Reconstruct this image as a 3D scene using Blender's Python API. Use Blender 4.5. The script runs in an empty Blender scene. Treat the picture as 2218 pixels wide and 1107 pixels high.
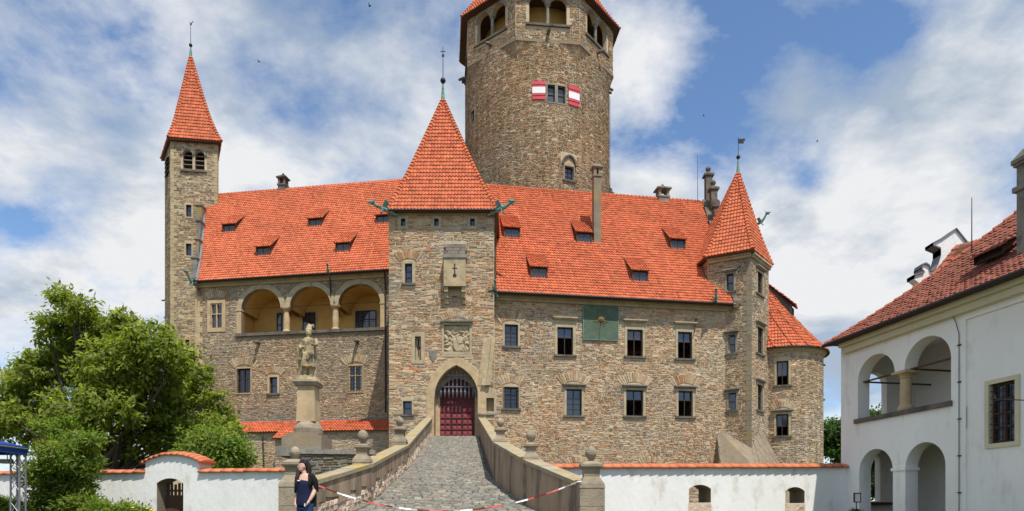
import bpy, math, random
import numpy as np
from mathutils import Matrix, Vector
R = math.radians
SC = bpy.context.scene
COL = SC.collection
# ------------------------------------------------------------------ camera, sky, sun, exposure
CAMZ = 1.6; FPX = 1450.0; CX = 1109.0; HY = 1110.0
cam = bpy.data.cameras.new('camera'); co = bpy.data.objects.new('camera', cam); COL.objects.link(co)
co.location = (0, 0, CAMZ); co.rotation_euler = (R(90), 0, 0)
cam.sensor_fit = 'HORIZONTAL'; cam.sensor_width = 36.0; cam.lens = 36.0*FPX/2218.0
cam.shift_y = (HY-553.5)/2218.0; cam.clip_start = .1; cam.clip_end = 3000
SC.camera = co
SUNV = Vector((.22, -.48, 1.0)).normalized()          # towards the sun
sl = bpy.data.lights.new('sun', 'SUN'); sl.energy = 5.0; sl.angle = R(.53); sl.color = (1, .95, .87)
so = bpy.data.objects.new('sun', sl); COL.objects.link(so); so.location = (30, -40, 90)
so.rotation_euler = SUNV.to_track_quat('Z', 'Y').to_euler()
SC.view_settings.view_transform = 'Standard'; SC.view_settings.look = 'None'
SC.view_settings.exposure = 0.0; SC.view_settings.gamma = 1.0; SC.view_settings.use_curve_mapping = False
SC.cycles.use_denoising = True
SC.cycles.max_bounces = 6; SC.cycles.diffuse_bounces = 3; SC.cycles.glossy_bounces = 3
SC.cycles.transparent_max_bounces = 6; SC.cycles.caustics_reflective = False; SC.cycles.caustics_refractive = False
world = bpy.data.worlds.new('World'); SC.world = world; world.use_nodes = True
def build_world():
    nt = world.node_tree; N = nt.nodes; L = nt.links
    N.clear()
    out = N.new('ShaderNodeOutputWorld'); bg = N.new('ShaderNodeBackground'); bg.inputs[1].default_value = .122
    L.new(bg.outputs[0], out.inputs[0])
    sky = N.new('ShaderNodeTexSky'); sky.sky_type = 'NISHITA'; sky.sun_disc = False
    sky.sun_elevation = math.asin(SUNV.z); sky.sun_rotation = math.atan2(SUNV.x, SUNV.y)
    sky.air_density = 1.0; sky.dust_density = .25; sky.ozone_density = 2.0
    def math_(op, a, b=None, clamp=False):
        n = N.new('ShaderNodeMath'); n.operation = op; n.use_clamp = clamp
        for i, v in enumerate((a, b)):
            if v is None: continue
            if isinstance(v, (int, float)): n.inputs[i].default_value = v
            else: L.new(v, n.inputs[i])
        return n.outputs[0]
    tc = N.new('ShaderNodeTexCoord'); sep = N.new('ShaderNodeSeparateXYZ'); L.new(tc.outputs['Generated'], sep.inputs[0])
    zz = math_('ADD', math_('MAXIMUM', sep.outputs[2], 0.0), .30)
    comb = N.new('ShaderNodeCombineXYZ')
    L.new(math_('DIVIDE', sep.outputs[0], zz), comb.inputs[0]); L.new(math_('DIVIDE', sep.outputs[1], zz), comb.inputs[1])
    def noise(scale, det, rough, loc, dist=0.0, stretch=(1, 1, 1)):
        mp = N.new('ShaderNodeMapping'); mp.inputs['Location'].default_value = loc; mp.inputs['Scale'].default_value = stretch
        L.new(comb.outputs[0], mp.inputs[0])
        n = N.new('ShaderNodeTexNoise'); n.inputs['Scale'].default_value = scale; n.inputs['Detail'].default_value = det
        n.inputs['Roughness'].default_value = rough; n.inputs['Distortion'].default_value = dist
        L.new(mp.outputs[0], n.inputs[0]); return n.outputs[0]
    big = noise(1.7, 10, .60, (CLX, CLY, 2.0), .25)
    mid = noise(4.2, 8, .62, (5.1, 1.7, 0), .2)
    dens = math_('ADD', math_('MULTIPLY', big, .68), math_('MULTIPLY', mid, .32))
    # masses of cloud and open blue by direction (x/y across, z/y up)
    ay = math_('MAXIMUM', sep.outputs[1], .05)
    tx = math_('DIVIDE', sep.outputs[0], ay); tz = math_('DIVIDE', sep.outputs[2], ay)
    front = math_('GREATER_THAN', sep.outputs[1], .05)
    for (cx, cz, rx, rz, amp) in BLOBS:
        dx = math_('DIVIDE', math_('SUBTRACT', tx, cx), rx); dz = math_('DIVIDE', math_('SUBTRACT', tz, cz), rz)
        q = math_('ADD', math_('MULTIPLY', dx, dx), math_('MULTIPLY', dz, dz))
        g = math_('MULTIPLY', math_('POWER', 2.718, math_('MULTIPLY', q, -1.0)), amp)
        dens = math_('ADD', dens, math_('MULTIPLY', g, front))
    ramp = N.new('ShaderNodeValToRGB'); L.new(dens, ramp.inputs[0])
    e = ramp.color_ramp.elements; e[0].position = .44; e[0].color = (0, 0, 0, 1); e[1].position = .575; e[1].color = (1, 1, 1, 1)
    m = e.new(.505); m.color = (.58, .58, .58, 1)
    shade = noise(2.6, 7, .58, (CLX+.35, CLY+.18, 7.0), .2)
    sr = N.new('ShaderNodeValToRGB'); L.new(shade, sr.inputs[0])
    s = sr.color_ramp.elements; s[0].position = .40; s[0].color = (3.4, 4.1, 5.0, 1); s[1].position = .555; s[1].color = (7.0, 7.1, 7.25, 1)
    mix = N.new('ShaderNodeMix'); mix.data_type = 'RGBA'
    L.new(ramp.outputs[0], mix.inputs[0]); tint = N.new('ShaderNodeVectorMath'); tint.operation = 'MULTIPLY'; tint.inputs[1].default_value = (1.16, 1.3, 1.42); L.new(sky.outputs[0], tint.inputs[0]); L.new(tint.outputs[0], mix.inputs[6]); L.new(sr.outputs[0], mix.inputs[7])
    L.new(mix.outputs[2], bg.inputs[0])
CLX, CLY = 3.4, 8.2
# broad cloud banks (+) and blue gaps (-): centre and size as tangents of direction
BLOBS = [(.34, .60, .15, .13, -.06), (.235, .54, .09, .05, -.10), (.545, .73, .10, .07, -.10), (-.27, .60, .12, .05, -.07), (-.72, .68, .08, .04, -.05), (-.74, .43, .07, .05, -.07), (.47, .50, .05, .05, -.08),
         (.20, .485, .10, .05, .10), (.57, .44, .13, .10, .14), (.40, .44, .06, .05, .10), (.68, .60, .12, .14, .09), (-.42, .52, .38, .22, .085), (.19, .68, .08, .09, .09), (.5, .18, .16, .2, .10), (.43, .60, .05, .04, .05), (.43, .64, .04, .06, .09), (-.45, .74, .25, .06, .05), (-.55, .66, .35, .18, .075), (-.15, .50, .12, .1, .05)]
build_world()

# ------------------------------------------------------------------ helpers: pixels to rays, meshes, objects
def X(px, D): return (px-CX)/FPX*D
def Zp(py, D): return CAMZ+(HY-py)/FPX*D
def P3(px, py, D): return Vector((X(px, D), D, Zp(py, D)))
ROOT = {}
def thing(name, label, cat, loc, group=None):
    o = bpy.data.objects.new(name, None); COL.objects.link(o); o.location = loc; o.empty_display_size = .5
    o['label'] = label; o['category'] = cat
    if group: o['group'] = group
    ROOT[o.name] = Vector(loc); return o
def tag(o, label, cat, group=None):
    o['label'] = label; o['category'] = cat
    if group: o['group'] = group
    return o
def link(name, me, parent=None, mat=None, M=None):
    o = bpy.data.objects.new(name, me); COL.objects.link(o)
    if mat is not None and not me.materials: me.materials.append(mat)
    if parent is not None:
        o.parent = parent
        if parent.name in ROOT: o.matrix_parent_inverse = Matrix.Translation(-ROOT[parent.name])
    if M is not None: o.matrix_basis = M
    return o
class MB:
    def __init__(s): s.v = []; s.f = []; s.c = []; s.mi = []
    def add(s, vs, fs, col=None, mi=0):
        b = len(s.v); s.v.extend([tuple(p) for p in vs]); s.f.extend([tuple(i+b for i in f) for f in fs])
        s.c.extend([col or (1, 1, 1)]*len(vs)); s.mi.extend([mi]*len(fs))
    def quad(s, a, b, c, d, col=None, mi=0): s.add((a, b, c, d), ((0, 1, 2, 3),), col, mi)
    def hexa(s, p, col=None, mi=0):      # p: 4 points of one end, 4 of the other
        s.add(p, ((3, 2, 1, 0), (4, 5, 6, 7), (0, 1, 5, 4), (1, 2, 6, 5), (2, 3, 7, 6), (3, 0, 4, 7)), col, mi)
    def box(s, x0, x1, y0, y1, z0, z1, col=None, mi=0):
        s.hexa([(x0, y0, z0), (x1, y0, z0), (x1, y1, z0), (x0, y1, z0), (x0, y0, z1), (x1, y0, z1), (x1, y1, z1), (x0, y1, z1)], col, mi)
    def prism(s, poly, z0, z1, col=None, mi=0, top=True, bottom=True):
        n = len(poly); vs = [(p[0], p[1], z0) for p in poly]+[(p[0], p[1], z1) for p in poly]
        fs = [(i, (i+1) % n, n+(i+1) % n, n+i) for i in range(n)]
        if top: fs.append(tuple(range(n, 2*n)))
        if bottom: fs.append(tuple(range(n-1, -1, -1)))
        s.add(vs, fs, col, mi)
    def loft(s, pts, rad, seg=10, col=None, mi=0, ref=None, cap=True, wob=None):
        pts = [Vector(p) for p in pts]; n = len(pts); vs = []; fs = []
        for i, p in enumerate(pts):
            t = (pts[min(i+1, n-1)]-pts[max(i-1, 0)]).normalized()
            r0 = Vector(ref) if ref else (Vector((1, 0, 0)) if abs(t.x) < .9 else Vector((0, 1, 0)))
            a = (r0-t*r0.dot(t)).normalized(); b = t.cross(a)
            rx, ry = rad[i] if isinstance(rad[i], (tuple, list)) else (rad[i], rad[i])
            for k in range(seg):
                an = 2*math.pi*k/seg; w = 1 if wob is None else wob(i, an)
                vs.append(p+a*(rx*w*math.cos(an))+b*(ry*w*math.sin(an)))
        for i in range(n-1):
            for k in range(seg):
                k2 = (k+1) % seg; fs.append((i*seg+k, i*seg+k2, (i+1)*seg+k2, (i+1)*seg+k))
        if cap: fs.append(tuple(range(seg-1, -1, -1))); fs.append(tuple(range((n-1)*seg, n*seg)))
        s.add(vs, fs, col, mi)
    def lathe(s, cx, cy, prof, seg=16, col=None, mi=0):      # prof: (r, z)
        s.loft([(cx, cy, z) for r, z in prof], [max(r, .002) for r, z in prof], seg, col, mi, ref=(1, 0, 0))
    def mesh(s, name, smooth=False):
        me = bpy.data.meshes.new(name); me.from_pydata(s.v, [], s.f)
        if s.c:
            at = me.attributes.new('Col', 'FLOAT_COLOR', 'POINT')
            at.data.foreach_set('color', np.c_[np.array(s.c, dtype=np.float32), np.ones(len(s.c), np.float32)].ravel())
        if any(s.mi): me.polygons.foreach_set('material_index', s.mi)
        if smooth: me.polygons.foreach_set('use_smooth', [True]*len(s.f))
        me.update(); return me
    def build(s, name, mat, parent=None, smooth=False, kind=None, label=None):
        me = s.mesh(name, smooth)
        for m in (mat if isinstance(mat, (list, tuple)) else [mat]): me.materials.append(m)
        o = link(name, me, parent)
        if kind: o['kind'] = kind
        if label: o['label'] = label
        return o

# ------------------------------------------------------------------ materials
def M_(name, base=(.5, .5, .5), rough=.85, attr=False, var=0.0, vscale=1.0, stain=None, sscale=.6, sthr=.55, bump=0.0, bscale=20.0, spec=.3, metal=0.0, stretch=(1, 1, 1), vivid=0.0):
    m = bpy.data.materials.new(name); m.use_nodes = True; nt = m.node_tree; N = nt.nodes; L = nt.links
    b = N['Principled BSDF']; b.inputs['Roughness'].default_value = rough; b.inputs['Specular IOR Level'].default_value = spec; b.inputs['Metallic'].default_value = metal
    tc = N.new('ShaderNodeTexCoord'); mp = N.new('ShaderNodeMapping'); mp.inputs['Scale'].default_value = stretch; L.new(tc.outputs['Object'], mp.inputs[0])
    if attr:
        a = N.new('ShaderNodeAttribute'); a.attribute_name = 'Col'; cur = a.outputs['Color']
    else:
        r = N.new('ShaderNodeRGB'); r.outputs[0].default_value = (*base, 1); cur = r.outputs[0]
    def nz(scale, det=5, w=0):
        n = N.new('ShaderNodeTexNoise'); n.inputs['Scale'].default_value = scale; n.inputs['Detail'].default_value = det; n.inputs['Roughness'].default_value = .62
        L.new(mp.outputs[0], n.inputs[0]); return n.outputs[0]
    if var:
        mr = N.new('ShaderNodeMapRange'); mr.inputs[1].default_value = .28; mr.inputs[2].default_value = .72; mr.inputs[3].default_value = 1-var; mr.inputs[4].default_value = 1+var
        L.new(nz(vscale), mr.inputs[0])
        mx = N.new('ShaderNodeVectorMath'); mx.operation = 'SCALE'; L.new(cur, mx.inputs[0]); L.new(mr.outputs[0], mx.inputs['Scale']); cur = mx.outputs[0]
    if stain:
        cr = N.new('ShaderNodeMapRange'); cr.inputs[1].default_value = sthr-.05; cr.inputs[2].default_value = sthr+.12; L.new(nz(sscale, 8), cr.inputs[0])
        mm = N.new('ShaderNodeMix'); mm.data_type = 'RGBA'; L.new(cr.outputs[0], mm.inputs[0]); L.new(cur, mm.inputs[6]); mm.inputs[7].default_value = (*stain, 1); cur = mm.outputs[2]
    L.new(cur, b.inputs['Base Color'])
    if bump:
        bp = N.new('ShaderNodeBump'); bp.inputs['Strength'].default_value = bump; bp.inputs['Distance'].default_value = .05
        L.new(nz(bscale, 6), bp.inputs['Height']); L.new(bp.outputs[0], b.inputs['Normal'])
    return m
def M_leaf(name, tr=.56):
    m = M_(name, attr=True, rough=.5, spec=.35); nt = m.node_tree; N = nt.nodes; L = nt.links
    b = N['Principled BSDF']; o = N['Material Output']; a = [n for n in N if n.type == 'ATTRIBUTE'][0]
    t = N.new('ShaderNodeBsdfTranslucent'); sc = N.new('ShaderNodeVectorMath'); sc.operation = 'MULTIPLY'; sc.inputs[1].default_value = (1.5, 1.6, .6)
    L.new(a.outputs['Color'], sc.inputs[0]); L.new(sc.outputs[0], t.inputs[0])
    mx = N.new('ShaderNodeMixShader'); mx.inputs[0].default_value = tr; L.new(b.outputs[0], mx.inputs[1]); L.new(t.outputs[0], mx.inputs[2]); L.new(mx.outputs[0], o.inputs[0])
    return m
def M_glass(name, dark=(.012, .014, .018), refl=.075):
    m = M_(name, dark, rough=.4, spec=.5); nt = m.node_tree; N = nt.nodes; L = nt.links; b = N['Principled BSDF']; o = N['Material Output']
    g = N.new('ShaderNodeBsdfGlossy'); g.inputs['Roughness'].default_value = .06; g.inputs['Color'].default_value = (.86, .9, 1, 1)
    mx = N.new('ShaderNodeMixShader'); mx.inputs[0].default_value = refl; L.new(b.outputs[0], mx.inputs[1]); L.new(g.outputs[0], mx.inputs[2]); L.new(mx.outputs[0], o.inputs[0])
    return m
MT = dict(
    stone=M_('rubble_stone', attr=True, rough=.92, var=.28, vscale=5, bump=.5, bscale=14),
    mortar=M_('lime_mortar', (.51, .41, .28), .95, var=.18, vscale=2.5, stain=(.40, .315, .21), sscale=.35, sthr=.56, bump=.6, bscale=18),
    sand=M_('sandstone', (.50, .37, .215), .9, var=.22, vscale=1.6, stain=(.32, .235, .14), sscale=1.3, sthr=.60, bump=.18, bscale=25),
    sandpale=M_('pale_sandstone', (.43, .345, .22), .9, var=.2, vscale=2, stain=(.29, .23, .155), sscale=1.6, sthr=.6, bump=.35, bscale=25),
    grey=M_('weathered_stone', (.27, .245, .20), .95, var=.3, vscale=2.4, stain=(.12, .11, .095), sscale=1.2, sthr=.55, bump=.5, bscale=22),
    darkst=M_('dark_weathered_stone', (.15, .125, .10), .95, var=.35, vscale=2, stain=(.06, .055, .05), sscale=.9, sthr=.55, bump=.5, bscale=18),
    tile=M_('clay_tile', attr=True, rough=.8, var=.14, vscale=3, stain=(.33, .10, .05), sscale=.28, sthr=.66, spec=.25),
    tileold=M_('old_clay_tile', attr=True, rough=.85, var=.13, vscale=1.5, stain=(.16, .06, .04), sscale=.5, sthr=.6, spec=.25),
    deck=M_('roof_boarding', (.16, .07, .04), .9, var=.2, vscale=2),
    white=M_('white_plaster', (.80, .79, .76), .9, var=.05, vscale=1.2, stain=(.60, .56, .48), sscale=2.0, sthr=.60, bump=.35, bscale=7, stretch=(1, 1, .45)),
    offwhite=M_('offwhite_plaster', (.86, .83, .77), .9, var=.05, vscale=.7, stain=(.70, .66, .59), sscale=1.6, sthr=.60, bump=.15, bscale=10, stretch=(1, 1, .4)),
    eavesst=M_('eaves_moulding', (.40, .31, .185), .9, var=.2, vscale=1.5),
    cream=M_('cream_plaster', (.62, .55, .38), .9, var=.06, vscale=1),
    ochre=M_('ochre_plaster', (.62, .37, .115), .9, var=.1, vscale=1.2, stain=(.52, .30, .10), sscale=.8, sthr=.6),
    wood=M_('brown_wood', (.10, .05, .03), .7, var=.2, vscale=6, stretch=(6, 6, 1)),
    darkwood=M_('dark_window_wood', (.045, .032, .026), .6, var=.2, vscale=5),
    greywood=M_('grey_wood', (.21, .17, .14), .85, var=.25, vscale=5, stretch=(5, 5, 1)),
    redwood=M_('red_painted_wood', (.125, .03, .034), .7, var=.22, vscale=4),
    baystone=M_('bay_stone', (.43, .34, .205), .9, var=.25, vscale=1.5, stain=(.27, .21, .13), sscale=1.2, sthr=.56, bump=.35, bscale=25),
    redpanel=M_('red_door_panel', (.30, .062, .066), .65, var=.2, vscale=5),
    red=M_('shutter_red', (.62, .06, .09), .6, var=.08, vscale=3), whitepaint=M_('shutter_white', (.8, .8, .8), .6, var=.05, vscale=3),
    iron=M_('wrought_iron', (.03, .03, .032), .55, metal=.6), darkiron=M_('portcullis_iron', (.14, .14, .145), .5, metal=.3, var=.2, vscale=8),
    copper=M_('green_copper', (.16, .30, .25), .75, var=.3, vscale=5, stain=(.06, .08, .07), sscale=6, sthr=.56),
    dial=M_('sundial_copper', (.085, .125, .085), .8, var=.18, vscale=1.6, stain=(.12, .165, .10), sscale=1.3, sthr=.55, stretch=(1, 1, 1)),
    gold=M_('gilding', (.20, .145, .06), .7, metal=.1, var=.2, vscale=8), lead=M_('lead_sheet', (.17, .18, .20), .6, var=.15, vscale=3),
    gutter=M_('dark_gutter', (.035, .022, .02), .6), glass=M_glass('window_glass'), glassd=M_glass('dim_window_glass', refl=.05),
    cobble=M_('cobble', attr=True, rough=.85, var=.3, vscale=7, bump=.4, bscale=20, spec=.35),
    joint=M_('cobble_joint', (.10, .095, .08), .95, var=.3, vscale=3, bump=.5, bscale=20),
    plaster=M_('worn_render', (.40, .29, .19), .95, var=.2, vscale=1.2, stain=(.17, .135, .10), sscale=1.5, sthr=.51, bump=.6, bscale=9, stretch=(1, 1, .25)),
    peeled=M_('peeled_render', (.66, .52, .39), .95, var=.3, vscale=3.0, stain=(.36, .26, .18), sscale=3.0, sthr=.56, bump=1.0, bscale=8),
    lichen=M_('lichened_coping', (.34, .29, .20), .95, var=.25, vscale=2, stain=(.42, .30, .09), sscale=.9, sthr=.53, bump=.4, bscale=20),
    spur=M_('lichened_masonry', (.25, .20, .14), .95, var=.2, vscale=1.3, stain=(.30, .23, .07), sscale=.55, sthr=.6, bump=.4, bscale=16),
    ground=M_('ground', (.12, .105, .075), .95, var=.3, vscale=.8, stain=(.07, .10, .03), sscale=.15, sthr=.5, bump=.3, bscale=6),
    bark=M_('bark', (.085, .065, .05), .95, var=.35, vscale=6, bump=.8, bscale=12, stretch=(3, 3, .5)),
    leaf=M_leaf('leaf'), blue=M_('blue_canvas', (.012, .045, .22), .7, var=.1, vscale=2), alu=M_('truss_metal', (.35, .35, .36), .4, metal=.8),
    skin=M_('skin', (.60, .36, .27), .55, var=.05, vscale=8, spec=.4), navy=M_('navy_top', (.008, .012, .045), .85, var=.2, vscale=8), black=M_('black_knit', (.008, .008, .010), .9, var=.3, vscale=20),
    jeans=M_('blue_jeans', (.025, .06, .16), .85, var=.3, vscale=9), hair=M_('dark_brown_hair', (.022, .012, .010), .75, var=.4, vscale=14, stretch=(6, 6, .6)), shoe=M_('shoe', (.03, .03, .03), .6),
    whitecl=M_('white_cloth', (.8, .8, .8), .8), tapew=M_('tape_white', (.78, .77, .75), .5), taper=M_('tape_red', (.55, .09, .075), .5),
    post=M_('post_stone', (.31, .255, .18), .95, var=.3, vscale=2.4, stain=(.17, .145, .11), sscale=1.4, sthr=.58, bump=.5, bscale=22),
    statue=M_('statue_sandstone', (.43, .335, .19), .92, var=.3, vscale=3.5, stain=(.14, .115, .08), sscale=2.6, sthr=.52, bump=.4, bscale=18),
    frame=M_('sign_frame', (.09, .015, .012), .6), paper=M_('paper', (.7, .7, .68), .8), flower=M_('yellow_flower', (.75, .55, .03), .6), curtain=M_('curtain', (.5, .5, .48), .9),
)
STONE_WARM = [((0.447, 0.311, 0.182), 5), ((0.395, 0.270, 0.160), 4), ((0.509, 0.367, 0.221), 4), ((0.424, 0.229, 0.110), 2.6), ((0.324, 0.218, 0.132), 2.2), ((0.386, 0.302, 0.210), 3), ((0.339, 0.290, 0.228), 1.8), ((0.395, 0.177, 0.090), 1.3), ((0.549, 0.397, 0.252), 2), ((0.246, 0.174, 0.115), .8)]
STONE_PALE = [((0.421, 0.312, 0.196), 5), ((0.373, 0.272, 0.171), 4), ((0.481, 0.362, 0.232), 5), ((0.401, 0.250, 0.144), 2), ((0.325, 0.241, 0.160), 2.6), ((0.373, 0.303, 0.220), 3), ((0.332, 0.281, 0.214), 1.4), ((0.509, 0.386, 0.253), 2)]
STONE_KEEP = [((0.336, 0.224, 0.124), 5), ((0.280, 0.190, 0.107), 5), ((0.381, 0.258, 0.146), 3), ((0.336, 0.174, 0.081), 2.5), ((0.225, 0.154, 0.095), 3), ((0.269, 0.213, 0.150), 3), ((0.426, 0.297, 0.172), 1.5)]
STONE_BELL = [((.37, .265, .15), 4), ((.29, .21, .125), 4), ((.42, .30, .165), 2.5), ((.225, .17, .11), 3), ((.33, .265, .18), 2)]
JIT = .15
def pick(pal, rng):
    t = rng.random()*sum(w for c, w in pal)
    for c, w in pal:
        t -= w
        if t <= 0: break
    k = 1+rng.uniform(-JIT, JIT); return tuple(max(.01, min(.9, x*k*(1+rng.uniform(-.05, .05)))) for x in c)

# ------------------------------------------------------------------ wall frames
class Flat:
    def __init__(s, A, B):
        s.A = Vector(A[:2]); s.B = Vector(B[:2]); s.L = (s.B-s.A).length; s.d = (s.B-s.A)/s.L; s.n = Vector((s.d.y, -s.d.x)); s.k = 0; s.step = 1e9
    def F(s, u, z, o=0.0):
        return (s.A.x+s.d.x*u+s.n.x*o, s.A.y+s.d.y*u+s.n.y*o, z+s.k*u)
    def uz(s, px, py):
        r = Vector(((px-CX)/FPX, 1.0)); den = r.dot(s.n); D = s.A.dot(s.n)/den
        u = (r*D-s.A).dot(s.d); return u, Zp(py, D)-s.k*u
class Cyl:
    def __init__(s, c, r): s.c = Vector(c); s.r = r; s.step = .9; s.k = 0
    def F(s, u, z, o=0.0):
        t = u/s.r; return (s.c.x+(s.r+o)*math.sin(t), s.c.y-(s.r+o)*math.cos(t), z)
    def uz(s, px, py):
        r = Vector(((px-CX)/FPX, 1.0)); a = r.dot(r); b = -2*r.dot(s.c); c = s.c.dot(s.c)-s.r*s.r
        D = (-b-math.sqrt(max(b*b-4*a*c, 0)))/(2*a); p = r*D-s.c
        return math.atan2(p.x, -p.y)*s.r, Zp(py, D)
def fbox(mb, fr, u0, u1, z0, z1, o0, o1, col=None, mi=0):
    F = fr.F; n = max(1, int((u1-u0)/fr.step+.999)) if fr.step < 1e8 else 1
    for i in range(n):
        a = u0+(u1-u0)*i/n; b = u0+(u1-u0)*(i+1)/n
        mb.hexa([F(a, z0, o1), F(b, z0, o1), F(b, z0, o0), F(a, z0, o0), F(a, z1, o1), F(b, z1, o1), F(b, z1, o0), F(a, z1, o0)], col, mi)
class Op:      # an opening in a wall
    def __init__(s, u0, u1, z0, z1, arch=None, zs=None, depth=.4, mg=0.0, mgz=None, floor=True):
        s.u0, s.u1, s.z0, s.z1, s.arch, s.depth, s.mg, s.floor = u0, u1, z0, z1, arch, depth, mg, floor
        s.zs = z1 if arch is None else (zs if zs is not None else z1-(u1-u0)/2); s.mgz = mg if mgz is None else mgz
        s.uc = (u0+u1)/2; s.a = (u1-u0)/2; s.skipL = s.skipR = False
    def half(s, z, e=0.0):
        a = s.a+e; b = (s.z1-s.zs)+e
        if z <= s.zs or s.arch is None: return a
        q = z-s.zs
        if q >= b: return 0
        if s.arch == 'round': return a*math.sqrt(max(0, 1-(q/b)**2))
        if s.arch == 'seg':
            rr = (a*a+b*b)/(2*b); return math.sqrt(max(0, rr*rr-(rr-b+q)**2))
        rr = (a*a+b*b)/(2*a); return max(0, (a-rr)+math.sqrt(max(0, rr*rr-q*q)))
    def curve(s, n=10, e=0.0):   # from left spring over the apex to right spring: (u, z)
        if s.arch is None: return [(s.u0-e, s.z1+e), (s.u1+e, s.z1+e)]
        b = s.z1-s.zs+e; L = []
        for i in range(n+1):
            z = s.zs+b*math.sin(math.pi/2*i/n); L.append((s.half(z, e) if i < n else 0.0, z))
        return [(s.uc-h, z) for h, z in L]+[(s.uc+h, z) for h, z in L[-2::-1]]
    def block(s, za, zb):
        if zb < s.z0-s.mgz or za > s.z1+s.mgz: return None
        h = max(s.half(za, s.mg), s.half(zb, s.mg)) if s.arch else s.a+s.mg
        return (s.uc-h, s.uc+h) if h > 0 else None
def wall_sheet(mb, fr, U0, U1, Z0, Z1, ops, mi=0):
    us = {U0, U1}; zs = {Z0, Z1}
    for o in ops: us |= {o.u0, o.u1}; zs |= {o.z0, o.z1}
    us = sorted(u for u in us if U0 <= u <= U1); zs = sorted(z for z in zs if Z0 <= z <= Z1); uu = []
    for a, b in zip(us, us[1:]):
        n = max(1, int((b-a)/fr.step+.999)) if fr.step < 1e8 else 1
        uu += [a+(b-a)*i/n for i in range(n)]
    uu.append(us[-1])
    for a, b in zip(uu, uu[1:]):
        for c, d in zip(zs, zs[1:]):
            if b-a < 1e-5 or d-c < 1e-5: continue
            m, k = (a+b)/2, (c+d)/2
            if any(o.u0 < m < o.u1 and o.z0 < k < o.z1 for o in ops): continue
            mb.quad(fr.F(a, c), fr.F(b, c), fr.F(b, d), fr.F(a, d), None, mi)
    for o in ops:
        F = fr.F; c = o.curve()
        if o.arch:
            for (ua, za), (ub, zb) in zip(c, c[1:]): mb.quad(F(ua, za), F(ub, zb), F(ub, o.z1), F(ua, o.z1), None, mi)
            ol = [(o.u0, o.z0)]+c+[(o.u1, o.z0)]
        else: ol = [(o.u0, o.z0), (o.u0, o.z1), (o.u1, o.z1), (o.u1, o.z0)]
        ring = list(zip(ol, ol[1:]))
        if o.skipR: ring = ring[:-1]
        if o.skipL: ring = ring[1:]
        if o.floor: ring.append((ol[-1], ol[0]))
        for (ua, za), (ub, zb) in ring: mb.quad(F(ua, za), F(ua, za, -o.depth), F(ub, zb, -o.depth), F(ub, zb), None, mi)
def stone_piece(mb, fr, ua, ub, za, zb, rng, proud, col, gap=.012):
    j = lambda s: rng.uniform(-s, s); G = fr.F
    F = lambda u, z, o: G(u, z+.045*math.sin(u*.8+z*.15)+.028*math.sin(u*2.1+z*.9), o)
    ua += gap; ub -= gap; za += gap; zb -= gap; w = min(.03, (ub-ua)*.2); h = min(.03, (zb-za)*.22); p = proud*rng.uniform(.5, 1.3) if rng.random() > .07 else -.004; s = min(.05, (zb-za)*.23)
    c = [(ua+j(s), za+j(s)), (ub+j(s), za+j(s)), (ub+j(s), zb+j(s)), (ua+j(s), zb+j(s))]
    q = [(c[0][0]+w, c[0][1]+h), (c[1][0]-w, c[1][1]+h), (c[2][0]-w, c[2][1]-h), (c[3][0]+w, c[3][1]-h)]
    mb.add([F(u, z, -.01) for u, z in c]+[F(u, z, p+j(.012)) for u, z in q], ((4, 5, 6, 7), (0, 1, 5, 4), (1, 2, 6, 5), (2, 3, 7, 6), (3, 0, 4, 7)), col)
def lay_stones(parent, fr, U0, U1, Z0, Z1, blocks, seed, pal, h=(.12, .22), l=(.17, .56), proud=.03, big=60, split=.35, vis=None, ztop=None):
    rng = random.Random(seed); out = []; z = Z0
    while z < Z1-.06:
        hh = rng.uniform(*h)
        if z+hh > Z1-.05: hh = Z1-z
        cuts = []
        for b in blocks:
            r = b(z, z+hh)
            if r: cuts.append(r)
        cuts.sort(); spans = []; a = U0
        for c in cuts:
            if c[0] > a: spans.append((a, min(c[0], U1)))
            a = max(a, c[1])
        if a < U1: spans.append((a, U1))
        for a, b in spans:
            u = a
            while u < b-.02:
                w = rng.uniform(*l)*(hh/.2)**.4
                if b-u-w < .16: w = b-u
                if rng.random() < split and hh > h[0]*1.05:
                    m = z+hh*rng.uniform(.38, .62); k = rng.uniform(.35, .65)
                    out.append((u, u+w, z, m)); 
                    if w > .5: out += [(u, u+w*k, m, z+hh), (u+w*k, u+w, m, z+hh)]
                    else: out.append((u, u+w, m, z+hh))
                else: out.append((u, u+w, z, z+hh))
                u += w
        z += hh
    key = lambda s: -(s[1]-s[0])*(s[3]-s[2]) if (vis is None or vis(s)) else 0
    order = sorted(range(len(out)), key=lambda i: key(out[i])); bigset = set(order[:big])
    rest = MB()
    for i, s in enumerate(out):
        c = pick(pal, rng); pr = proud; um, zm = (s[0]+s[1])/2, (s[2]+s[3])/2
        k = 1+.09*math.sin(um*.55+seed)*math.cos(zm*.62+seed*.7)+.07*math.sin(um*.21+zm*.33+seed*1.7)+.05*math.sin(um*1.7-zm*1.1); hs = .05*math.sin(um*.4-zm*.5+seed*2.3)
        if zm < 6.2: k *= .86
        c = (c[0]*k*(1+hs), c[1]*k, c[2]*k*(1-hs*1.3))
        if i in bigset:
            m = MB(); stone_piece(m, fr, *s, rng, pr*1.1, c); m.build('stone', MT['stone'], parent)
        else: stone_piece(rest, fr, *s, rng, pr, c)
    rest.build('stonework', MT['stone'], parent, kind='stuff')
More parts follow.
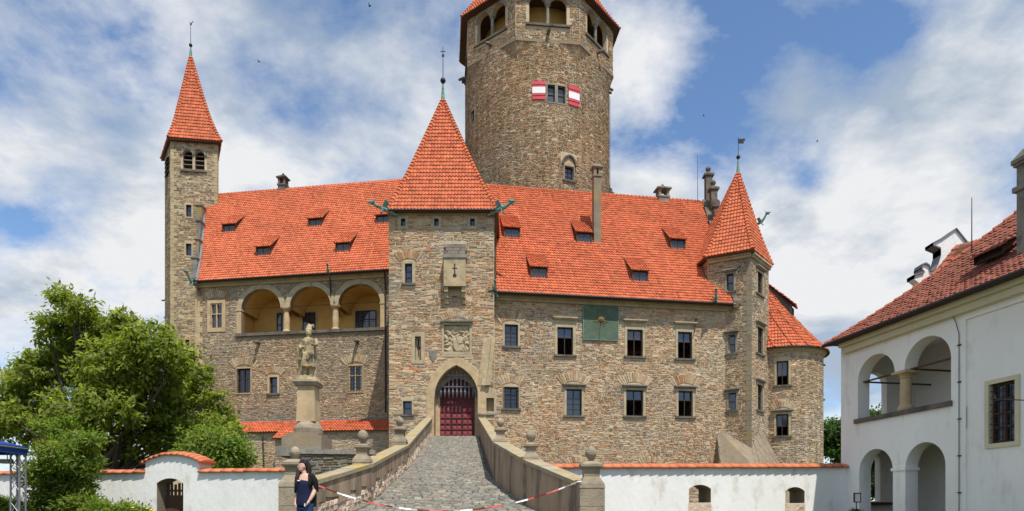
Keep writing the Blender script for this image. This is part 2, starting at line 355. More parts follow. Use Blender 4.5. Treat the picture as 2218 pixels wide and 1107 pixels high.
# ------------------------------------------------------------------ windows, arches over windows
def ring_boxes(mb, fr, u0, u1, z0, z1, w, o0, o1, bottom=True, col=None):
    fbox(mb, fr, u0-w, u0, z0-(w if bottom else 0), z1+w, o0, o1, col); fbox(mb, fr, u1, u1+w, z0-(w if bottom else 0), z1+w, o0, o1, col)
    fbox(mb, fr, u0, u1, z1, z1+w, o0, o1-.003, col)
    if bottom: fbox(mb, fr, u0, u1, z0-w, z0, o0, o1-.003, col)
def window(root, fr, ops, px0, px1, py0, py1, sur=.17, surmat='sandpale', hood=None, sill=True, cols=2, rows=2, tr=.62, openlow=False, grille=False, depth=.34, woodm='darkwood', stone_mull=False, fan=None, glass='glass', bar=None, label=None, uz=None, spanes=1):
    if uz: u0, u1, z0, z1 = uz
    else:
        u0, _ = fr.uz(px0, py1); u1, _ = fr.uz(px1, py0); pm = (px0+px1)/2; z0 = fr.uz(pm, py1)[1]; z1 = fr.uz(pm, py0)[1]
    op = Op(u0, u1, z0, z1, depth=depth, mg=sur+.02, mgz=sur+.02); ops.append(op)
    w = MB(); t = .07; F = fr.F; o0, o1 = -depth+.02, -depth+.12
    if stone_mull: o0, o1 = -.22, -.02; t = .10
    fbox(w, fr, u0+.002, u0+t, z0+.002, z1-.002, o0, o1); fbox(w, fr, u1-t, u1-.002, z0+.002, z1-.002, o0, o1)
    fbox(w, fr, u0+t, u1-t, z1-t, z1-.002, o0, o1); fbox(w, fr, u0+t, u1-t, z0+.002, z0+t, o0, o1)
    ue = [u0+t+(u1-u0-2*t)*i/cols for i in range(cols+1)]; zt = [z0+t, z0+(z1-z0)*tr, z1-t] if rows == 2 else [z0+t+(z1-z0-2*t)*i/rows for i in range(rows+1)]
    for u in ue[1:-1]: fbox(w, fr, u-t*.45, u+t*.45, z0+t, z1-t, o0+.005, o1+.02)
    for z in zt[1:-1]: fbox(w, fr, u0+t, u1-t, z-t*.45, z+t*.45, o0+.01, o1+.012)
    wo = w.build('window', MT['sand' if stone_mull else woodm], root, label=label)
    for i in range(cols):
        for j in range(len(zt)-1):
            if openlow and j == 0 and rows == 2: continue
            p = MB(); a, b, c, d = ue[i]+.03, ue[i+1]-.03, zt[j]+.025, zt[j+1]-.025
            fbox(p, fr, a, b, c, d, o0+.03, o0+.045); p.build('pane', MT[glass], wo)
            if spanes > 1 and j == 0:
                g = MB()
                for q in range(1, spanes): zz = c+(d-c)*q/spanes; fbox(g, fr, a, b, zz-.018, zz+.018, o0+.035, o0+.075)
                g.build('glazing_bar', MT[woodm], wo)
    if sur:
        s = MB(); ring_boxes(s, fr, u0, u1, z0, z1, sur, -.12, .055, bottom=not sill); s.build('surround', MT[surmat], wo)
    if sill:
        s = MB(); fbox(s, fr, u0-sur-.08, u1+sur+.08, z0-.16, z0-.001, -.2, .17); s.build('sill', MT['darkst'], wo); op.mgz = max(op.mgz, .18)
    if hood:
        s = MB(); hz = z1+sur+hood
        if hood > .1: fbox(s, fr, u0-sur+.02, u1+sur-.02, z1+sur+.002, hz, -.1, .045)
        fbox(s, fr, u0-sur-.10, u1+sur+.10, hz+.002, hz+.10, -.1, .20); fbox(s, fr, u0-sur-.18, u1+sur+.18, hz+.102, hz+.20, -.1, .32)
        s.build('hood', MT['grey' if hood < .1 else 'sandpale'], wo); op2 = Op(u0-sur-.18, u1+sur+.18, z1, hz+.2); ops_b = op2.block; op.extra = ops_b
    if grille:
        g = MB(); n = 5; oo = .10
        for i in range(n+1): u = u0-.06+(u1-u0+.12)*i/n; fbox(g, fr, u-.014, u+.014, z0-.05, z1+.03, oo, oo+.025)
        m = 7
        for i in range(m+1): z = z0+(z1-z0)*i/m; fbox(g, fr, u0-.08, u1+.08, z-.012, z+.012, oo+.002, oo+.022)
        for u in (u0-.08, u1+.08): fbox(g, fr, u-.014, u+.014, z0, z0+.03, -.05, oo+.02); fbox(g, fr, u-.014, u+.014, z1-.03, z1, -.05, oo+.02)
        g.build('grille', MT['iron'], wo)
    op.win = wo
    if fan: fan_stones(root, fr, ops, op.uc, z1+sur+(hood or 0)+(.24 if hood else .05), (u1-u0)/2+sur+.28, fan*1.35)
    return op
FANS = []
def fan_stones(root, fr, ops, uc, zb, half, h, seed=1):
    rng = random.Random(int(uc*100)+seed); n = max(7, int(half*2/.17)); dip = half*1.15; rr = math.hypot(half, dip)
    a0 = math.atan2(half, dip)
    for i in range(n):
        t0 = -a0+2*a0*(i+.06)/n; t1 = -a0+2*a0*(i+.94)/n; hh = h*rng.uniform(.8, 1.12)
        col = pick([((.44, .33, .205), 4), ((.40, .25, .135), 2), ((.47, .37, .24), 3), ((.35, .20, .105), 1.2)], rng); m = MB(); pts = []
        base = zb-dip*1.0
        def pt(t, r): return uc+math.sin(t)*r, base+math.cos(t)*r
        r0 = rr*.88; c = [pt(t0, r0), pt(t1, r0), pt(t1, r0+hh), pt(t0, r0+hh)]
        q = [pt(t0+.006, r0+.02), pt(t1-.006, r0+.02), pt(t1-.006, r0+hh-.03), pt(t0+.006, r0+hh-.03)]; p = rng.uniform(.035, .06)
        m.add([fr.F(u, z, -.01) for u, z in c]+[fr.F(u, z, p) for u, z in q], ((4, 5, 6, 7), (0, 1, 5, 4), (1, 2, 6, 5), (2, 3, 7, 6), (3, 0, 4, 7)), col)
        m.build('voussoir', MT['stone'], root)
    r0 = rr*.88; r1 = r0+h*.98; base = zb-dip
    def blk(za, zb2, r0=r0, r1=r1):
        zm = (za+zb2)/2-base
        if zm < r0*math.cos(a0)*.98 or zm > r1: return None
        hh = min(math.sqrt(max(0, r1*r1-zm*zm)), zm*math.tan(a0))
        return (uc-hh, uc+hh)
    FANS.append((root.name, blk))
def blocks_for(root, ops, extra=()):
    b = [o.block for o in ops]+[o.extra for o in ops if hasattr(o, 'extra')]+[k for n, k in FANS if n == root.name]+list(extra); return b
# ------------------------------------------------------------------ tiled roofs
TILE_PAL = [((.515, .138, .062), 6), ((.495, .129, .058), 5), ((.53, .147, .067), 4), ((.44, .108, .05), 1.4)]
OLD_PAL = [((.235, .08, .052), 4), ((.222, .075, .05), 4), ((.248, .085, .055), 3), ((.205, .07, .047), 1.2)]
def tile_patch(parent, Lf, Rf, tw=.27, row=.38, pal=TILE_PAL, seed=3, mat='tile', lift=.075, hump=.07, curved=None, deck=True, name='tile_covering', t0=0, t1=1, deckname='roof'):
    rng = random.Random(seed); L0 = Vector(Lf(0)); R0 = Vector(Rf(0)); N = 40
    mids = [(Vector(Lf(i/N))+Vector(Rf(i/N)))/2 for i in range(N+1)]; S = sum((mids[i+1]-mids[i]).length for i in range(N))
    nr = max(2, int(S/row)); d = R0-L0; d.normalize()
    dk = MB(); K = 12
    for i in range(K):
        a, b, c, e = Vector(Lf(i/K)), Vector(Rf(i/K)), Vector(Rf((i+1)/K)), Vector(Lf((i+1)/K)); z = Vector((0, 0, -.03)); dk.quad(a+z, b+z, c+z, e+z)
    if curved is None and deck: par = dk.build(deckname, MT['deck'], parent)
    else: par = parent
    tm = MB()
    cs = [(0, 0), (.22, .9), (.45, 1.0), (.66, .35), (1.0, 0.0)]
    for r in range(nr):
        ta = t0+(t1-t0)*r/nr; tb = t0+(t1-t0)*min(1, (r+1.12)/nr)
        La, Ra, Lb, Rb = Vector(Lf(ta)), Vector(Rf(ta)), Vector(Lf(tb)), Vector(Rf(tb))
        ua0, ua1 = (La-L0).dot(d), (Ra-L0).dot(d); ub0, ub1 = (Lb-L0).dot(d), (Rb-L0).dot(d)
        dr = (Ra-La); 
        if dr.length < .12: continue
        sl = (Lb-La)-d*(Lb-La).dot(d); nn = d.cross(sl)
        if nn.length < 1e-6: continue
        nn.normalize()
        if nn.z < 0: nn = -nn
        lo, hi = min(ua0, ub0), max(ua1, ub1); n0 = math.floor(lo/tw); n1 = math.ceil(hi/tw)
        for c in range(n0, n1):
            u0 = c*tw; u1 = u0+tw; um = (u0+u1)/2
            if um < lo or um > hi: continue
            tn = 1+.06*math.sin(um*.35+r*.21+seed)*math.cos(um*.13-r*.17)+.04*math.sin(um*1.1+r*.5)-(.22 if rng.random() < .018 else 0)
            col = tuple(x*tn for x in pick(pal, rng)); jit = rng.uniform(-.016, .016); va = []; vb = []; vl = []
            for x, hgt in cs:
                u = u0+x*tw; uu = min(max(u, ua0), ua1); ub = min(max(u, ub0), ub1)
                pa = La+d*(uu-ua0); pb = Lb+d*(ub-ub0)
                va.append(pa+nn*(lift+hump*hgt+jit)); vb.append(pb+nn*(.004+hump*hgt*.92)); vl.append(pa+nn*(.0+hump*hgt*.35))
            k = len(cs); fs = [(i, i+1, k+i+1, k+i) for i in range(k-1)]+[(2*k+i, 2*k+i+1, i+1, i) for i in range(k-1)]
            tm.add(va+vb+vl, fs, col)
    tm.build(name, MT[mat], par, kind='stuff'); return par
def cap_run(parent, fn, n, r=.11, pal=TILE_PAL, seed=5, mat='tile', name='ridge_tiles'):
    rng = random.Random(seed); m = MB()
    for i in range(n):
        a = Vector(fn(i/n)); b = Vector(fn(min(1, (i+1.1)/n))); up = Vector((0, 0, .03))
        m.loft([a+up, b+up*.3], [r*1.3, r*.8], 7, pick(pal, rng), ref=(0, 0, 1))
    m.build(name, MT[mat], parent, kind='stuff')
def pyramid_roof(root, eave, ze, apex, e=.08, tw=.27, row=.38, seed=1, pal=TILE_PAL, faces=None, zl=None):
    A = Vector(apex); n = len(eave)
    f = lambda t: (1-t)*(1-e)+e*(1-t)**5
    def hip(i):
        p = Vector((eave[i][0], eave[i][1])); z0 = ze[i] if isinstance(ze, (list, tuple)) else ze
        return lambda t: (A.x+(p.x-A.x)*f(t), A.y+(p.y-A.y)*f(t), z0+(A.z-z0)*t)
    dk = MB()
    for i in range(n):
        a, b = hip(i), hip((i+1) % n)
        for k in range(12):
            dk.quad(*[Vector(q)-Vector((0, 0, .03)) for q in (a(k/12), b(k/12), b((k+1)/12), a((k+1)/12))])
    roof = dk.build('roof', MT['deck'], root)
    for i in range(n):
        if faces is not None and i not in faces: continue
        tile_patch(roof, hip(i), hip((i+1) % n), tw, row, pal, seed+i, deck=False)
    for i in range(n):
        h = hip(i); Ln = (Vector(h(0))-A).length; cap_run(roof, h, int(Ln/.36), .16, pal, seed+20+i, name='hip_tiles')
    return roof
def finial(root, x, y, z, ball, zb, rod, top='cross', br=.22, mat='copper'):
    m = MB(); m.loft([(x, y, z-.25), (x, y, zb)], [.20, .07], 10); m.build('spire_tip', MT[mat], root)
    m = MB(); m.lathe(x, y, [(.02, zb-.02), (br*.7, zb+br*.3), (br, zb+br), (br*.7, zb+br*1.7), (.03, zb+br*2)], 14); m.build('ball', MT['iron'], root, smooth=True)
    m = MB(); z0 = zb+2*br; m.loft([(x, y, z0-.05), (x, y, rod)], [.035, .022], 6)
    if top == 'cross': m.box(x-.22, x+.22, y-.02, y+.02, rod-.45, rod-.40); m.box(x-.10, x+.12, y-.02, y+.02, rod-.9, rod-.7)
    elif top == 'flag': m.box(x, x+.5, y-.015, y+.015, rod-.55, rod-.12); m.box(x+.5, x+.62, y-.015, y+.015, rod-.3, rod-.08)
    else:
        m.loft([(x, y, rod-.15), (x+.12, y, rod+.1), (x+.3, y, rod+.35)], [.07, .05, .02], 6); m.loft([(x, y, rod-.1), (x-.1, y, rod+.25)], [.06, .02], 6)
    m.build('weathervane', MT['iron'], root)
# ------------------------------------------------------------------ ground
def ground():
    m = MB(); ys = [-300, -2, 4, 9, 14, 40, 600]; zs = [0, 0, .25, .65, 1.0, 1.0, 1.0]; xs = [-500, -60, -20, 20, 60, 500]
    for i in range(len(ys)-1):
        for j in range(len(xs)-1): m.quad((xs[j], ys[i], zs[i]), (xs[j+1], ys[i], zs[i]), (xs[j+1], ys[i+1], zs[i+1]), (xs[j], ys[i+1], zs[i+1]))
    o = m.build('ground', MT['ground']); o['kind'] = 'structure'
ground()
GZ = 1.0
def dragon(root, p, dirv, s=1.0, lift=.5, wings=True, name='gargoyle'):
    d = Vector((dirv[0], dirv[1], 0)).normalized(); side = Vector((-d.y, d.x, 0)); up = Vector((0, 0, 1)); p = Vector(p); m = MB()
    q = lambda a, b, c=0: p+(d*a+up*b+side*c)*s
    m.loft([q(-.3, -.05), q(.15, 0), q(.5, .1), q(.8, .25*lift/.5), q(1.0, .45*lift/.5)], [.13*s, .15*s, .15*s, .11*s, .10*s], 8)
    b = .45*lift/.5
    m.loft([q(.92, b), q(1.1, b+.08), q(1.3, b+.06), q(1.45, b+.08)], [.09*s, .14*s, .09*s, .03*s], 8)
    m.loft([q(1.05, b-.04), q(1.25, b-.12), q(1.38, b-.12)], [.06*s, .045*s, .015*s], 6)
    for k in (-1, 1):
        m.loft([q(1.02, b+.12, .08*k), q(.9, b+.32, .14*k)], [.05*s, .01*s], 5)
        m.loft([q(.45, .0, .12*k), q(.55, -.22, .16*k), q(.7, -.26, .16*k)], [.05*s, .04*s, .02*s], 5)
        if wings: m.add([q(.2, .1, .08*k), q(.5, .15, .10*k), q(.35, .55, .3*k), q(.05, .45, .3*k), q(.2, .07, .10*k), q(.5, .12, .12*k), q(.36, .53, .33*k), q(.06, .43, .33*k)], ((0, 1, 2, 3), (7, 6, 5, 4), (0, 3, 7, 4), (1, 5, 6, 2), (2, 6, 7, 3), (0, 4, 5, 1)))
    m.loft([q(-.5, -.2), q(-.1, -.12), q(.2, -.05)], [.07*s, .07*s, .06*s], 6)
    m.build(name, MT['copper'], root, smooth=False)
def archivolt(root, fr, op, w, o0, o1, n, mat, name='voussoir', key=False, foot=True):
    c0 = op.curve(24); c1 = op.curve(24, w); N = len(c0)-1
    for i in range(n):
        a = int(round(N*i/n)); b = int(round(N*(i+1)/n)); m = MB()
        for k in range(a, b):
            (u0, z0), (u1, z1), (U0, Z0), (U1, Z1) = c0[k], c0[k+1], c1[k], c1[k+1]
            e = .004 if (i % 2) else 0
            m.hexa([fr.F(u0, z0, o1+e), fr.F(u1, z1, o1+e), fr.F(U1, Z1, o1+e), fr.F(U0, Z0, o1+e), fr.F(u0, z0, o0), fr.F(u1, z1, o0), fr.F(U1, Z1, o0), fr.F(U0, Z0, o0)])
        m.build(name, MT[mat], root)
    if key:
        m = MB(); fbox(m, fr, op.uc-.2, op.uc+.2, op.z1-.02, op.z1+w+.12, o0, o1+.06); m.build('keystone', MT[mat], root)
def cornice(root, fr, U0, U1, z, mat='eavesst', n=2, name='cornice'):
    m = MB()
    for i in range(n): fbox(m, fr, U0, U1, z-.22*(i+1), z-.22*i-.003, -.1, .34-.14*i)
    m.build(name, MT[mat], root)
def gutter(root, a, b, r=.09):
    m = MB(); m.loft([a, b], [r, r], 8); m.build('gutter', MT['gutter'], root)
def downpipe(root, pts, r=.06, mat='gutter'):
    m = MB(); m.loft(pts, [r]*len(pts), 7); m.build('downpipe', MT[mat], root)
def ray_plane(px, py, p, n):
    r = Vector(((px-CX)/FPX, 1, (HY-py)/FPX)); o = Vector((0, 0, CAMZ)); return o+r*((p-o).dot(n)/r.dot(n))
# ------------------------------------------------------------------ dormers (one mesh set, placed on both roofs)
def dormer_meshes():
    W, H, tan2, tan1 = .74, 1.12, .85, 1.37; yb = H/(tan1-tan2); zb = tan1*yb
    b = MB()
    for k in (-1, 1):
        x0, x1 = (W-.07, W) if k > 0 else (-W, -W+.07)
        poly = [(0, -.25), (0, H), (yb, zb), (.45, .4)]
        vs = [(x, y, z) for x in (x0, x1) for y, z in poly]; b.add(vs, ((0, 1, 2, 3), (7, 6, 5, 4), (0, 4, 5, 1), (1, 5, 6, 2), (2, 6, 7, 3), (3, 7, 4, 0)))
    fr = Flat((-W+.07, 0), (W-.07, 0)); L = fr.L
    fbox(b, fr, 0, .09, -.1, H, -.12, -.03); fbox(b, fr, L-.09, L, -.1, H, -.12, -.03); fbox(b, fr, .09, L-.09, H-.1, H, -.12, -.03); fbox(b, fr, .09, L-.09, -.1, .1, -.12, -.03); fbox(b, fr, L/2-.03, L/2+.03, .1, H-.1, -.10, -.035)
    body = b.mesh('dormer'); body.materials.append(MT['wood'])
    g = MB(); fbox(g, fr, .09, L-.09, .1, H-.1, -.10, -.09); pane = g.mesh('pane'); pane.materials.append(MT['glassd'])
    s = MB(); s.box(-W-.02, W+.02, -.14, .05, -.16, -.1); sill = s.mesh('apron'); sill.materials.append(MT['lead'])
    ov = .12
    Lf = lambda t: (-W-.1, -ov+(yb+ov)*t, H+.02-ov*tan2+(zb-H+ov*tan2+.03)*t); Rf = lambda t: (W+.1, Lf(t)[1], Lf(t)[2])
    return body, pane, sill, Lf, Rf
DM = dormer_meshes(); DT = []
def dormer(root, p, ang):
    M = Matrix.Translation(p) @ Matrix.Rotation(ang, 4, 'Z'); body, pane, sill, Lf, Rf = DM
    o = link('dormer', body, root, M=M); link('pane', pane, o); link('apron', sill, o)
    if not DT:
        h = bpy.data.objects.new('tmp', None); tile_patch(o, Lf, Rf, .24, .34, deckname='dormer_roof', seed=77)
        r = [c for c in o.children if c.name.startswith('dormer_roof')][0]; t = r.children[0]; t.parent = o; DT.extend([r.data, t.data]); bpy.data.objects.remove(h)
    else:
        link('dormer_roof', DT[0], o); t = link('tile_covering', DT[1], o); t['kind'] = 'stuff'
def chimney(root, x, y, z0, z1, w, dp, mat='grey', ang=0, name='chimney', cap=.25):
    m = MB(); c, s = math.cos(ang), math.sin(ang)
    def bx(hw, hd, za, zb):
        pts = [(-hw, -hd), (hw, -hd), (hw, hd), (-hw, hd)]; m.prism([(x+a*c-b*s, y+a*s+b*c) for a, b in pts], za, zb)
    h, d = w/2, dp/2
    bx(h, d, z0, z1-1.25); bx(h+.08, d+.08, z1-1.25, z1-1.1)
    for sx in (-1, 1):
        for sy in (-1, 1):
            px_, py_ = sx*(h-.12), sy*(d-.12); pts = [(px_-.12, py_-.12), (px_+.12, py_-.12), (px_+.12, py_+.12), (px_-.12, py_+.12)]
            m.prism([(x+a*c-b*s, y+a*s+b*c) for a, b in pts], z1-1.1, z1-.5)
    bx(h+.06, d+.06, z1-.5, z1-.42); bx(h+cap, d+cap, z1-.42, z1-.3)
    n = 4; q = [(x+a*c-b*s, y+a*s+b*c, z1-.3) for a, b in [(-h-cap, -d-cap), (h+cap, -d-cap), (h+cap, d+cap), (-h-cap, d+cap)]]; r = [(x+a*c-b*s, y+a*s+b*c, z1) for a, b in [(-.15, -.15), (.15, -.15), (.15, .15), (-.15, .15)]]
    m.hexa(q+r); m.lathe(x, y, [(.05, z1), (.15, z1+.1), (.05, z1+.25)], 8)
    return m.build(name, MT[mat], root)

# ================================================================== the keep
def keep():
    c = (2.83, 76.0); r = 8.1; root = thing('keep_tower', 'huge round stone keep with arcaded octagonal gallery, tallest tower behind the roofs', 'tower', (c[0], c[1], GZ))
    fr = Cyl(c, r); ops = []
    UL, UR = -.75*math.pi*r, .75*math.pi*r
    window(root, fr, ops, 1186, 1202, 184, 221, sur=.14, surmat='grey', cols=1, rows=2, tr=.5, sill=False)
    window(root, fr, ops, 1208, 1224, 187, 224, sur=.14, surmat='grey', cols=1, rows=2, tr=.5, sill=False)
    o3 = window(root, fr, ops, 1223, 1242, 361, 391, sur=.12, surmat='grey', cols=2, rows=3, sill=True)
    # pointed hood over the small gothic window
    hd = Op(o3.u0-.16, o3.u1+.16, o3.z1-.1, o3.z1+.95, arch='point', zs=o3.z1+.1); hd.extra = None; del hd.extra
    archivolt(root, fr, hd, .2, -.05, .22, 6, 'darkst', name='hood_stone')
    m = MB(); cc = hd.curve(10)
    for (ua, za), (ub, zb) in zip(cc, cc[1:]): m.quad(fr.F(ua, za, .04), fr.F(ub, zb, .04), fr.F(ub, o3.z1+.1, .04), fr.F(ua, o3.z1+.1, .04))
    m.build('tympanum', MT['sand'], root)
    window(root, fr, ops, 1021, 1028, 240, 266, sur=.1, surmat='grey', cols=1, rows=1, sill=False)
    bl = blocks_for(root, ops, [Op(o3.u0-.4, o3.u1+.4, o3.z1, o3.z1+1.2).block])
    m = MB(); wall_sheet(m, fr, -math.pi*r, math.pi*r, GZ, 49.35, ops); m.build('wall', MT['mortar'], root)
    lay_stones(root, fr, -.62*math.pi*r, .62*math.pi*r, 28, 49.3, bl, 11, STONE_KEEP, h=(.12, .22), l=(.2, .6), big=90, vis=lambda s: abs(s[0])/r < 1.1 and s[2] > 32)
    # painted shutters, each with a white band and iron hinges
    for p0, p1, y0, y1 in ((1153, 1181, 176, 217), (1231, 1254, 187, 231)):
        u0, z0 = fr.uz(p0, (y1)); u1, z1 = fr.uz(p1, y0); pm = (p0+p1)/2; z0 = fr.uz(pm, y1-1)[1]; z1 = fr.uz(pm, y0+1)[1]
        m = MB(); fbox(m, fr, u0, u1, z0, z1, .06, .12); so_ = m.build('shutter', MT['red'], root)
        m = MB(); hh = z1-z0; fbox(m, fr, u0+.003, u1-.003, z0+hh*.34, z0+hh*.68, .12, .126); m.build('white_band', MT['whitepaint'], so_)
        m = MB()
        for k in (.2, .8): fbox(m, fr, u0-.05, u1+.02, z0+hh*k-.03, z0+hh*k+.03, .126, .14)
        m.build('hinge', MT['frame'], so_)
    # octagonal gallery on corner corbels
    Ro = 8.62; ang = [R(6-22.5+45*k) for k in range(8)]
    vtx = lambda R_: [(c[0]+R_*math.sin(a), c[1]-R_*math.cos(a)) for a in ang]
    m = MB(); a, b = vtx(7.55), vtx(Ro)
    for k in range(8): k2 = (k+1) % 8; m.quad((*a[k], 46.2), (*a[k2], 46.2), (*b[k2], 49.38), (*b[k], 49.38))
    m.build('corbelling', MT['mortar'], root)
    for k in range(8): 
        k2 = (k+1) % 8
        if k in (0, 1, 7, 6):
            rng = random.Random(k+5); fm = MB(); A, B = vtx(Ro), vtx(7.55)
            for i in range(9):
                for j in range(16):
                    t0, t1 = i/9+.01, (i+1)/9-.01; s0 = j/16+rng.uniform(-.012, .012)+(.03 if i % 2 else 0); s1 = s0+1/16-.006
                    def q(s, t): 
                        s = min(max(s, 0), 1); x0 = A[k][0]+(A[k2][0]-A[k][0])*s; y0 = A[k][1]+(A[k2][1]-A[k][1])*s; x1 = B[k][0]+(B[k2][0]-B[k][0])*s; y1 = B[k][1]+(B[k2][1]-B[k][1])*s
                        nx, ny = math.sin(ang[k]+R(22.5)), -math.cos(ang[k]+R(22.5)); return (x0+(x1-x0)*t+nx*.03, y0+(y1-y0)*t+ny*.03, 49.38+(46.2-49.38)*t-.02)
                    fm.quad(q(s0, t1), q(s1, t1), q(s1, t0), q(s0, t0), pick(STONE_KEEP, rng))
            fm.build('stonework', MT['stone'], root, kind='stuff')
    for k in range(8):
        k2 = (k+1) % 8; v = vtx(Ro); f = Flat(v[k], v[k2]); g = []; L = f.L; uc = L/2; w = 1.72; gap = .42
        for s in (-1, 1):
            q = uc+s*(gap/2+w/2); g.append(Op(q-w/2, q+w/2, 51.2, 54.15, arch='round', zs=53.35, depth=.5, mg=.3, mgz=.3))
        g[0].skipR = g[1].skipL = True; gp = Op(g[0].u1, g[1].u0, 51.2, 53.35, depth=.0)
        m = MB(); wall_sheet(m, f, 0, L, 49.38, 54.7, g+[gp]); m.quad(f.F(gp.u0, 53.35), f.F(gp.u1, 53.35), f.F(gp.u1, 53.35, -.5), f.F(gp.u0, 53.35, -.5)); fbox(m, f, 0.02, L-.02, 54.35, 54.69, -.5, -.49); m.build('gallery_wall', MT['mortar'], root)
        fb = Flat((f.A-f.n*.5)+f.d*.2, (f.B-f.n*.5)-f.d*.2)
        if k in (0, 1, 7):
            lay_stones(root, f, .02, L-.02, 49.68, 54.65, [o.block for o in g]+[Op(uc-.4, uc+.4, 51, 53.6).block], 70+k, STONE_KEEP, big=8, h=(.16, .28))
            for o in g: archivolt(root, f, o, .26, -.2, .05, 7, 'grey')
        m = MB(); fbox(m, f, 0, L, 49.36, 49.66, -.1, .07); m.build('string_course', MT['spur'], root)
        m = MB(); fbox(m, f, g[0].u0-.35, g[1].u1+.35, 50.98, 51.2, -.5, .2); m.build('sill', MT['darkst'], root)
        p = Vector(f.F(uc, 0, -.22)); m = MB(); m.lathe(p.x, p.y, [(.26, 51.2), (.26, 51.35), (.17, 51.45), (.16, 53.1), (.24, 53.25), (.3, 53.3), (.3, 53.45)], 12); m.build('column', MT['grey'], root, smooth=False)
        m = MB(); b0 = Vector(f.F(uc, 50.35, .0)); m.loft([f.F(uc, 50.3, -.3), f.F(uc, 50.3, .35), f.F(uc, 50.1, .9)], [(.2, .22), (.17, .2), (.11, .12)], 8); m.build('water_spout', MT['darkst'], root)
    m = MB(); m.lathe(c[0], c[1], [(6.0, 50.5), (6.0, 54.8)], 32); m.build('gallery_inner_wall', MT['ochre'], root)
    m = MB(); m.prism(vtx(8.1), 50.4, 50.9); m.build('gallery_floor', MT['grey'], root)
    m = MB(); m.prism(vtx(8.3), 54.5, 54.6); m.build('gallery_ceiling', MT['ochre'], root)
    pyramid_roof(root, vtx(9.35), 54.55, (c[0], c[1], 72.0), e=.12, seed=300, tw=.3, row=.42, faces=(0, 1, 2, 6, 7))
    v = vtx(9.3); m = MB()
    m.prism(vtx(9.25), 54.44, 54.53, top=False); m.build('eaves_board', MT['wood'], root)
    for k in range(8): gutter(root, (*v[k], 54.5), (*v[(k+1) % 8], 54.5), .08)
    for px, py in ((1003, 177), (1322, 200)):
        s = -1 if px < 1163 else 1; d = 76-.5; p = Vector((X(px, d), d, Zp(py, d))); m = MB(); m.loft([p-Vector((s*.9, 0, 0)), p+Vector((s*.15, 0, -.05))], [.2, .14], 6); m.build('water_spout', MT['darkst'], root)
    m = MB(); m.loft([(11.06, 75.6, 31), (11.06, 75.6, 48.6)], [.03, .03], 5); m.build('lightning_conductor', MT['iron'], root)
keep()

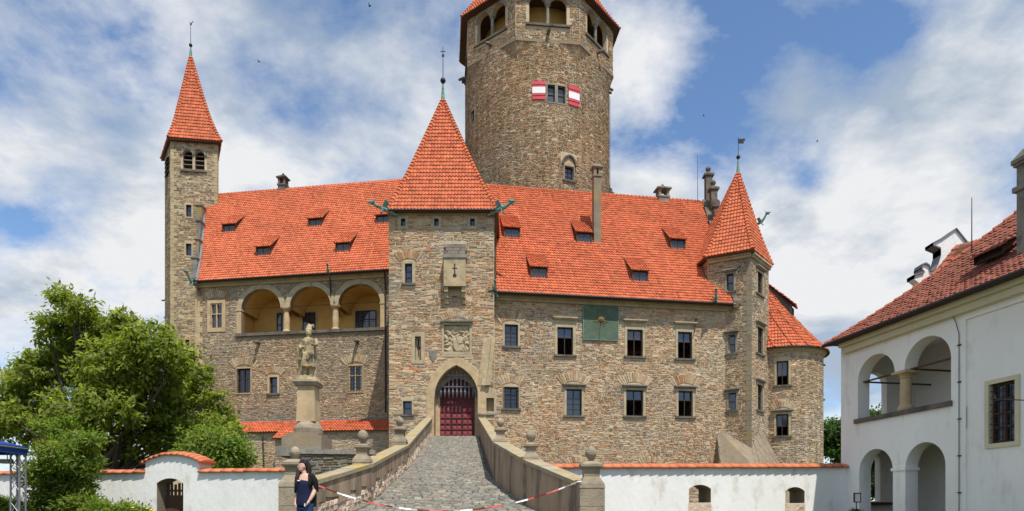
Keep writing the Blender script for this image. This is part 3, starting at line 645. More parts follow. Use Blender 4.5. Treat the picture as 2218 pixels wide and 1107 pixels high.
# ================================================================== right-hand (south) wing
def wing_east():
    A = Vector((-1.48, 56.0)); d = Vector((.988, .156)).normalized(); B = A+d*22.9
    fr = Flat(A, B); inn = -fr.n; L = fr.L; ZE = 19.8; ZR = 33.3
    root = thing('palace_wing', 'stone wing under orange tiles right of gate tower, with green sundial on its wall', 'building', (10, 60, GZ), 'castle wings')
    ops = []
    for a in ((1093, 1122, 703, 750), (1092, 1122, 839, 885)):
        window(root, fr, ops, *a, sur=.14, cols=2, rows=2, tr=.66, spanes=3, fan=.55, grille=a[2] > 800)
    for a in ((1207, 1241, 709, 769), (1358, 1392, 714, 772), (1468, 1499, 719, 777)):
        window(root, fr, ops, *a, sur=.2, hood=.42, cols=2, rows=2, tr=.64, openlow=True)
    window(root, fr, ops, 1227, 1260, 843, 900, sur=.2, hood=.03, cols=2, rows=2, tr=.66, spanes=3, fan=.62)
    for a in ((1356, 1393, 845, 901), (1469, 1500, 847, 902)):
        window(root, fr, ops, *a, sur=.2, hood=.03, cols=2, rows=2, tr=.64, openlow=True, fan=.62)
    for px in (1250, 1410): fan_stones(root, fr, ops, fr.uz(px, 1000)[0], fr.uz(px, 1006)[1], .9, .6)
    m = MB(); wall_sheet(m, fr, 0, L, GZ, ZE, ops); m.build('wall', MT['mortar'], root)
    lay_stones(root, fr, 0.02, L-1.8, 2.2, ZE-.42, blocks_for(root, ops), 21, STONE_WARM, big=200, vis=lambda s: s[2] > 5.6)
    # other walls
    m = MB(); Pb = lambda u, v: (A+d*u+inn*v)
    for (u0, v0), (u1, v1) in (((L, 0), (L, 18)), ((L, 18), (-4, 18)), ((-4, 18), (-4, 9)), ((-4, 9), (0, .3))):
        a, b = Pb(u0, v0), Pb(u1, v1); m.quad((*a, GZ), (*b, GZ), (*b, ZE), (*a, ZE))
    a = Pb(L, 0); b = Pb(L, 18); t = Pb(L, 9); m.add([(*a, ZE), (*b, ZE), (*t, ZR-.1)], ((0, 1, 2),)); m.build('side_wall', MT['mortar'], root)
    m = MB(); m.prism([tuple(Pb(*q)) for q in ((.2, .45), (L-.2, .45), (L-.2, 17.5), (.2, 17.5))], 8.3, 8.6); m.build('floor', MT['greywood'], root)
    cornice(root, fr, 0.02, L, ZE-.02)
    eo = .88; e0 = A+fr.n*eo
    m = MB(); fbox(m, fr, -.4, L+.2, ZE-.018, ZE+.01, -.4, eo-.06); m.build('soffit', MT['wood'], root)
    Lf = lambda t: tuple((e0+d*(-.6-3.0*t)+inn*(9+eo)*t))+(ZE+(ZR-ZE)*t,)
    r0 = d.dot(Vector((X(1583, 58.8), 58.8))-e0); r1 = d.dot(Vector((19.4, 68.4))-e0)
    Rf = lambda t: tuple((e0+d*(r0+(r1-r0)*t)+inn*(9+eo)*t))+(ZE+(ZR-ZE)*t,)
    roof = tile_patch(root, Lf, Rf, .27, .37, seed=31)
    Lb = lambda t: tuple((A+d*(-3)+inn*(18.5-9.5*t)))+(ZE+(ZR-ZE)*t,); Rb = lambda t: tuple((A+d*L+inn*(18.5-9.5*t)))+(ZE+(ZR-ZE)*t,)
    m = MB(); m.quad(Rb(0), Lb(0), Lb(1), Rb(1)); m.build('rear_roof', MT['deck'], root)
    cap_run(roof, lambda t: tuple(Vector(Lf(1)).lerp(Vector(Rf(1)), t)), 66, .15, seed=8)
    a, b = Vector(Lf(0)), Vector(Rf(0)); gutter(root, a-Vector((0, .04, .03)), b-Vector((0, .04, .03)), .10)
    pn = (Vector(Rf(0))-Vector(Lf(0))).cross(Vector(Lf(1))-Vector(Lf(0))).normalized(); ang = math.atan2(d.y, d.x)
    for px, py in ((1109, 519), (1168, 606), (1266, 529), (1387, 613), (1469, 543)):
        dormer(root, ray_plane(px, py, a, pn), ang)
    # tall chimney and ridge chimney
    p = ray_plane(1292, 528, a, pn); chimney(root, p.x+.05, p.y+.35, p.z-1.2, Zp(352, p.y), .68, .68, 'spur', ang, cap=.14)
    p = Vector(Lf(1)).lerp(Vector(Rf(1)), .82); px = X(1436, p.y); chimney(root, px, p.y+.2, ZR-.9, Zp(404, p.y+.2), 1.1, .9, 'grey', ang, cap=.2)
    m = MB(); q = P3(1511, 430, 68.2); m.loft([q-Vector((0, 0, .8)), P3(1511, 336, 68.2)], [.03, .015], 5); m.build('lightning_conductor', MT['iron'], root)
    # stepped and scrolled gable at the far end
    Rv = [Vector(Rf(t)) for t in (0, .25, .5, .75, 1)]
    for i, (px0, px1, y0, y1) in enumerate(((1524, 1545, 372, 445), (1535, 1556, 402, 470), (1541, 1556, 440, 500), (1545, 1562, 462, 520), (1548, 1570, 500, 545))):
        t = 1-i*.13; D = Rf(t)[1]+.1; x0, x1 = X(px0, D), X(px1, D); z0, z1 = Zp(y1, D)-.6, Zp(y0, D); m = MB()
        m.box(x0+.18, x1-.18, D-.3, D+.4, z0, z1-.5); m.box(x0, x1, D-.42, D+.52, z1-.5, z1-.3)
        m.hexa([(x0+.04, D-.38, z1-.3), (x1-.04, D-.38, z1-.3), (x1-.04, D+.48, z1-.3), (x0+.04, D+.48, z1-.3), ((x0+x1)/2-.1, D-.0, z1), ((x0+x1)/2+.1, D-.0, z1), ((x0+x1)/2+.1, D+.2, z1), ((x0+x1)/2-.1, D+.2, z1)])
        if i < 2: m.lathe((x0+x1)/2, D+.1, [(.08, z1-.05), (.2, z1+.12), (.28, z1+.3), (.2, z1+.5), (.03, z1+.62)], 10)
        elif i < 4: m.loft([(x1-.25, D-.3, z1-.1), (x1-.25, D+.3, z1-.1)], [.36, .36], 12)
        m.build('gable_step', MT['darkst'], root)
    m = MB(); tt = [i/10 for i in range(11)]
    for a_, b_ in zip(tt, tt[1:]):
        p, q = Vector(Rf(a_)), Vector(Rf(b_)); o1 = Vector((.04, 0, -.3)); o2 = Vector((.5, .0, .3)); m.hexa([p+o1, p+Vector((.5, 0, -.3)), p+o2, p+Vector((.04, 0, .3)), q+o1, q+Vector((.5, 0, -.3)), q+o2, q+Vector((.04, 0, .3))])
    m.build('gable_coping', MT['darkst'], root)
    dragon(root, (*(A+d*.15+fr.n*.3), ZE-.2), (-.1, -1), 1.0, .9); q = Vector(Rf(0)); dragon(root, q-d.to_3d()*1.6+Vector((0, .1, .15)), (-.25, -1), .9, .8)
    m = MB(); q0 = Vector(Rf(0)); m.hexa([q0+Vector((.05, -.05, -.05)), q0+Vector((.25, -.05, -.05)), q0+Vector((.25, .05, .12)), q0+Vector((.05, .05, .12)), q0+Vector((-1.6, .55, 1.05)), q0+Vector((-1.4, .6, 1.05)), q0+Vector((-1.4, .7, 1.2)), q0+Vector((-1.6, .65, 1.2))]); m.build('flashing', MT['lead'], root)
    for px, y0, y1 in ((1503, 690, 722),):
        u = fr.uz(px, y0)[0]; m = MB(); m.loft([fr.F(u+.2, fr.uz(px, y0)[1], .05), fr.F(u-.05, fr.uz(px, y1)[1], .3)], [.05, .04], 6); m.build('iron_bracket', MT['iron'], root)
    return fr
FE = wing_east()
def sundial():
    fr = FE; u0, z0 = fr.uz(1262, 738); u1, z1 = fr.uz(1339, 656); z0 = fr.uz(1300, 738)[1]; z1 = fr.uz(1300, 656)[1]
    root = thing('sundial', 'square green copper sundial with gilded sun face on castle wall', 'sundial', fr.F((u0+u1)/2, z0, .1))
    m = MB(); fbox(m, fr, u0, u1, z0, z1, .06, .14); p = m.build('dial_plate', MT['dial'], root)
    m = MB(); ring_boxes(m, fr, u0+.05, u1-.05, z0+.05, z1-.05, .05, .141, .165); m.build('dial_rim', MT['copper'], p)
    uc, zc = (u0+u1)/2, z0+(z1-z0)*.56; f = lambda u, z, o: fr.F(u, z, o)
    m = MB(); n = 16
    for k in range(n):
        a = 2*math.pi*k/n; r1 = .74 if k % 2 else .6; w = .055
        c, s = math.cos(a), math.sin(a); pts = [(c*.28-s*w, s*.28+c*w), (c*.28+s*w, s*.28-c*w), (c*r1, s*r1)]
        m.add([f(uc+x, zc+y, .145) for x, y in pts]+[f(uc+x*.98, zc+y*.98, .18) for x, y in pts], ((3, 4, 5), (0, 1, 4, 3), (1, 2, 5, 4), (2, 0, 3, 5)))
    m.build('sun_ray', MT['gold'], p, kind='stuff')
    m = MB(); n_ = fr.n.to_3d(); c = Vector(f(uc, zc, .14)); m.loft([c, c+n_*.06, c+n_*.13, c+n_*.16], [.30, .30, .2, .05], 18, ref=(0, 0, 1)); m.build('sun_face', MT['gold'], p)
    m = MB(); m.loft([c+n_*.1, c+n_*.7-Vector((0, 0, .62))], [.025, .02], 6); m.build('gnomon', MT['iron'], p)
    m = MB()
    for k in range(9):
        a = math.pi+(k+1)*math.pi/10; c0, s0 = math.cos(a), math.sin(a); q0 = (uc+c0*.95, zc+s0*.95); q1 = (uc+c0*1.25, zc+s0*1.25)
        m.hexa([f(q0[0]-.012, q0[1], .1402), f(q0[0]+.012, q0[1], .1402), f(q1[0]+.012, q1[1], .1402), f(q1[0]-.012, q1[1], .1402), f(q0[0]-.012, q0[1], .146), f(q0[0]+.012, q0[1], .146), f(q1[0]+.012, q1[1], .146), f(q1[0]-.012, q1[1], .146)])
    m.build('hour_line', MT['gold'], p, kind='stuff')
sundial()

# ================================================================== left-hand wing with the loggia
def wing_west():
    A = Vector((-31.2, 66.1)); d = Vector((.988, -.156)).normalized(); B = A+d*21.2
    fr = Flat(A, B); inn = -fr.n; L = fr.L; ZE = 24.18; ZR = 37.4
    root = thing('loggia_wing', 'stone wing with three-arched yellow loggia under orange roof left of gate tower', 'building', (-21, 66, GZ), 'castle wings')
    ops = []
    window(root, fr, ops, 456, 482, 657, 712, sur=.32, surmat='sand', cols=2, rows=2, tr=.58, stone_mull=True, sill=False, fan=.6)
    window(root, fr, ops, 514, 542, 799, 851, sur=.16, surmat='sand', cols=2, rows=2, tr=.62, stone_mull=False, grille=True, sill=False, fan=.6)
    window(root, fr, ops, 584, 601, 817, 852, sur=.2, surmat='sand', cols=1, rows=2, tr=.5, sill=True, fan=.5)
    window(root, fr, ops, 756, 784, 793, 848, sur=.16, surmat='sand', cols=2, rows=2, tr=.62, stone_mull=True, grille=True, sill=False, fan=.6)
    window(root, fr, ops, 404, 410, 736, 748, sur=0, cols=1, rows=1, sill=False) if False else None
    arch = []
    zsill = fr.uz(660, 717)[1]
    for p0, p1, yt, ys in ((523, 608, 626, 668), (628, 716, 620.5, 664), (733, 824, 615, 660)):
        u0 = fr.uz(p0, 700)[0]; u1 = fr.uz(p1, 700)[0]; pm = (p0+p1)/2
        arch.append(Op(u0, u1, zsill, fr.uz(pm, yt)[1], arch='round', zs=fr.uz(660, 664)[1], depth=.55, mg=.5, mgz=.5))
    for o in arch: archivolt(root, fr, o, .5, -.5, .06, 11, 'sandpale', key=True)
    bl = blocks_for(root, ops+arch)
    bl += [Op((a.u1+b.u0)/2-.5, (a.u1+b.u0)/2+.5, zsill-.3, a.zs+.4).block for a, b in zip(arch, arch[1:])]
    ua, ub = arch[0].u0, arch[-1].u1; gaps = []
    for a, b in zip(arch, arch[1:]): a.skipR = b.skipL = True; gaps.append(Op(a.u1, b.u0, zsill, a.zs, depth=0))
    m = MB(); wall_sheet(m, fr, 0, L, GZ, ZE, ops+arch+gaps)
    for g in gaps: m.quad(fr.F(g.u0, g.z1), fr.F(g.u1, g.z1), fr.F(g.u1, g.z1, -.55), fr.F(g.u0, g.z1, -.55)); m.build('wall', MT['mortar'], root)
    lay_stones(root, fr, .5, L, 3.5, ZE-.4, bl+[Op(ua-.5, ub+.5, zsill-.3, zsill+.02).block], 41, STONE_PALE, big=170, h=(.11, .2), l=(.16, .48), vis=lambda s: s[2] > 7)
    # quoins on the outer corner
    z = 8.0; k = 0
    while z < ZE-.9:
        m = MB(); w = .55 if k % 2 else .9; fbox(m, fr, -.06, w*.8, z, z+.5, -.4, .045+.004*(k % 2)); m.build('quoin', MT['sand'], root); z += .515; k += 1
    # loggia: sill, columns, inner room with its own doors and windows
    m = MB(); fbox(m, fr, ua-.55, ub+.45, zsill-.28, zsill, -.7, .22); m.build('loggia_sill', MT['darkst'], root)
    for a, b in zip(arch, arch[1:]):
        p = Vector(fr.F((a.u1+b.u0)/2, 0, -.26)); zt = a.zs; h = zt-zsill
        m = MB(); m.lathe(p.x, p.y, [(.40, zsill), (.40, zsill+.12), (.29, zsill+.22), (.31, zsill+h*.4), (.26, zt-.35), (.32, zt-.3), (.28, zt-.24), (.44, zt-.1), (.46, zt+.02)], 16); m.build('column', MT['sand'], root, smooth=False)
    for u, w in ((ua, .5), (ub, -.5)):
        m = MB(); fbox(m, fr, min(u, u-w), max(u, u-w), zsill, arch[0].zs, -.5, .05); fbox(m, fr, min(u, u-w)-.05, max(u, u-w)+.05, arch[0].zs-.12, arch[0].zs+.01, -.5, .10); m.build('pilaster', MT['sand'], root)
    dp = 3.4; m = MB(); F = fr.F; U0, U1 = ua-.6, ub+.6; zc = arch[2].z1+.35
    m.quad(F(U0, zsill-.3, -dp), F(U1, zsill-.3, -dp), F(U1, zc, -dp), F(U0, zc, -dp)); m.quad(F(U0, zsill-.3, -.56), F(U0, zsill-.3, -dp), F(U0, zc, -dp), F(U0, zc, -.56))
    m.quad(F(U1, zsill-.3, -dp), F(U1, zsill-.3, -.56), F(U1, zc, -.56), F(U1, zc, -dp)); m.quad(F(U0, zc, -.56), F(U0, zc, -dp), F(U1, zc, -dp), F(U1, zc, -.56))
    m.build('loggia_plaster', MT['ochre'], root)
    m = MB(); m.quad(F(U0, zsill-.3, -.56), F(U1, zsill-.3, -.56), F(U1, zsill-.3, -dp), F(U0, zsill-.3, -dp)); m.build('loggia_floor', MT['sand'], root)
    m = MB()
    for i in range(3):     # shallow vault ribs along the ceiling
        o = arch[i]; n = 10
        for j in range(n):
            t0, t1 = math.pi*j/n, math.pi*(j+1)/n; rr = o.a+.12
            q = lambda t, oo: F(o.uc-math.cos(t)*rr, o.zs+math.sin(t)*(o.z1-o.zs+.05), oo)
            m.quad(q(t0, -.56), q(t0, -dp), q(t1, -dp), q(t1, -.56))
    m.build('loggia_vault', MT['ochre'], root)
    fb = Flat(fr.A-fr.n*dp, fr.B-fr.n*dp); dm = []
    window(root, fb, dm, 601, 612, 679, 730, sur=.12, surmat='sand', cols=1, rows=2, tr=.5, sill=False, depth=-.06, label='loggia door leaf')
    window(root, fb, dm, 657, 684, 678, 720, sur=.2, surmat='sand', cols=2, rows=2, tr=.55, sill=False, depth=-.06)
    window(root, fb, dm, 771, 816, 674, 712, sur=.22, surmat='sand', cols=3, rows=2, tr=.5, sill=False, depth=-.06)
    # memorial slab leaning inside, round-topped
    u, z = fb.uz(585, 718); o = Op(u-.55, u+.55, zsill-.3, zsill+.95, arch='round', zs=zsill+.45); m = MB(); cc = [(o.u0, o.z0)]+o.curve(8)+[(o.u1, o.z0)]
    vs = [F(a, b, -2.9) for a, b in cc]+[F(a, b, -2.65) for a, b in cc]; n = len(cc); m.add(vs, [tuple(range(n-1, -1, -1)), tuple(range(n, 2*n))]+[(i, i+1, n+i+1, n+i) for i in range(n-1)]); m.build('memorial_slab', MT['grey'], root)
    for px in (631, 736):      # lanterns on brackets
        u, z = fb.uz(px, 684); m = MB(); o = -dp+.5; fbox(m, fr, u-.13, u+.13, z-.25, z+.2, o-.13, o+.13); fbox(m, fr, u-.18, u+.18, z+.2, z+.26, o-.18, o+.18); fbox(m, fr, u-.02, u+.02, z+.26, z+.7, o-.02, o+.02); fbox(m, fr, u-.02, u+.02, z+.66, z+.7, -dp, o); m.build('lantern', MT['iron'], root)
    m = MB(); m.loft([F(ua, arch[0].zs+.15, -.28), F(ub, arch[0].zs+.15, -.28)], [.022, .022], 5); m.build('tie_rod', MT['iron'], root)
    # spouts
    for px, py in ((561, 744), (775, 741)):
        u, z = fr.uz(px, py); m = MB(); m.loft([F(u, z+.05, -.2), F(u, z+.05, .4), F(u, z-.1, .85)], [(.2, .24), (.17, .2), (.1, .12)], 8); m.build('water_spout', MT['darkst'], root)
    # side and rear walls
    Pb = lambda u, v: (A+d*u+inn*v); lx = -2.6; m = MB()
    corners = [Pb(L, 0), Pb(L+1.5, 18), Pb(lx-2.4, 18), Pb(0, 0)]
    for a, b in zip(corners, corners[1:]): m.quad((*a, GZ), (*b, GZ), (*b, ZE), (*a, ZE))
    m.build('side_wall', MT['mortar'], root)
    cornice(root, fr, .02, L, ZE-.02)
    eo = .8; m = MB(); fbox(m, fr, .3, L+.3, ZE-.018, ZE+.01, -.4, eo-.12); m.build('soffit', MT['wood'], root)
    E = Vector((-30.36+.05, 65.3)); e0 = E
    T = Vector((-34.5, 75.75))
    def Lf(t): p = E+(T-E)*t-d*(.38*(1-t)**4); return (p.x, p.y, ZE+(ZR-ZE)*t)
    Re = Pb(L+.6, -eo); Rt = Pb(L+2.0, 9)
    def Rf(t): p = Re+(Rt-Re)*t; return (p.x, p.y, ZE+(ZR-ZE)*t)
    roof = tile_patch(root, Lf, Rf, .27, .37, seed=51)
    m = MB(); bl_, br_ = Pb(lx-3, 18.5), Pb(L+2, 18.5); m.quad((*br_, ZE), (*bl_, ZE), Lf(1), Rf(1)); m.build('rear_roof', MT['deck'], root)
    cap_run(roof, lambda t: tuple(Vector(Lf(1)).lerp(Vector(Rf(1)), t)), 66, .15, seed=9)
    a, b = Vector(Lf(0)), Vector(Rf(0)); gutter(root, a-Vector((0, .04, .03)), b-Vector((0, .04, .03)), .10)
    pn = (Vector(Rf(0))-a).cross(Vector(Rf(1))-Vector(Rf(0))).normalized(); ang = math.atan2(d.y, d.x)
    for px, py in ((495, 508), (682, 496), (569, 558), (742, 550), (829, 489)): dormer(root, ray_plane(px, py, a, pn), ang)
    p = Vector(Lf(1)).lerp(Vector(Rf(1)), .3); D = p.y-.2; chimney(root, X(612, D), D+.2, ZR-.9, Zp(378, D), .85, .8, 'darkst', ang, cap=.16)
    # verge: lead strip, gable wall and stepped coping
    m = MB(); mg = MB()
    tt = [i/14 for i in range(15)]
    for s, t in zip(tt, tt[1:]):
        p, q = Vector(Lf(s)), Vector(Lf(t)); w = Vector((-.22, .0, 0)); n = Vector((0, -.08, .1)); m.hexa([p+w-n, p-n, p+n, p+w+n, q+w-n, q-n, q+n, q+w+n])
        mg.quad((p.x-.1, p.y, ZE-1.2), (q.x-.1, q.y, ZE-1.2), (q.x-.1, q.y, q.z-.05), (p.x-.1, p.y, p.z-.05))
    m.build('verge_flashing', MT['lead'], root); mg.build('gable_wall', MT['mortar'], root)
    for i, (px0, px1, y0, y1) in enumerate(((427, 440, 418, 448), (428, 442, 447, 482), (428, 442, 480, 522), (426, 440, 520, 562), (417, 434, 560, 600))):
        t = .88-.17*i; D = Lf(t)[1]; x0, x1 = X(px0, D), X(px1, D); z0, z1 = Zp(y1, D), Zp(y0, D); m = MB(); x1 = min(x1+.1, Lf(t)[0]-.2)
        m.box(x0+.12, x1, D-.5, D+.5, z0-.3, z1-.14); m.box(x0-.04, x1+.06, D-.6, D+.6, z1-.14, z1); m.box(x0+.1, x0+.4, D-.2, D+.2, z1, z1+.4); m.build('gable_step', MT['spur' if i % 2 else 'grey'], root)
    dragon(root, (*(A+fr.n*.25+d*.1), ZE-.15), (-.3, -1), 1.1, .8); dragon(root, (*(A+d*fr.uz(717, 590)[0]+fr.n*.45), ZE+.05), (0.05, -1), .75, .8)
    u = fr.uz(717, 600)[0]; downpipe(root, [F(u, ZE-.1, .3), F(u, ZE-.9, .12), F(u, zsill+3.2, .1)], .06)
    u = fr.uz(836, 600)[0]; downpipe(root, [F(u, ZE-.1, .35), F(u, ZE-1.5, .15), F(u, 11, .12)], .07)
    return fr
FW = wing_west()
def lean_to():
    fr = FW; root = thing('covered_wall', 'low stone wall capped by narrow orange tiled roof below the loggia wing', 'wall', (-18, 61.5, GZ))
    A = Vector((-29, 62.6)); B = Vector((-10.2, 60.0)); f = Flat(A, B); zt, zb = 10.25, 8.95
    m = MB(); wall_sheet(m, f, 0, f.L, GZ, zb+.1, []); m.build('wall', MT['mortar'], root)
    lay_stones(root, f, 0, f.L, 4.5, zb-.1, [], 61, STONE_PALE, big=40, h=(.13, .24), l=(.22, .7), vis=lambda s: s[2] > 5.5)
    nn = f.n
    Lf = lambda t: (A.x+nn.x*(.35-2.4*t), A.y+nn.y*(.35-2.4*t), zb+(zt-zb)*t); Rf = lambda t: (B.x+nn.x*(.35-2.4*t), B.y+nn.y*(.35-2.4*t), zb+(zt-zb)*t)
    roof = tile_patch(root, Lf, Rf, .27, .36, seed=63)
    m = MB(); a, b = Vector(Lf(1)), Vector(Rf(1)); o = Vector((0, 0, .12)); m.hexa([a, b, b+Vector((0, .3, 0)), a+Vector((0, .3, 0)), a+o, b+o, b+o+Vector((0, .3, 0)), a+o+Vector((0, .3, 0))]); m.build('flashing', MT['lead'], root)
    m = MB(); m.hexa([Vector(Rf(0))+Vector((-.15, 0, .04)), Vector(Rf(0))+Vector((.05, 0, .04)), Vector(Rf(0))+Vector((.05, 0, .14)), Vector(Rf(0))+Vector((-.15, 0, .14)), Vector(Rf(1))+Vector((-.15, 0, .04)), Vector(Rf(1))+Vector((.05, 0, .04)), Vector(Rf(1))+Vector((.05, 0, .2)), Vector(Rf(1))+Vector((-.15, 0, .2))]); m.build('verge_flashing', MT['lead'], root)
    # lower projecting bay of the same roof
    u0, u1 = f.uz(608, 940)[0], f.uz(652, 940)[0]; q = lambda u, t: (A.x+f.d.x*u+nn.x*(.36+1.3*(1-t)), A.y+f.d.y*u+nn.y*(.36+1.3*(1-t)), zb-.75+.78*t)
    tile_patch(root, lambda t: q(u0, t), lambda t: q(u1, t), .27, .36, seed=64, deckname='bay_roof')
    m = MB(); fbox(m, f, u0+.15, u1-.1, GZ, zb-.55, -.1, 1.35); m.build('bay_wall', MT['mortar'], root)
    lay_stones(root, Flat(f.F(u0+.15, 0, 1.36)[:2], f.F(u1-.1, 0, 1.36)[:2]), 0, u1-u0-.25, 4, zb-.75, [], 66, STONE_PALE, big=0)
    m = MB(); m.loft([f.F(u0-1.6, 8.6, .3), f.F(u0-1.5, 4, .1)], [.06, .06], 6); m.build('downpipe', MT['gutter'], root)
lean_to()

# ================================================================== bell tower
def bell_tower():
    FL, FR_, RL = Vector((X(370, 73.5), 73.5)), Vector((X(471, 74.2), 74.2)), Vector((X(357, 77.0), 77.0)); RR = FR_+(RL-FL)
    root = thing('bell_tower', 'slender square bell tower with red spire and twin arched belfry openings', 'tower', (-36, 75.5, GZ))
    fr = Flat(FL, FR_); ZT = Zp(303, 73.7); ops = []
    arch = []
    for p0, p1 in ((396, 417), (422, 443)):
        u0, u1 = fr.uz(p0, 350)[0], fr.uz(p1, 350)[0]; arch.append(Op(u0, u1, fr.uz(420, 369)[1], fr.uz(420, 326)[1], arch='round', depth=.5, mg=.2, mgz=.2))
    window(root, fr, ops, 403, 415, 444, 470, sur=.12, surmat='sand', cols=1, rows=1, sill=False); window(root, fr, ops, 403, 415, 528, 554, sur=.12, surmat='sand', cols=1, rows=1, sill=False); window(root, fr, ops, 402, 411, 736, 750, sur=.08, surmat='sand', cols=1, rows=1, sill=False)
    m = MB(); wall_sheet(m, fr, 0, fr.L, GZ, ZT, ops+arch); m.build('wall', MT['mortar'], root)
    lay_stones(root, fr, .3, fr.L-.3, 15, ZT-.1, blocks_for(root, ops+arch), 81, STONE_BELL, h=(.2, .3), l=(.28, .62), split=.05, big=260, proud=.03)
    for o in arch:
        archivolt(root, fr, o, .2, -.2, .08, 7, 'grey')
        m = MB()
        for k in range(4): z = o.z0+.15+k*.5; fbox(m, fr, o.u0, o.u1, z+.05, z+.14, -.45, -.3); fbox(m, fr, o.u0, o.u1, z, z+.06, -.36, -.18)
        m.build('louvre', MT['greywood'], root)
    m = MB(); fbox(m, fr, arch[0].u0-.25, arch[1].u1+.25, arch[0].z0-.22, arch[0].z0, -.2, .2); m.build('sill', MT['darkst'], root)
    m = MB(); fbox(m, fr, arch[0].u0-.3, arch[0].u0-.02, arch[0].zs-.1, arch[0].zs+.06, -.05, .14); fbox(m, fr, arch[0].u1+.02, arch[1].u0-.02, arch[0].zs-.1, arch[0].zs+.06, -.05, .14); fbox(m, fr, arch[1].u1+.02, arch[1].u1+.3, arch[0].zs-.1, arch[0].zs+.06, -.05, .14); m.build('impost', MT['darkst'], root)
    sides = ((RL, FL), (FR_, RR), (RR, RL))
    for i, (a, b) in enumerate(sides):
        f = Flat(a, b); g = []
        if i == 0: g = [Op(f.L*.35, f.L*.72, arch[0].z0, arch[0].z1, arch='round', depth=.5, mg=.15)]
        m = MB(); wall_sheet(m, f, 0, f.L, GZ, ZT, g); m.build('wall', MT['mortar'], root)
        if i < 2: lay_stones(root, f, .3, f.L-.3, 15 if i == 0 else 30, ZT-.1, [o.block for o in g], 83+i, STONE_BELL, h=(.2, .3), l=(.28, .62), split=.05, big=20, proud=.03)
        if i == 0:
            m = MB()
            for k in range(4): z = g[0].z0+.1+k*.5; m.hexa([f.F(g[0].u0-.1, z, .25), f.F(g[0].u1+.1, z, .25), f.F(g[0].u1+.1, z+.3, -.1), f.F(g[0].u0-.1, z+.3, -.1), f.F(g[0].u0-.1, z+.05, .25), f.F(g[0].u1+.1, z+.05, .25), f.F(g[0].u1+.1, z+.36, -.1), f.F(g[0].u0-.1, z+.36, -.1)])
            m.build('louvre', MT['darkst'], root)
    z = 16.0; k = 0
    while z < ZT-.5:
        for (f, u0, u1) in ((fr, -.03, .35 if k % 2 else .6), (fr, fr.L-(.35 if k % 2 else .6), fr.L+.03)):
            m = MB(); fbox(m, f, u0, u1, z, z+.4, -.3, .05+.003*(k % 2)); m.build('quoin', MT['baystone'], root)
        z += .42; k += 1
    m = MB(); m.hexa([fr.F(-.3, GZ, 1.2), fr.F(fr.L, GZ, 1.2), fr.F(fr.L, GZ, -.2), fr.F(-.3, GZ, -.2), fr.F(0, 24, .02), fr.F(fr.L, 24, .02), fr.F(fr.L, 24, -.2), fr.F(0, 24, -.2)]); 
    pts = [Vector((X(p, D), D)) for p, D in ((364, 73.0), (479, 73.7), )]; L2 = Vector((X(349, 77.6), 77.6)); ev = [pts[0], pts[1], RR+(pts[1]-FR_)+Vector((.3, .6)), L2]
    ze = [Zp(297, 73.0), Zp(306, 73.7), Zp(306, 73.7), Zp(297, 73.0)]
    ap = P3(413, 122, 75.8)
    pyramid_roof(root, ev, ze, ap, e=.16, seed=500, tw=.3, row=.42, faces=(0, 1, 3))
    m = MB(); m.prism([tuple(p) for p in ev], ze[0]-.2, ze[0]-.06); m.build('eaves_board', MT['wood'], root)
    finial(root, ap.x, ap.y, ap.z, .2, Zp(102, 75.8), Zp(52, 75.8), 'rooster', br=.2)
    m = MB(); p = P3(350, 650, 77); m.loft([p+Vector((.8, 0, 0)), p-Vector((0, 0, .05))], [.12, .08], 6); m.build('water_spout', MT['darkst'], root)
bell_tower()
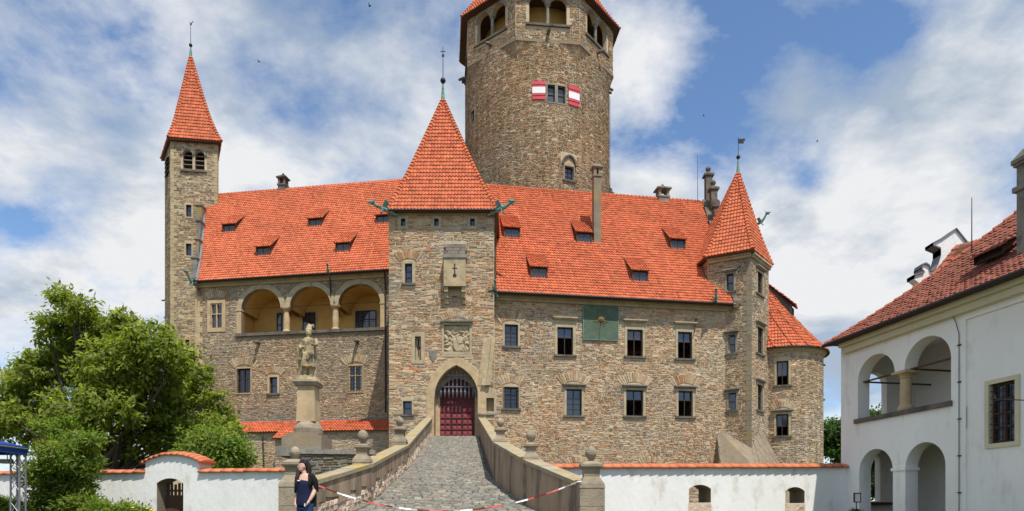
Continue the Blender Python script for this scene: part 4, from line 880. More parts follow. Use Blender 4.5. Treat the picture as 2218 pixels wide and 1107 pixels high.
# ================================================================== gate tower
def gate_tower():
    A = Vector((-10.1, 55.0)); B = Vector((-1.48, 55.0)); fr = Flat(A, B); L = fr.L; F = fr.F; ZE = Zp(455, 55)
    root = thing('gate_tower', 'square gate tower with steep red spire, pointed portal and projecting stone bay', 'tower', (-5.8, 59, GZ))
    ops = []
    for p in (873, 945, 1023): window(root, fr, ops, p-4.5, p+5, 474, 490, sur=.24, surmat='sandpale', cols=1, rows=1, sill=False, depth=.3)
    window(root, fr, ops, 877, 893, 571, 614, sur=.2, cols=1, rows=3, sill=True, fan=.6)
    window(root, fr, ops, 873, 892, 869, 898, sur=.12, cols=1, rows=2, tr=.5, sill=True)
    portal = Op(fr.uz(941, 900)[0], fr.uz(1036, 900)[0], fr.uz(988, 945)[1], fr.uz(988, 791)[1], arch='point', zs=fr.uz(988, 860)[1], depth=2.2, mg=.66, mgz=.66, floor=False)
    # arrow-slit niche, drawbridge slot and side niche
    sl_ = Op(fr.uz(899, 0)[0], fr.uz(912, 0)[0], fr.uz(905, 780)[1], fr.uz(905, 729)[1], depth=.35, mg=.3, mgz=.25)
    ni = Op(fr.uz(1040, 0)[0], fr.uz(1070, 0)[0], fr.uz(1055, 891)[1], fr.uz(1055, 862)[1], depth=.55, mg=.2, mgz=.45)
    arms = Op(fr.uz(962, 0)[0], fr.uz(1017, 0)[0], fr.uz(990, 762)[1], fr.uz(990, 704)[1], depth=.12, mg=.18, mgz=.25)
    slotu0, slotu1 = fr.uz(1036, 800)[0], L-.05; slotz0, slotz1 = fr.uz(1050, 836)[1], fr.uz(1060, 733)[1]
    bayu0, bayu1 = fr.uz(963, 600)[0], fr.uz(1010, 600)[0]; bz = lambda y: fr.uz(986, y)[1]
    allo = ops+[portal, sl_, ni, arms]
    def slot_blk(za, zb):
        zm = (za+zb)/2
        if zm < slotz0 or zm > slotz1: return None
        t = (zm-slotz0)/(slotz1-slotz0); c = slotu0+.45+(slotu1-slotu0-.75)*t; return (c-.5, c+.55)
    bl = blocks_for(root, allo, [Op(bayu0, bayu1, bz(640), bz(528)).block, slot_blk])
    m = MB(); wall_sheet(m, fr, 0, L, GZ, ZE, allo); m.build('wall', MT['mortar'], root)
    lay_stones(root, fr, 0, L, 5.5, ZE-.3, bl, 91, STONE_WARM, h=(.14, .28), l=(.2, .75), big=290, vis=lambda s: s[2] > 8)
    for (a, b), sd in ((((-1.48, 55), (-1.48, 63)), 92), (((-10.1, 63), (-10.1, 55)), 93)):
        f = Flat(a, b); m = MB(); wall_sheet(m, f, 0, f.L, GZ, ZE, []); m.build('side_wall', MT['mortar'], root); lay_stones(root, f, 0, f.L, 8 if sd == 93 else 18, ZE-.3, [], sd, STONE_WARM, big=0)
    m = MB(); m.quad((-1.48, 63, GZ), (-10.1, 63, GZ), (-10.1, 63, ZE), (-1.48, 63, ZE)); m.build('rear_wall', MT['mortar'], root)
    cornice(root, fr, -.02, L+.02, ZE+.02, 'eavesst', 2)
    # portal arch, jambs, gate and portcullis
    archivolt(root, fr, portal, .66, -.5, .06, 13, 'sand')
    for i in range(7):
        zz0 = portal.z0-.2+(portal.zs-portal.z0+.2)*i/7; zz1 = portal.z0-.2+(portal.zs-portal.z0+.2)*(i+1)/7
        for a, b in ((portal.u0-.66, portal.u0), (portal.u1, portal.u1+.66)):
            m = MB(); fbox(m, fr, a, b, zz0+.004, zz1-.004, -.5, .06+.004*(i % 2)); m.build('jamb_stone', MT['sand'], root)
    gd = Op(fr.uz(950, 0)[0]-.0, fr.uz(1027, 0)[0], portal.z0, fr.uz(988, 815)[1], arch='seg', zs=fr.uz(988, 858)[1], depth=.5)
    fi = Flat((-10.1, 56.0), (-1.48, 56.0)); m = MB(); wall_sheet(m, fi, portal.u0-.1, portal.u1+.1, portal.z0-.2, portal.z1+.3, [gd]); m.build('inner_jamb', MT['sand'], root)
    def on(u, z, o): return fi.F(u, z, o)
    m = MB(); fbox(m, fi, gd.u0-.05, gd.u1+.05, portal.z0-.1, gd.z1+.1, -.35, -.25); door = m.build('gate_door', MT['redwood'], root, label='dark red studded plank gate with wicket')
    nb = 12
    for i in range(nb):
        a = gd.u0+(gd.u1-gd.u0)*i/nb; b = gd.u0+(gd.u1-gd.u0)*(i+1)/nb; m = MB(); fbox(m, fi, a+.008, b-.008, portal.z0, gd.z1+.05, -.25, -.235+.006*(i % 2)); m.build('plank', MT['redwood'], door)
    m0 = MB(); w = .165; m0.hexa([(-w, -0, -w), (w, 0, -w), (w, 0, w), (-w, 0, w), (-w*.86, -.05, -w*.86), (w*.86, -.05, -w*.86), (w*.86, -.05, w*.86), (-w*.86, -.05, w*.86)]); m0.hexa([(-.06, -.05, -.06), (.06, -.05, -.06), (.06, -.05, .06), (-.06, -.05, .06), (-.03, -.085, -.03), (.03, -.085, -.03), (.03, -.085, .03), (-.03, -.085, .03)])
    pm = m0.mesh('panel'); pm.materials.append(MT['redpanel'])
    for px in (957.5, 969.5, 984, 994, 1007, 1018):
        for py in (887, 901, 913.5, 926, 938):
            if px in (984, 994) and py == 887: continue
            u, z = fi.uz(px, py); link('panel', pm, door, M=Matrix.Translation(fi.F(u, z, -.23)))
    m = MB(); a, b = fi.uz(977.5, 900)[0], fi.uz(1000.5, 900)[0]
    for u in (a, b): fbox(m, fi, u-.03, u+.03, portal.z0, fi.uz(988, 892)[1], -.235, -.2)
    fbox(m, fi, a, b, fi.uz(988, 893.5)[1], fi.uz(988, 891.5)[1], -.235, -.19)
    for py in (907, 920, 932): z = fi.uz(988, py)[1]; fbox(m, fi, gd.u0, gd.u1, z-.02, z+.02, -.235, -.215)
    fbox(m, fi, fi.uz(987, 0)[0], fi.uz(990, 0)[0], fi.uz(988, 913)[1], fi.uz(988, 905)[1], -.2, -.14); m.build('iron_band', MT['iron'], door)
    pc = MB(); zt = portal.z1; z835 = fr.uz(988, 835)[1]; zb = fr.uz(988, 857)[1]; oo = -.62
    n = 11; first = None
    for i in range(n):
        u = portal.uc+(i-(n-1)/2)*.335; hh = portal.zs
        m = MB(); ztop = min(portal.z1+.1, portal.zs+ (portal.z1-portal.zs)*1.05)
        fbox(m, fr, u-.045, u+.045, zb+.35, ztop, oo-.045, oo+.045)
        c = Vector(F(u, 0, oo)); m.lathe(c.x, c.y, [(.05, zb+.62), (.115, zb+.4), (.09, zb+.25), (.0, zb-.12)], 6); 
        m.build('portcullis_bar', MT['darkiron'], root)
    for z in (z835, z835+.9): 
        m = MB(); fbox(m, fr, portal.u0, portal.u1, z-.045, z+.045, oo+.02, oo+.09); m.build('portcullis_rail', MT['darkiron'], root)
    # coat of arms relief with hood
    m = MB(); ring_boxes(m, fr, arms.u0, arms.u1, arms.z0, arms.z1, .2, -.12, .06); fbox(m, fr, arms.u0-.2, arms.u1+.2, arms.z0-.42, arms.z0-.203, -.1, .05); rf = m.build('relief_frame', MT['sandpale'], root)
    m = MB(); fbox(m, fr, arms.u0-.28, arms.u1+.28, arms.z1+.21, arms.z1+.36, -.1, .3); m.build('hood', MT['grey'], root)
    m = MB(); nx, nz = 36, 38; rng = random.Random(4); uu = [arms.u0+(arms.u1-arms.u0)*i/nx for i in range(nx+1)]; zz = [arms.z0+(arms.z1-arms.z0)*j/nz for j in range(nz+1)]
    bumps = [(rng.uniform(-.95, .95), rng.uniform(-.2, .95), rng.uniform(.06, .13), rng.uniform(.14, .3), rng.uniform(0, 3.14), rng.uniform(.1, .2)) for _ in range(46)]+[(s_*rng.uniform(.6, .9), rng.uniform(-.95, 0), .09, .22, rng.uniform(0, 3.14), rng.uniform(.1, .2)) for s_ in (-1, 1) for _ in range(7)]
    def hgt(x, y):
        h = 0.0
        for bx, by, ra, rb, an, hh in bumps:
            dx, dy = x-bx, y-by; c, s_ = math.cos(an), math.sin(an); h = max(h, hh*math.exp(-((dx*c+dy*s_)/ra)**2-((-dx*s_+dy*c)/rb)**2))
        xs, ys = x*.94+y*.2, y*.94-x*.2+.42
        if abs(xs) < .42*(1-max(0, -ys-.05)**1.5*1.3) and -.52 < ys < .42: h = .16-(.05 if (xs > 0) != (ys > 0) else 0)-(.06 if abs(xs) > .36 else 0)
        return h
    vs = [F(uu[i], zz[j], -.14+hgt(i/nx*2-1, j/nz*2-1)) for j in range(nz+1) for i in range(nx+1)]
    m.add(vs, [(j*(nx+1)+i, j*(nx+1)+i+1, (j+1)*(nx+1)+i+1, (j+1)*(nx+1)+i) for j in range(nz) for i in range(nx)]); m.build('coat_of_arms', MT['sandpale'], root)
    fan_stones(root, fr, ops, arms.uc, arms.z1+.45, 1.2, .55)
    # projecting stone bay (sloped roof slabs, box with cross slit, brackets)
    o = .75; bay = MB(); wl = .16
    fbox(bay, fr, bayu0, bayu1, bz(626), bz(566), o-.25, o-.001); 
    for u in (bayu0, bayu1-wl): fbox(bay, fr, u, u+wl, bz(626), bz(566), 0, o-.255)
    bayo = bay.build('stone_bay', MT['baystone'], root)
    m = MB(); fbox(m, fr, bayu0-.07, bayu1+.07, bz(566)+.002, bz(559), 0, o+.08); m.build('bay_cornice', MT['grey'], bayo)
    ntop = 3
    for r in range(ntop):
        for c in range(3):
            t0, t1 = r/ntop, (r+1)/ntop; ua = bayu0+(bayu1-bayu0)*(c+(.5 if r % 2 else 0)-.25*(r % 2))/3; ub = ua+(bayu1-bayu0)/3-.03; ub = min(ub, bayu1+.02); ua = max(ua, bayu0-.02); za, zb_ = bz(559)+(bz(529)-bz(559))*t0, bz(559)+(bz(529)-bz(559))*t1; oa, ob = .72*(1-t0)+.02, .72*(1-t1)+.02
            m = MB(); m.hexa([F(ua, za+.01, oa+.05), F(ub, za+.01, oa+.05), F(ub, za+.01, -.05), F(ua, za+.01, -.05), F(ua, zb_-.015, ob+.05), F(ub, zb_-.015, ob+.05), F(ub, zb_-.015, -.05), F(ua, zb_-.015, -.05)]); m.build('roof_slab', MT['darkst'], bayo)
    uc = (bayu0+bayu1)/2; m = MB(); zc = bz(592)
    fbox(m, fr, uc-.05, uc+.05, zc-.45, zc+.5, o-.0005, o+.006); fbox(m, fr, uc-.2, uc+.2, zc+.08, zc+.18, o-.0005, o+.007); c = Vector(F(uc, zc-.45, o)); m.loft([c, c+Vector((0, -.008, 0))], [.16, .16], 14); m.build('cross_slit', MT['gutter'], bayo)
    for u in (bayu0+.02, bayu1-.34):
        m = MB()
        for k in range(3): fbox(m, fr, u, u+.32, bz(626)-.42*(k+1), bz(626)-.42*k-.004, 0, o*(1-.28*(k+1)+.1)); 
        m.build('bracket', MT['baystone'], bayo)
    # arrow slit surround, drawbridge slot, niche
    m = MB(); ring_boxes(m, fr, sl_.u0, sl_.u1, sl_.z0, sl_.z1, .3, -.2, .05); fbox(m, fr, sl_.u0, sl_.u1, sl_.z0, sl_.z1, -.36, -.34); s_ = m.build('slit_surround', MT['sandpale'], root)
    m = MB(); uc = sl_.uc; fbox(m, fr, uc-.05, uc+.03, sl_.z0+.35, sl_.z1-.1, -.3395, -.335); c = Vector(F(uc, (sl_.z0+sl_.z1)/2+.1, -.339)); m.loft([c, c+Vector((0, -.006, 0))], [.15, .15], 12); m.build('slit', MT['gutter'], s_)
    m = MB(); ring_boxes(m, fr, ni.u0, ni.u1, ni.z0, ni.z1, .2, -.2, .05); fbox(m, fr, ni.u0-.2, ni.u1+.2, ni.z1+.203, ni.z1+.75, -.2, .05); fbox(m, fr, ni.u0, ni.u1, ni.z0, ni.z1, -.57, -.55); m.build('niche_surround', MT['sandpale'], root)
    m = MB(); fbox(m, fr, ni.u0-.2, ni.u1+.3, ni.z0-.32, ni.z0-.203, -.1, .16); m.build('niche_sill', MT['grey'], root)
    # slanting drawbridge groove framed by ashlars
    n = 6; 
    for k in range(n):
        t0, t1 = k/n, (k+1)/n; f0 = lambda t: slotu0+.45+(slotu1-slotu0-.75)*t; z0 = slotz0+(slotz1-slotz0)*t0; z1 = slotz0+(slotz1-slotz0)*t1
        for s0, s1, dd in ((-.5, -.20, .10), (.20, .50, .34)):
            m = MB(); w0 = 1.0 if s0 < 0 else 1.0
            m.hexa([F(f0(t0)+s0, z0+.006, dd), F(f0(t0)+s1, z0+.006, dd), F(f0(t0)+s1, z0+.006, -.1), F(f0(t0)+s0, z0+.006, -.1), F(f0(t1)+s0, z1-.006, dd), F(f0(t1)+s1, z1-.006, dd), F(f0(t1)+s1, z1-.006, -.1), F(f0(t1)+s0, z1-.006, -.1)]); m.build('slot_ashlar', MT['sand' if (k % 3) else 'sandpale'], root)
    m = MB(); f0 = lambda t: slotu0+.45+(slotu1-slotu0-.75)*t
    for k in range(n):
        t0, t1 = k/n, (k+1)/n; z0 = slotz0+(slotz1-slotz0)*t0; z1 = slotz0+(slotz1-slotz0)*t1; d0 = -.02+.03*(1-t0); b0, b1 = .05+.24*(1-t0)**1.5, .05+.24*(1-t1)**1.5; m.quad(F(f0(t0)-.2, z0, b0), F(f0(t0)+.2, z0, b0), F(f0(t1)+.2, z1, b1), F(f0(t1)-.2, z1, b1))
    m.build('slot_back', MT['sandpale'], root)
    u, z = fr.uz(938, 771); m = MB(); m.loft([F(u, z-.45, .0), F(u, z, .0), F(u, z+.4, 0)], [(.1, .1), (.34, .12), (.36, .12)], 8); m.build('carved_shield', MT['grey'], root)
    # spire
    ev = [(X(838, 54.4), 54.4), (X(1078, 54.4), 54.4), (X(1078, 54.4), 63.9), (X(838, 54.4), 63.9)]; ze = Zp(454, 54.4); ap = P3(959.5, 216, 59.2)
    pyramid_roof(root, ev, ze, ap, e=.07, seed=600, row=.41, tw=.27, faces=(0, 1, 3))
    m = MB(); m.prism(ev, ze-.12, ze-.04); m.build('eaves_board', MT['wood'], root)
    gutter(root, (ev[0][0], 54.35, ze-.05), (ev[1][0], 54.35, ze-.05), .09)
    finial(root, ap.x, ap.y, ap.z, .2, Zp(181, 59.2), Zp(101, 59.2), 'cross', br=.25)
    dragon(root, (ev[0][0]+.2, 54.5, ze-.05), (-1, -.35), 1.25, .35); dragon(root, (ev[1][0]-.2, 54.5, ze-.05), (1, -.35), 1.25, .4)
    downpipe(root, [(ev[1][0]-.1, 54.6, ze-.1), (-1.38, 55.3, ze-1.5), (-1.38, 55.35, 20.3)], .09, 'wood')
    m = MB(); m.hexa([(-10.12, 55.6, 23.4), (-10.12, 56.2, 23.4), (-10.12, 60.5, 20.6), (-10.12, 59.9, 20.6), (-10.35, 55.6, 23.4), (-10.35, 56.2, 23.4), (-10.35, 60.5, 20.6), (-10.35, 59.9, 20.6)]); 
gate_tower()

# ================================================================== corner turret and round tower
def turret():
    Q = 1.04; pts = [Vector(p)*Q for p in ((16.85, 57.6), (20.0, 56.0), (22.66, 59.1), (21.6, 63.5), (16.3, 63.0))]; ZE = CAMZ+21.75*Q
    root = thing('corner_turret', 'slim angular corner turret with red spire between long wing and round tower', 'tower', (20.3, 61.9, GZ))
    for i in range(5):
        a, b = pts[i], pts[(i+1) % 5]; f = Flat(a, b); ops = []
        if i == 0:
            for w in ((1574, 1589, 593, 631), (1577, 1593, 726, 765), (1578, 1594, 851, 888)): window(root, f, ops, *w, sur=.14, surmat='grey', cols=1, rows=2, tr=.5, sill=True, hood=.02)
        if i == 1:
            for w in ((1640, 1651, 591, 638), (1640, 1652, 710, 767), (1640, 1651, 834, 889)): window(root, f, ops, *w, sur=.2, surmat='sandpale', cols=1, rows=2, tr=.55, sill=True, hood=.05, depth=.25)
        m = MB(); wall_sheet(m, f, 0, f.L, GZ, ZE, ops); m.build('wall', MT['mortar'], root)
        if i < 2: lay_stones(root, f, .0 if i else .02, f.L-.02, 4, ZE-.3, [o.block for o in ops]+[o.extra for o in ops if hasattr(o, 'extra')], 101+i, STONE_KEEP if i == 0 else STONE_PALE, big=90)  # shade put into the colour: left face darker stones, lit right face paler
        if i < 2: cornice(root, f, -.02, f.L+.02, ZE+.02, 'eavesst', 2)
        if i in (2, 4): lay_stones(root, f, 0, f.L, 16, ZE-.3, [], 105+i, STONE_KEEP, big=0)
        if i == 0:
            z = 7; k = 0
            while z < ZE-.6:
                for ff, u0, u1 in ((f, f.L-(.4 if k % 2 else .65), f.L+.05),): m = MB(); fbox(m, ff, u0, u1, z, z+.42, -.2, .05); m.build('quoin', MT['spur'], root)
                z += .435; k += 1
    ev = [(x*Q, y*Q) for x, y in ((X(1526, 57.2), 57.2), (X(1630, 55.4), 55.4), (X(1673, 59.1), 59.1), (22.0, 64.1), (15.9, 63.6))]; ap = P3(1599, 374, 59.4*Q)
    pyramid_roof(root, ev, ZE+.05, ap, e=.08, seed=700, row=.41)
    m = MB(); m.prism(ev, ZE-.07, ZE+.01); m.build('eaves_board', MT['wood'], root)
    finial(root, ap.x, ap.y, ap.z, .2, Zp(345, 59.4*Q), Zp(298, 59.4*Q), 'flag', br=.19)
    # spreading broach foot
    f0, f1 = Flat(pts[0], pts[1]), Flat(pts[1], pts[2]); TL = Vector(f0.F(f0.uz(1551, 926)[0], f0.uz(1551, 926)[1], .02)); K = Vector((20.0*Q, 55.95*Q, Zp(972, 55.95*Q))); TR = Vector(f1.F(f1.uz(1647, 926)[0], f1.uz(1647, 926)[1], .02))
    BL = P3(1560, 1012, 55.2*Q); BM = P3(1640, 1018, 53.6*Q); BR = P3(1693, 1010, 57.0*Q); m = MB(); g = lambda v: Vector((v.x, v.y, GZ)); W0 = Vector((TL.x-.4, TL.y+1.2, GZ)); W1 = Vector((TR.x+.8, TR.y+.6, GZ))
    TT = Vector((TL.x-.3, TL.y+1.0, TL.z))
    m.add([TL, BL, BM, K, TR, BR, g(BL), g(BM), g(BR), W0, W1, TT], ((0, 1, 2, 3), (3, 2, 5, 4), (1, 6, 7, 2), (2, 7, 8, 5), (11, 9, 6, 1, 0), (4, 5, 8, 10)))
    m.build('broach_foot', MT['spur'], root)
    rng = random.Random(6)
    for (p0, p1, p2, p3) in ((TL, BL, BM, K), (K, BM, BR, TR)):
        n = 6; nn = (p1-p0).cross(p3-p0).normalized(); nn = -nn if nn.y > 0 else nn
        for i in range(n):
            t0, t1 = i/n, (i+1)/n; a0, a1 = p0.lerp(p1, t0), p3.lerp(p2, t0); b0, b1 = p0.lerp(p1, t1), p3.lerp(p2, t1); k = max(2, int((b1-b0).length/.7))
            for j in range(k):
                s0, s1 = (j+.012+(.3/k if i % 2 else 0))/k, (j+.985+(.3/k if i % 2 else 0))/k; s0, s1 = min(s0, .995), min(s1, 1)
                if s1-s0 < .05/k: continue
                q = [b0.lerp(b1, s0), b0.lerp(b1, s1), a0.lerp(a1, s1), a0.lerp(a1, s0)]; c = sum(q, Vector())/4; q = [c+(v-c)*.97 for v in q]; mm = MB(); mm.hexa([v-nn*.02 for v in q]+[v+nn*rng.uniform(.05, .08) for v in q]); mm.build('broach_stone', MT['spur'], root)
turret()
def round_tower():
    Q = 1.04; c = (24.8*Q, 62.0*Q); r = 3.65*Q; fr = Cyl(c, r); ZE = CAMZ+14.4*Q
    root = thing('round_tower', 'low round stone tower with curved orange tiled roof and eyebrow dormer at right end', 'tower', (c[0], c[1], GZ))
    ops = []
    window(root, fr, ops, 1682, 1708, 782, 834, sur=.18, cols=2, rows=2, tr=.4, sill=True, openlow=True); window(root, fr, ops, 1681, 1708, 897, 944, sur=.18, cols=2, rows=2, tr=.45, sill=True, hood=.03, openlow=True, fan=.5)
    m = MB(); wall_sheet(m, fr, -math.pi*r, math.pi*r, GZ, ZE, ops); m.build('wall', MT['mortar'], root)
    lay_stones(root, fr, -.45*math.pi*r, .62*math.pi*r, 3.5, ZE-.3, blocks_for(root, ops), 121, STONE_PALE, big=70, vis=lambda s: abs(s[0]) < 4)
    m = MB(); m.lathe(c[0], c[1], [(r+.02, ZE-.4), (r+.15, ZE-.3), (r+.15, ZE-.18), (r+.34, ZE-.05), (r+.34, ZE)], 40); m.build('cornice', MT['eavesst'], root)
    Re = r+.5; Ap = Vector((20.6*Q, 63.6*Q, CAMZ+25.7*Q)); th0, th1 = -2.2, 2.6; N = 14
    E = lambda th: Vector((c[0]+Re*math.sin(th), c[1]-Re*math.cos(th), ZE+.02))
    def ray(th): 
        e = E(th)
        return lambda t: tuple(Vector((Ap.x+(e.x-Ap.x)*((1-t)*.93+.07*(1-t)**5), Ap.y+(e.y-Ap.y)*((1-t)*.93+.07*(1-t)**5), e.z+(Ap.z-e.z)*t)))
    dk = MB()
    for i in range(N):
        a, b = ray(th0+(th1-th0)*i/N), ray(th0+(th1-th0)*(i+1)/N)
        for k in range(10): dk.quad(*[Vector(q)-Vector((0, 0, .04)) for q in (a(k/10), b(k/10), b((k+1)/10), a((k+1)/10))])
    roof = dk.build('roof', MT['deck'], root)
    for i in range(N):
        tile_patch(roof, ray(th0+(th1-th0)*i/N), ray(th0+(th1-th0)*(i+1)/N), .27, .38, seed=800+i, deck=False, t1=.98)
    for i in (4, 5): cap_run(roof, ray(th0+(th1-th0)*i/N), 34, .12, seed=830+i, name='hip_tiles') if i == 5 else None
    m = MB(); n = 30
    m.loft([E(th0+(th1-th0)*i/n)-Vector((0, 0, .05)) for i in range(n+1)], [.09]*(n+1), 6); m.build('gutter', MT['gutter'], root)
    # eyebrow dormer
    p = Vector(ray(.95)(.30)); q = Vector(ray(.95)(.62)); fw = (p-q); fw.z = 0; fw.normalize(); sd = Vector((-fw.y, fw.x, 0)); m = MB(); w = .75
    base = p; top = p+Vector((0, 0, .95)); k = p-fw*2.5; zk = Vector(ray(.95)(.58)).z
    fl, fr_ = base+sd*w, base-sd*w; tl, tr = top+sd*w, top-sd*w; bk = Vector((q.x, q.y, q.z+.05)); bkl, bkr = bk+sd*w*.6, bk-sd*w*.6
    m.add([fl-Vector((0, 0, .6)), fr_-Vector((0, 0, .6)), tr, tl, bkl, bkr], ((0, 3, 4), (1, 5, 2))); dm = m.build('dormer', MT['darkwood'], root)
    m = MB(); m.hexa([fl-fw*.12+Vector((0, 0, .05)), fr_-fw*.12+Vector((0, 0, .05)), fr_-fw*.18+Vector((0, 0, .05)), fl-fw*.18+Vector((0, 0, .05)), tl-fw*.12, tr-fw*.12, tr-fw*.18, tl-fw*.18]); m.build('pane', MT['glass'], dm)
    ov = fw*.25-Vector((0, 0, .08)); up = Vector((0, 0, .04))
    tile_patch(dm, lambda t: tuple((tl+sd*.15+ov+up).lerp(bkl+up, t)), lambda t: tuple((tr-sd*.15+ov+up).lerp(bkr+up, t)), .25, .36, seed=850, deckname='dormer_roof')
    for px, py in ((1787, 790), (1786, 865), (1788, 930)):
        d = 61.7*Q; x = X(px, d); m = MB(); m.loft([(x-.7, d, Zp(py, d)), (x+.02, d, Zp(py, d)-.04)], [.13, .1], 6); m.build('water_spout', MT['darkst'], root)
    dragon(root, (X(1640, 66), 66, Zp(485, 66)), (.6, -.5), .9, .9)
round_tower()
# ================================================================== small gable and roof of the rear range, right of the keep
def rear_gable():
    root = thing('rear_gable_roof', 'small orange roof with dark stepped gable peeping out right of the keep', 'building', (13.2, 84, GZ))
    D = 84.0; x0, x1 = X(1290, D), X(1336, D); zt = Zp(380, D); zb = Zp(430, D); m = MB()
    m.hexa([(x0-6, D, GZ), (x1, D, GZ), (x1, D+6, GZ), (x0-6, D+6, GZ), (x0-6, D, zb-1), (x1, D, zb-1), (x1, D+6, zb-1), (x0-6, D+6, zb-1)]); m.build('wall', MT['mortar'], root)
    Lf = lambda t: (x0-6, D-.3+3*t, zb-1.2+(zt-zb+1)*t); Rf = lambda t: (x1-.2-.9*t, D-.3+3*t, zb-1.2+(zt-zb+1)*t); tile_patch(root, Lf, Rf, .3, .4, seed=860)
    m = MB(); q0, q1 = Rf(0), Rf(1); m.quad(q0, (q0[0], D+6, q0[2]), (q1[0], D+3, q1[2]), q1); m.build('gable_wall', MT['darkst'], root)
    for i in range(5): t = .1+i*.2; p = Rf(t); m = MB(); m.box(p[0]-.1, p[0]+.5, p[1]-.3, p[1]+.3, p[2]-.5, p[2]+.45); m.lathe(p[0]+.2, p[1], [(.1, p[2]+.45), (.2, p[2]+.6), (.03, p[2]+.8)], 8); m.build('gable_step', MT['darkst'], root)
rear_gable()

# ================================================================== ramp, parapets, posts
RN = [(15.5, -5.0, 2.0, .98), (17.6, -5.0, 1.75, 1.22), (20.9, -4.55, .55, 1.76), (26.6, -4.72, -.62, 2.8), (31.0, -4.85, -1.2, 3.59), (54.2, -6.6, -2.7, 7.78), (56.4, -6.75, -2.55, 7.86)]
def ramp_at(D):
    for a, b in zip(RN, RN[1:]):
        if D <= b[0] or b is RN[-1]:
            t = (D-a[0])/(b[0]-a[0]); return [a[i]+(b[i]-a[i])*t for i in range(1, 4)]
def ramp():
    m = MB()
    for a, b in zip(RN, RN[1:]):
        m.hexa([(a[1]-.5, a[0], .3), (a[2]+.5, a[0], .3), (b[2]+.5, b[0], .3), (b[1]-.5, b[0], .3), (a[1]-.5, a[0], a[3]-.03), (a[2]+.5, a[0], a[3]-.03), (b[2]+.5, b[0], b[3]-.03), (b[1]-.5, b[0], b[3]-.03)])
    r = m.build('ramp', MT['joint']); r['kind'] = 'structure'
    rng = random.Random(9); pal = [((.18, .17, .145), 4), ((.215, .20, .165), 4), ((.15, .148, .13), 3), ((.25, .225, .18), 3), ((.21, .175, .13), 2), ((.29, .26, .20), 1), ((.16, .16, .13), 2)]
    D = 16.0; st = MB(); cnt = 0; ncob = 0
    while D < 56.2:
        dd = rng.uniform(.17, .28); xl, xr, z = ramp_at(D); xl2, xr2, z2 = ramp_at(D+dd); u = xl
        while u < xr-.05:
            w = rng.uniform(.16, .44)
            if xr-u-w < .15: w = xr-u
            f0, f1 = (u-xl)/(xr-xl), (u+w-xl)/(xr-xl); g = .014; j = lambda s: rng.uniform(-s, s)
            q = [(u+g+j(.04), D+g+j(.05), z), (u+w-g+j(.04), D+g+j(.05), z), (xl2+(xr2-xl2)*f1-g+j(.04), D+dd-g+j(.05), z2), (xl2+(xr2-xl2)*f0+g+j(.04), D+dd-g+j(.05), z2)]
            cx = sum(p[0] for p in q)/4; cy = sum(p[1] for p in q)/4; h = rng.uniform(.0, .028); zc = sum(p[2] for p in q)/4
            top = [(cx+(p[0]-cx)*.84, cy+(p[1]-cy)*.78, p[2]+h+j(.014)) for p in q]; bot = [(p[0], p[1], p[2]-.035) for p in q]
            fs = ((4, 5, 6, 7), (0, 1, 5, 4), (1, 2, 6, 5), (2, 3, 7, 6), (3, 0, 4, 7)); col = pick(pal, rng)
            if D > 19.6 and ncob < 298: mm = MB(); mm.add(bot+top, fs, col); mm.build('cobble', MT['cobble'], r); ncob += 1
            else: st.add(bot+top, fs, col)
            u += w
        D += dd
    st.build('cobblestones', MT['cobble'], r, kind='stuff')
ramp()
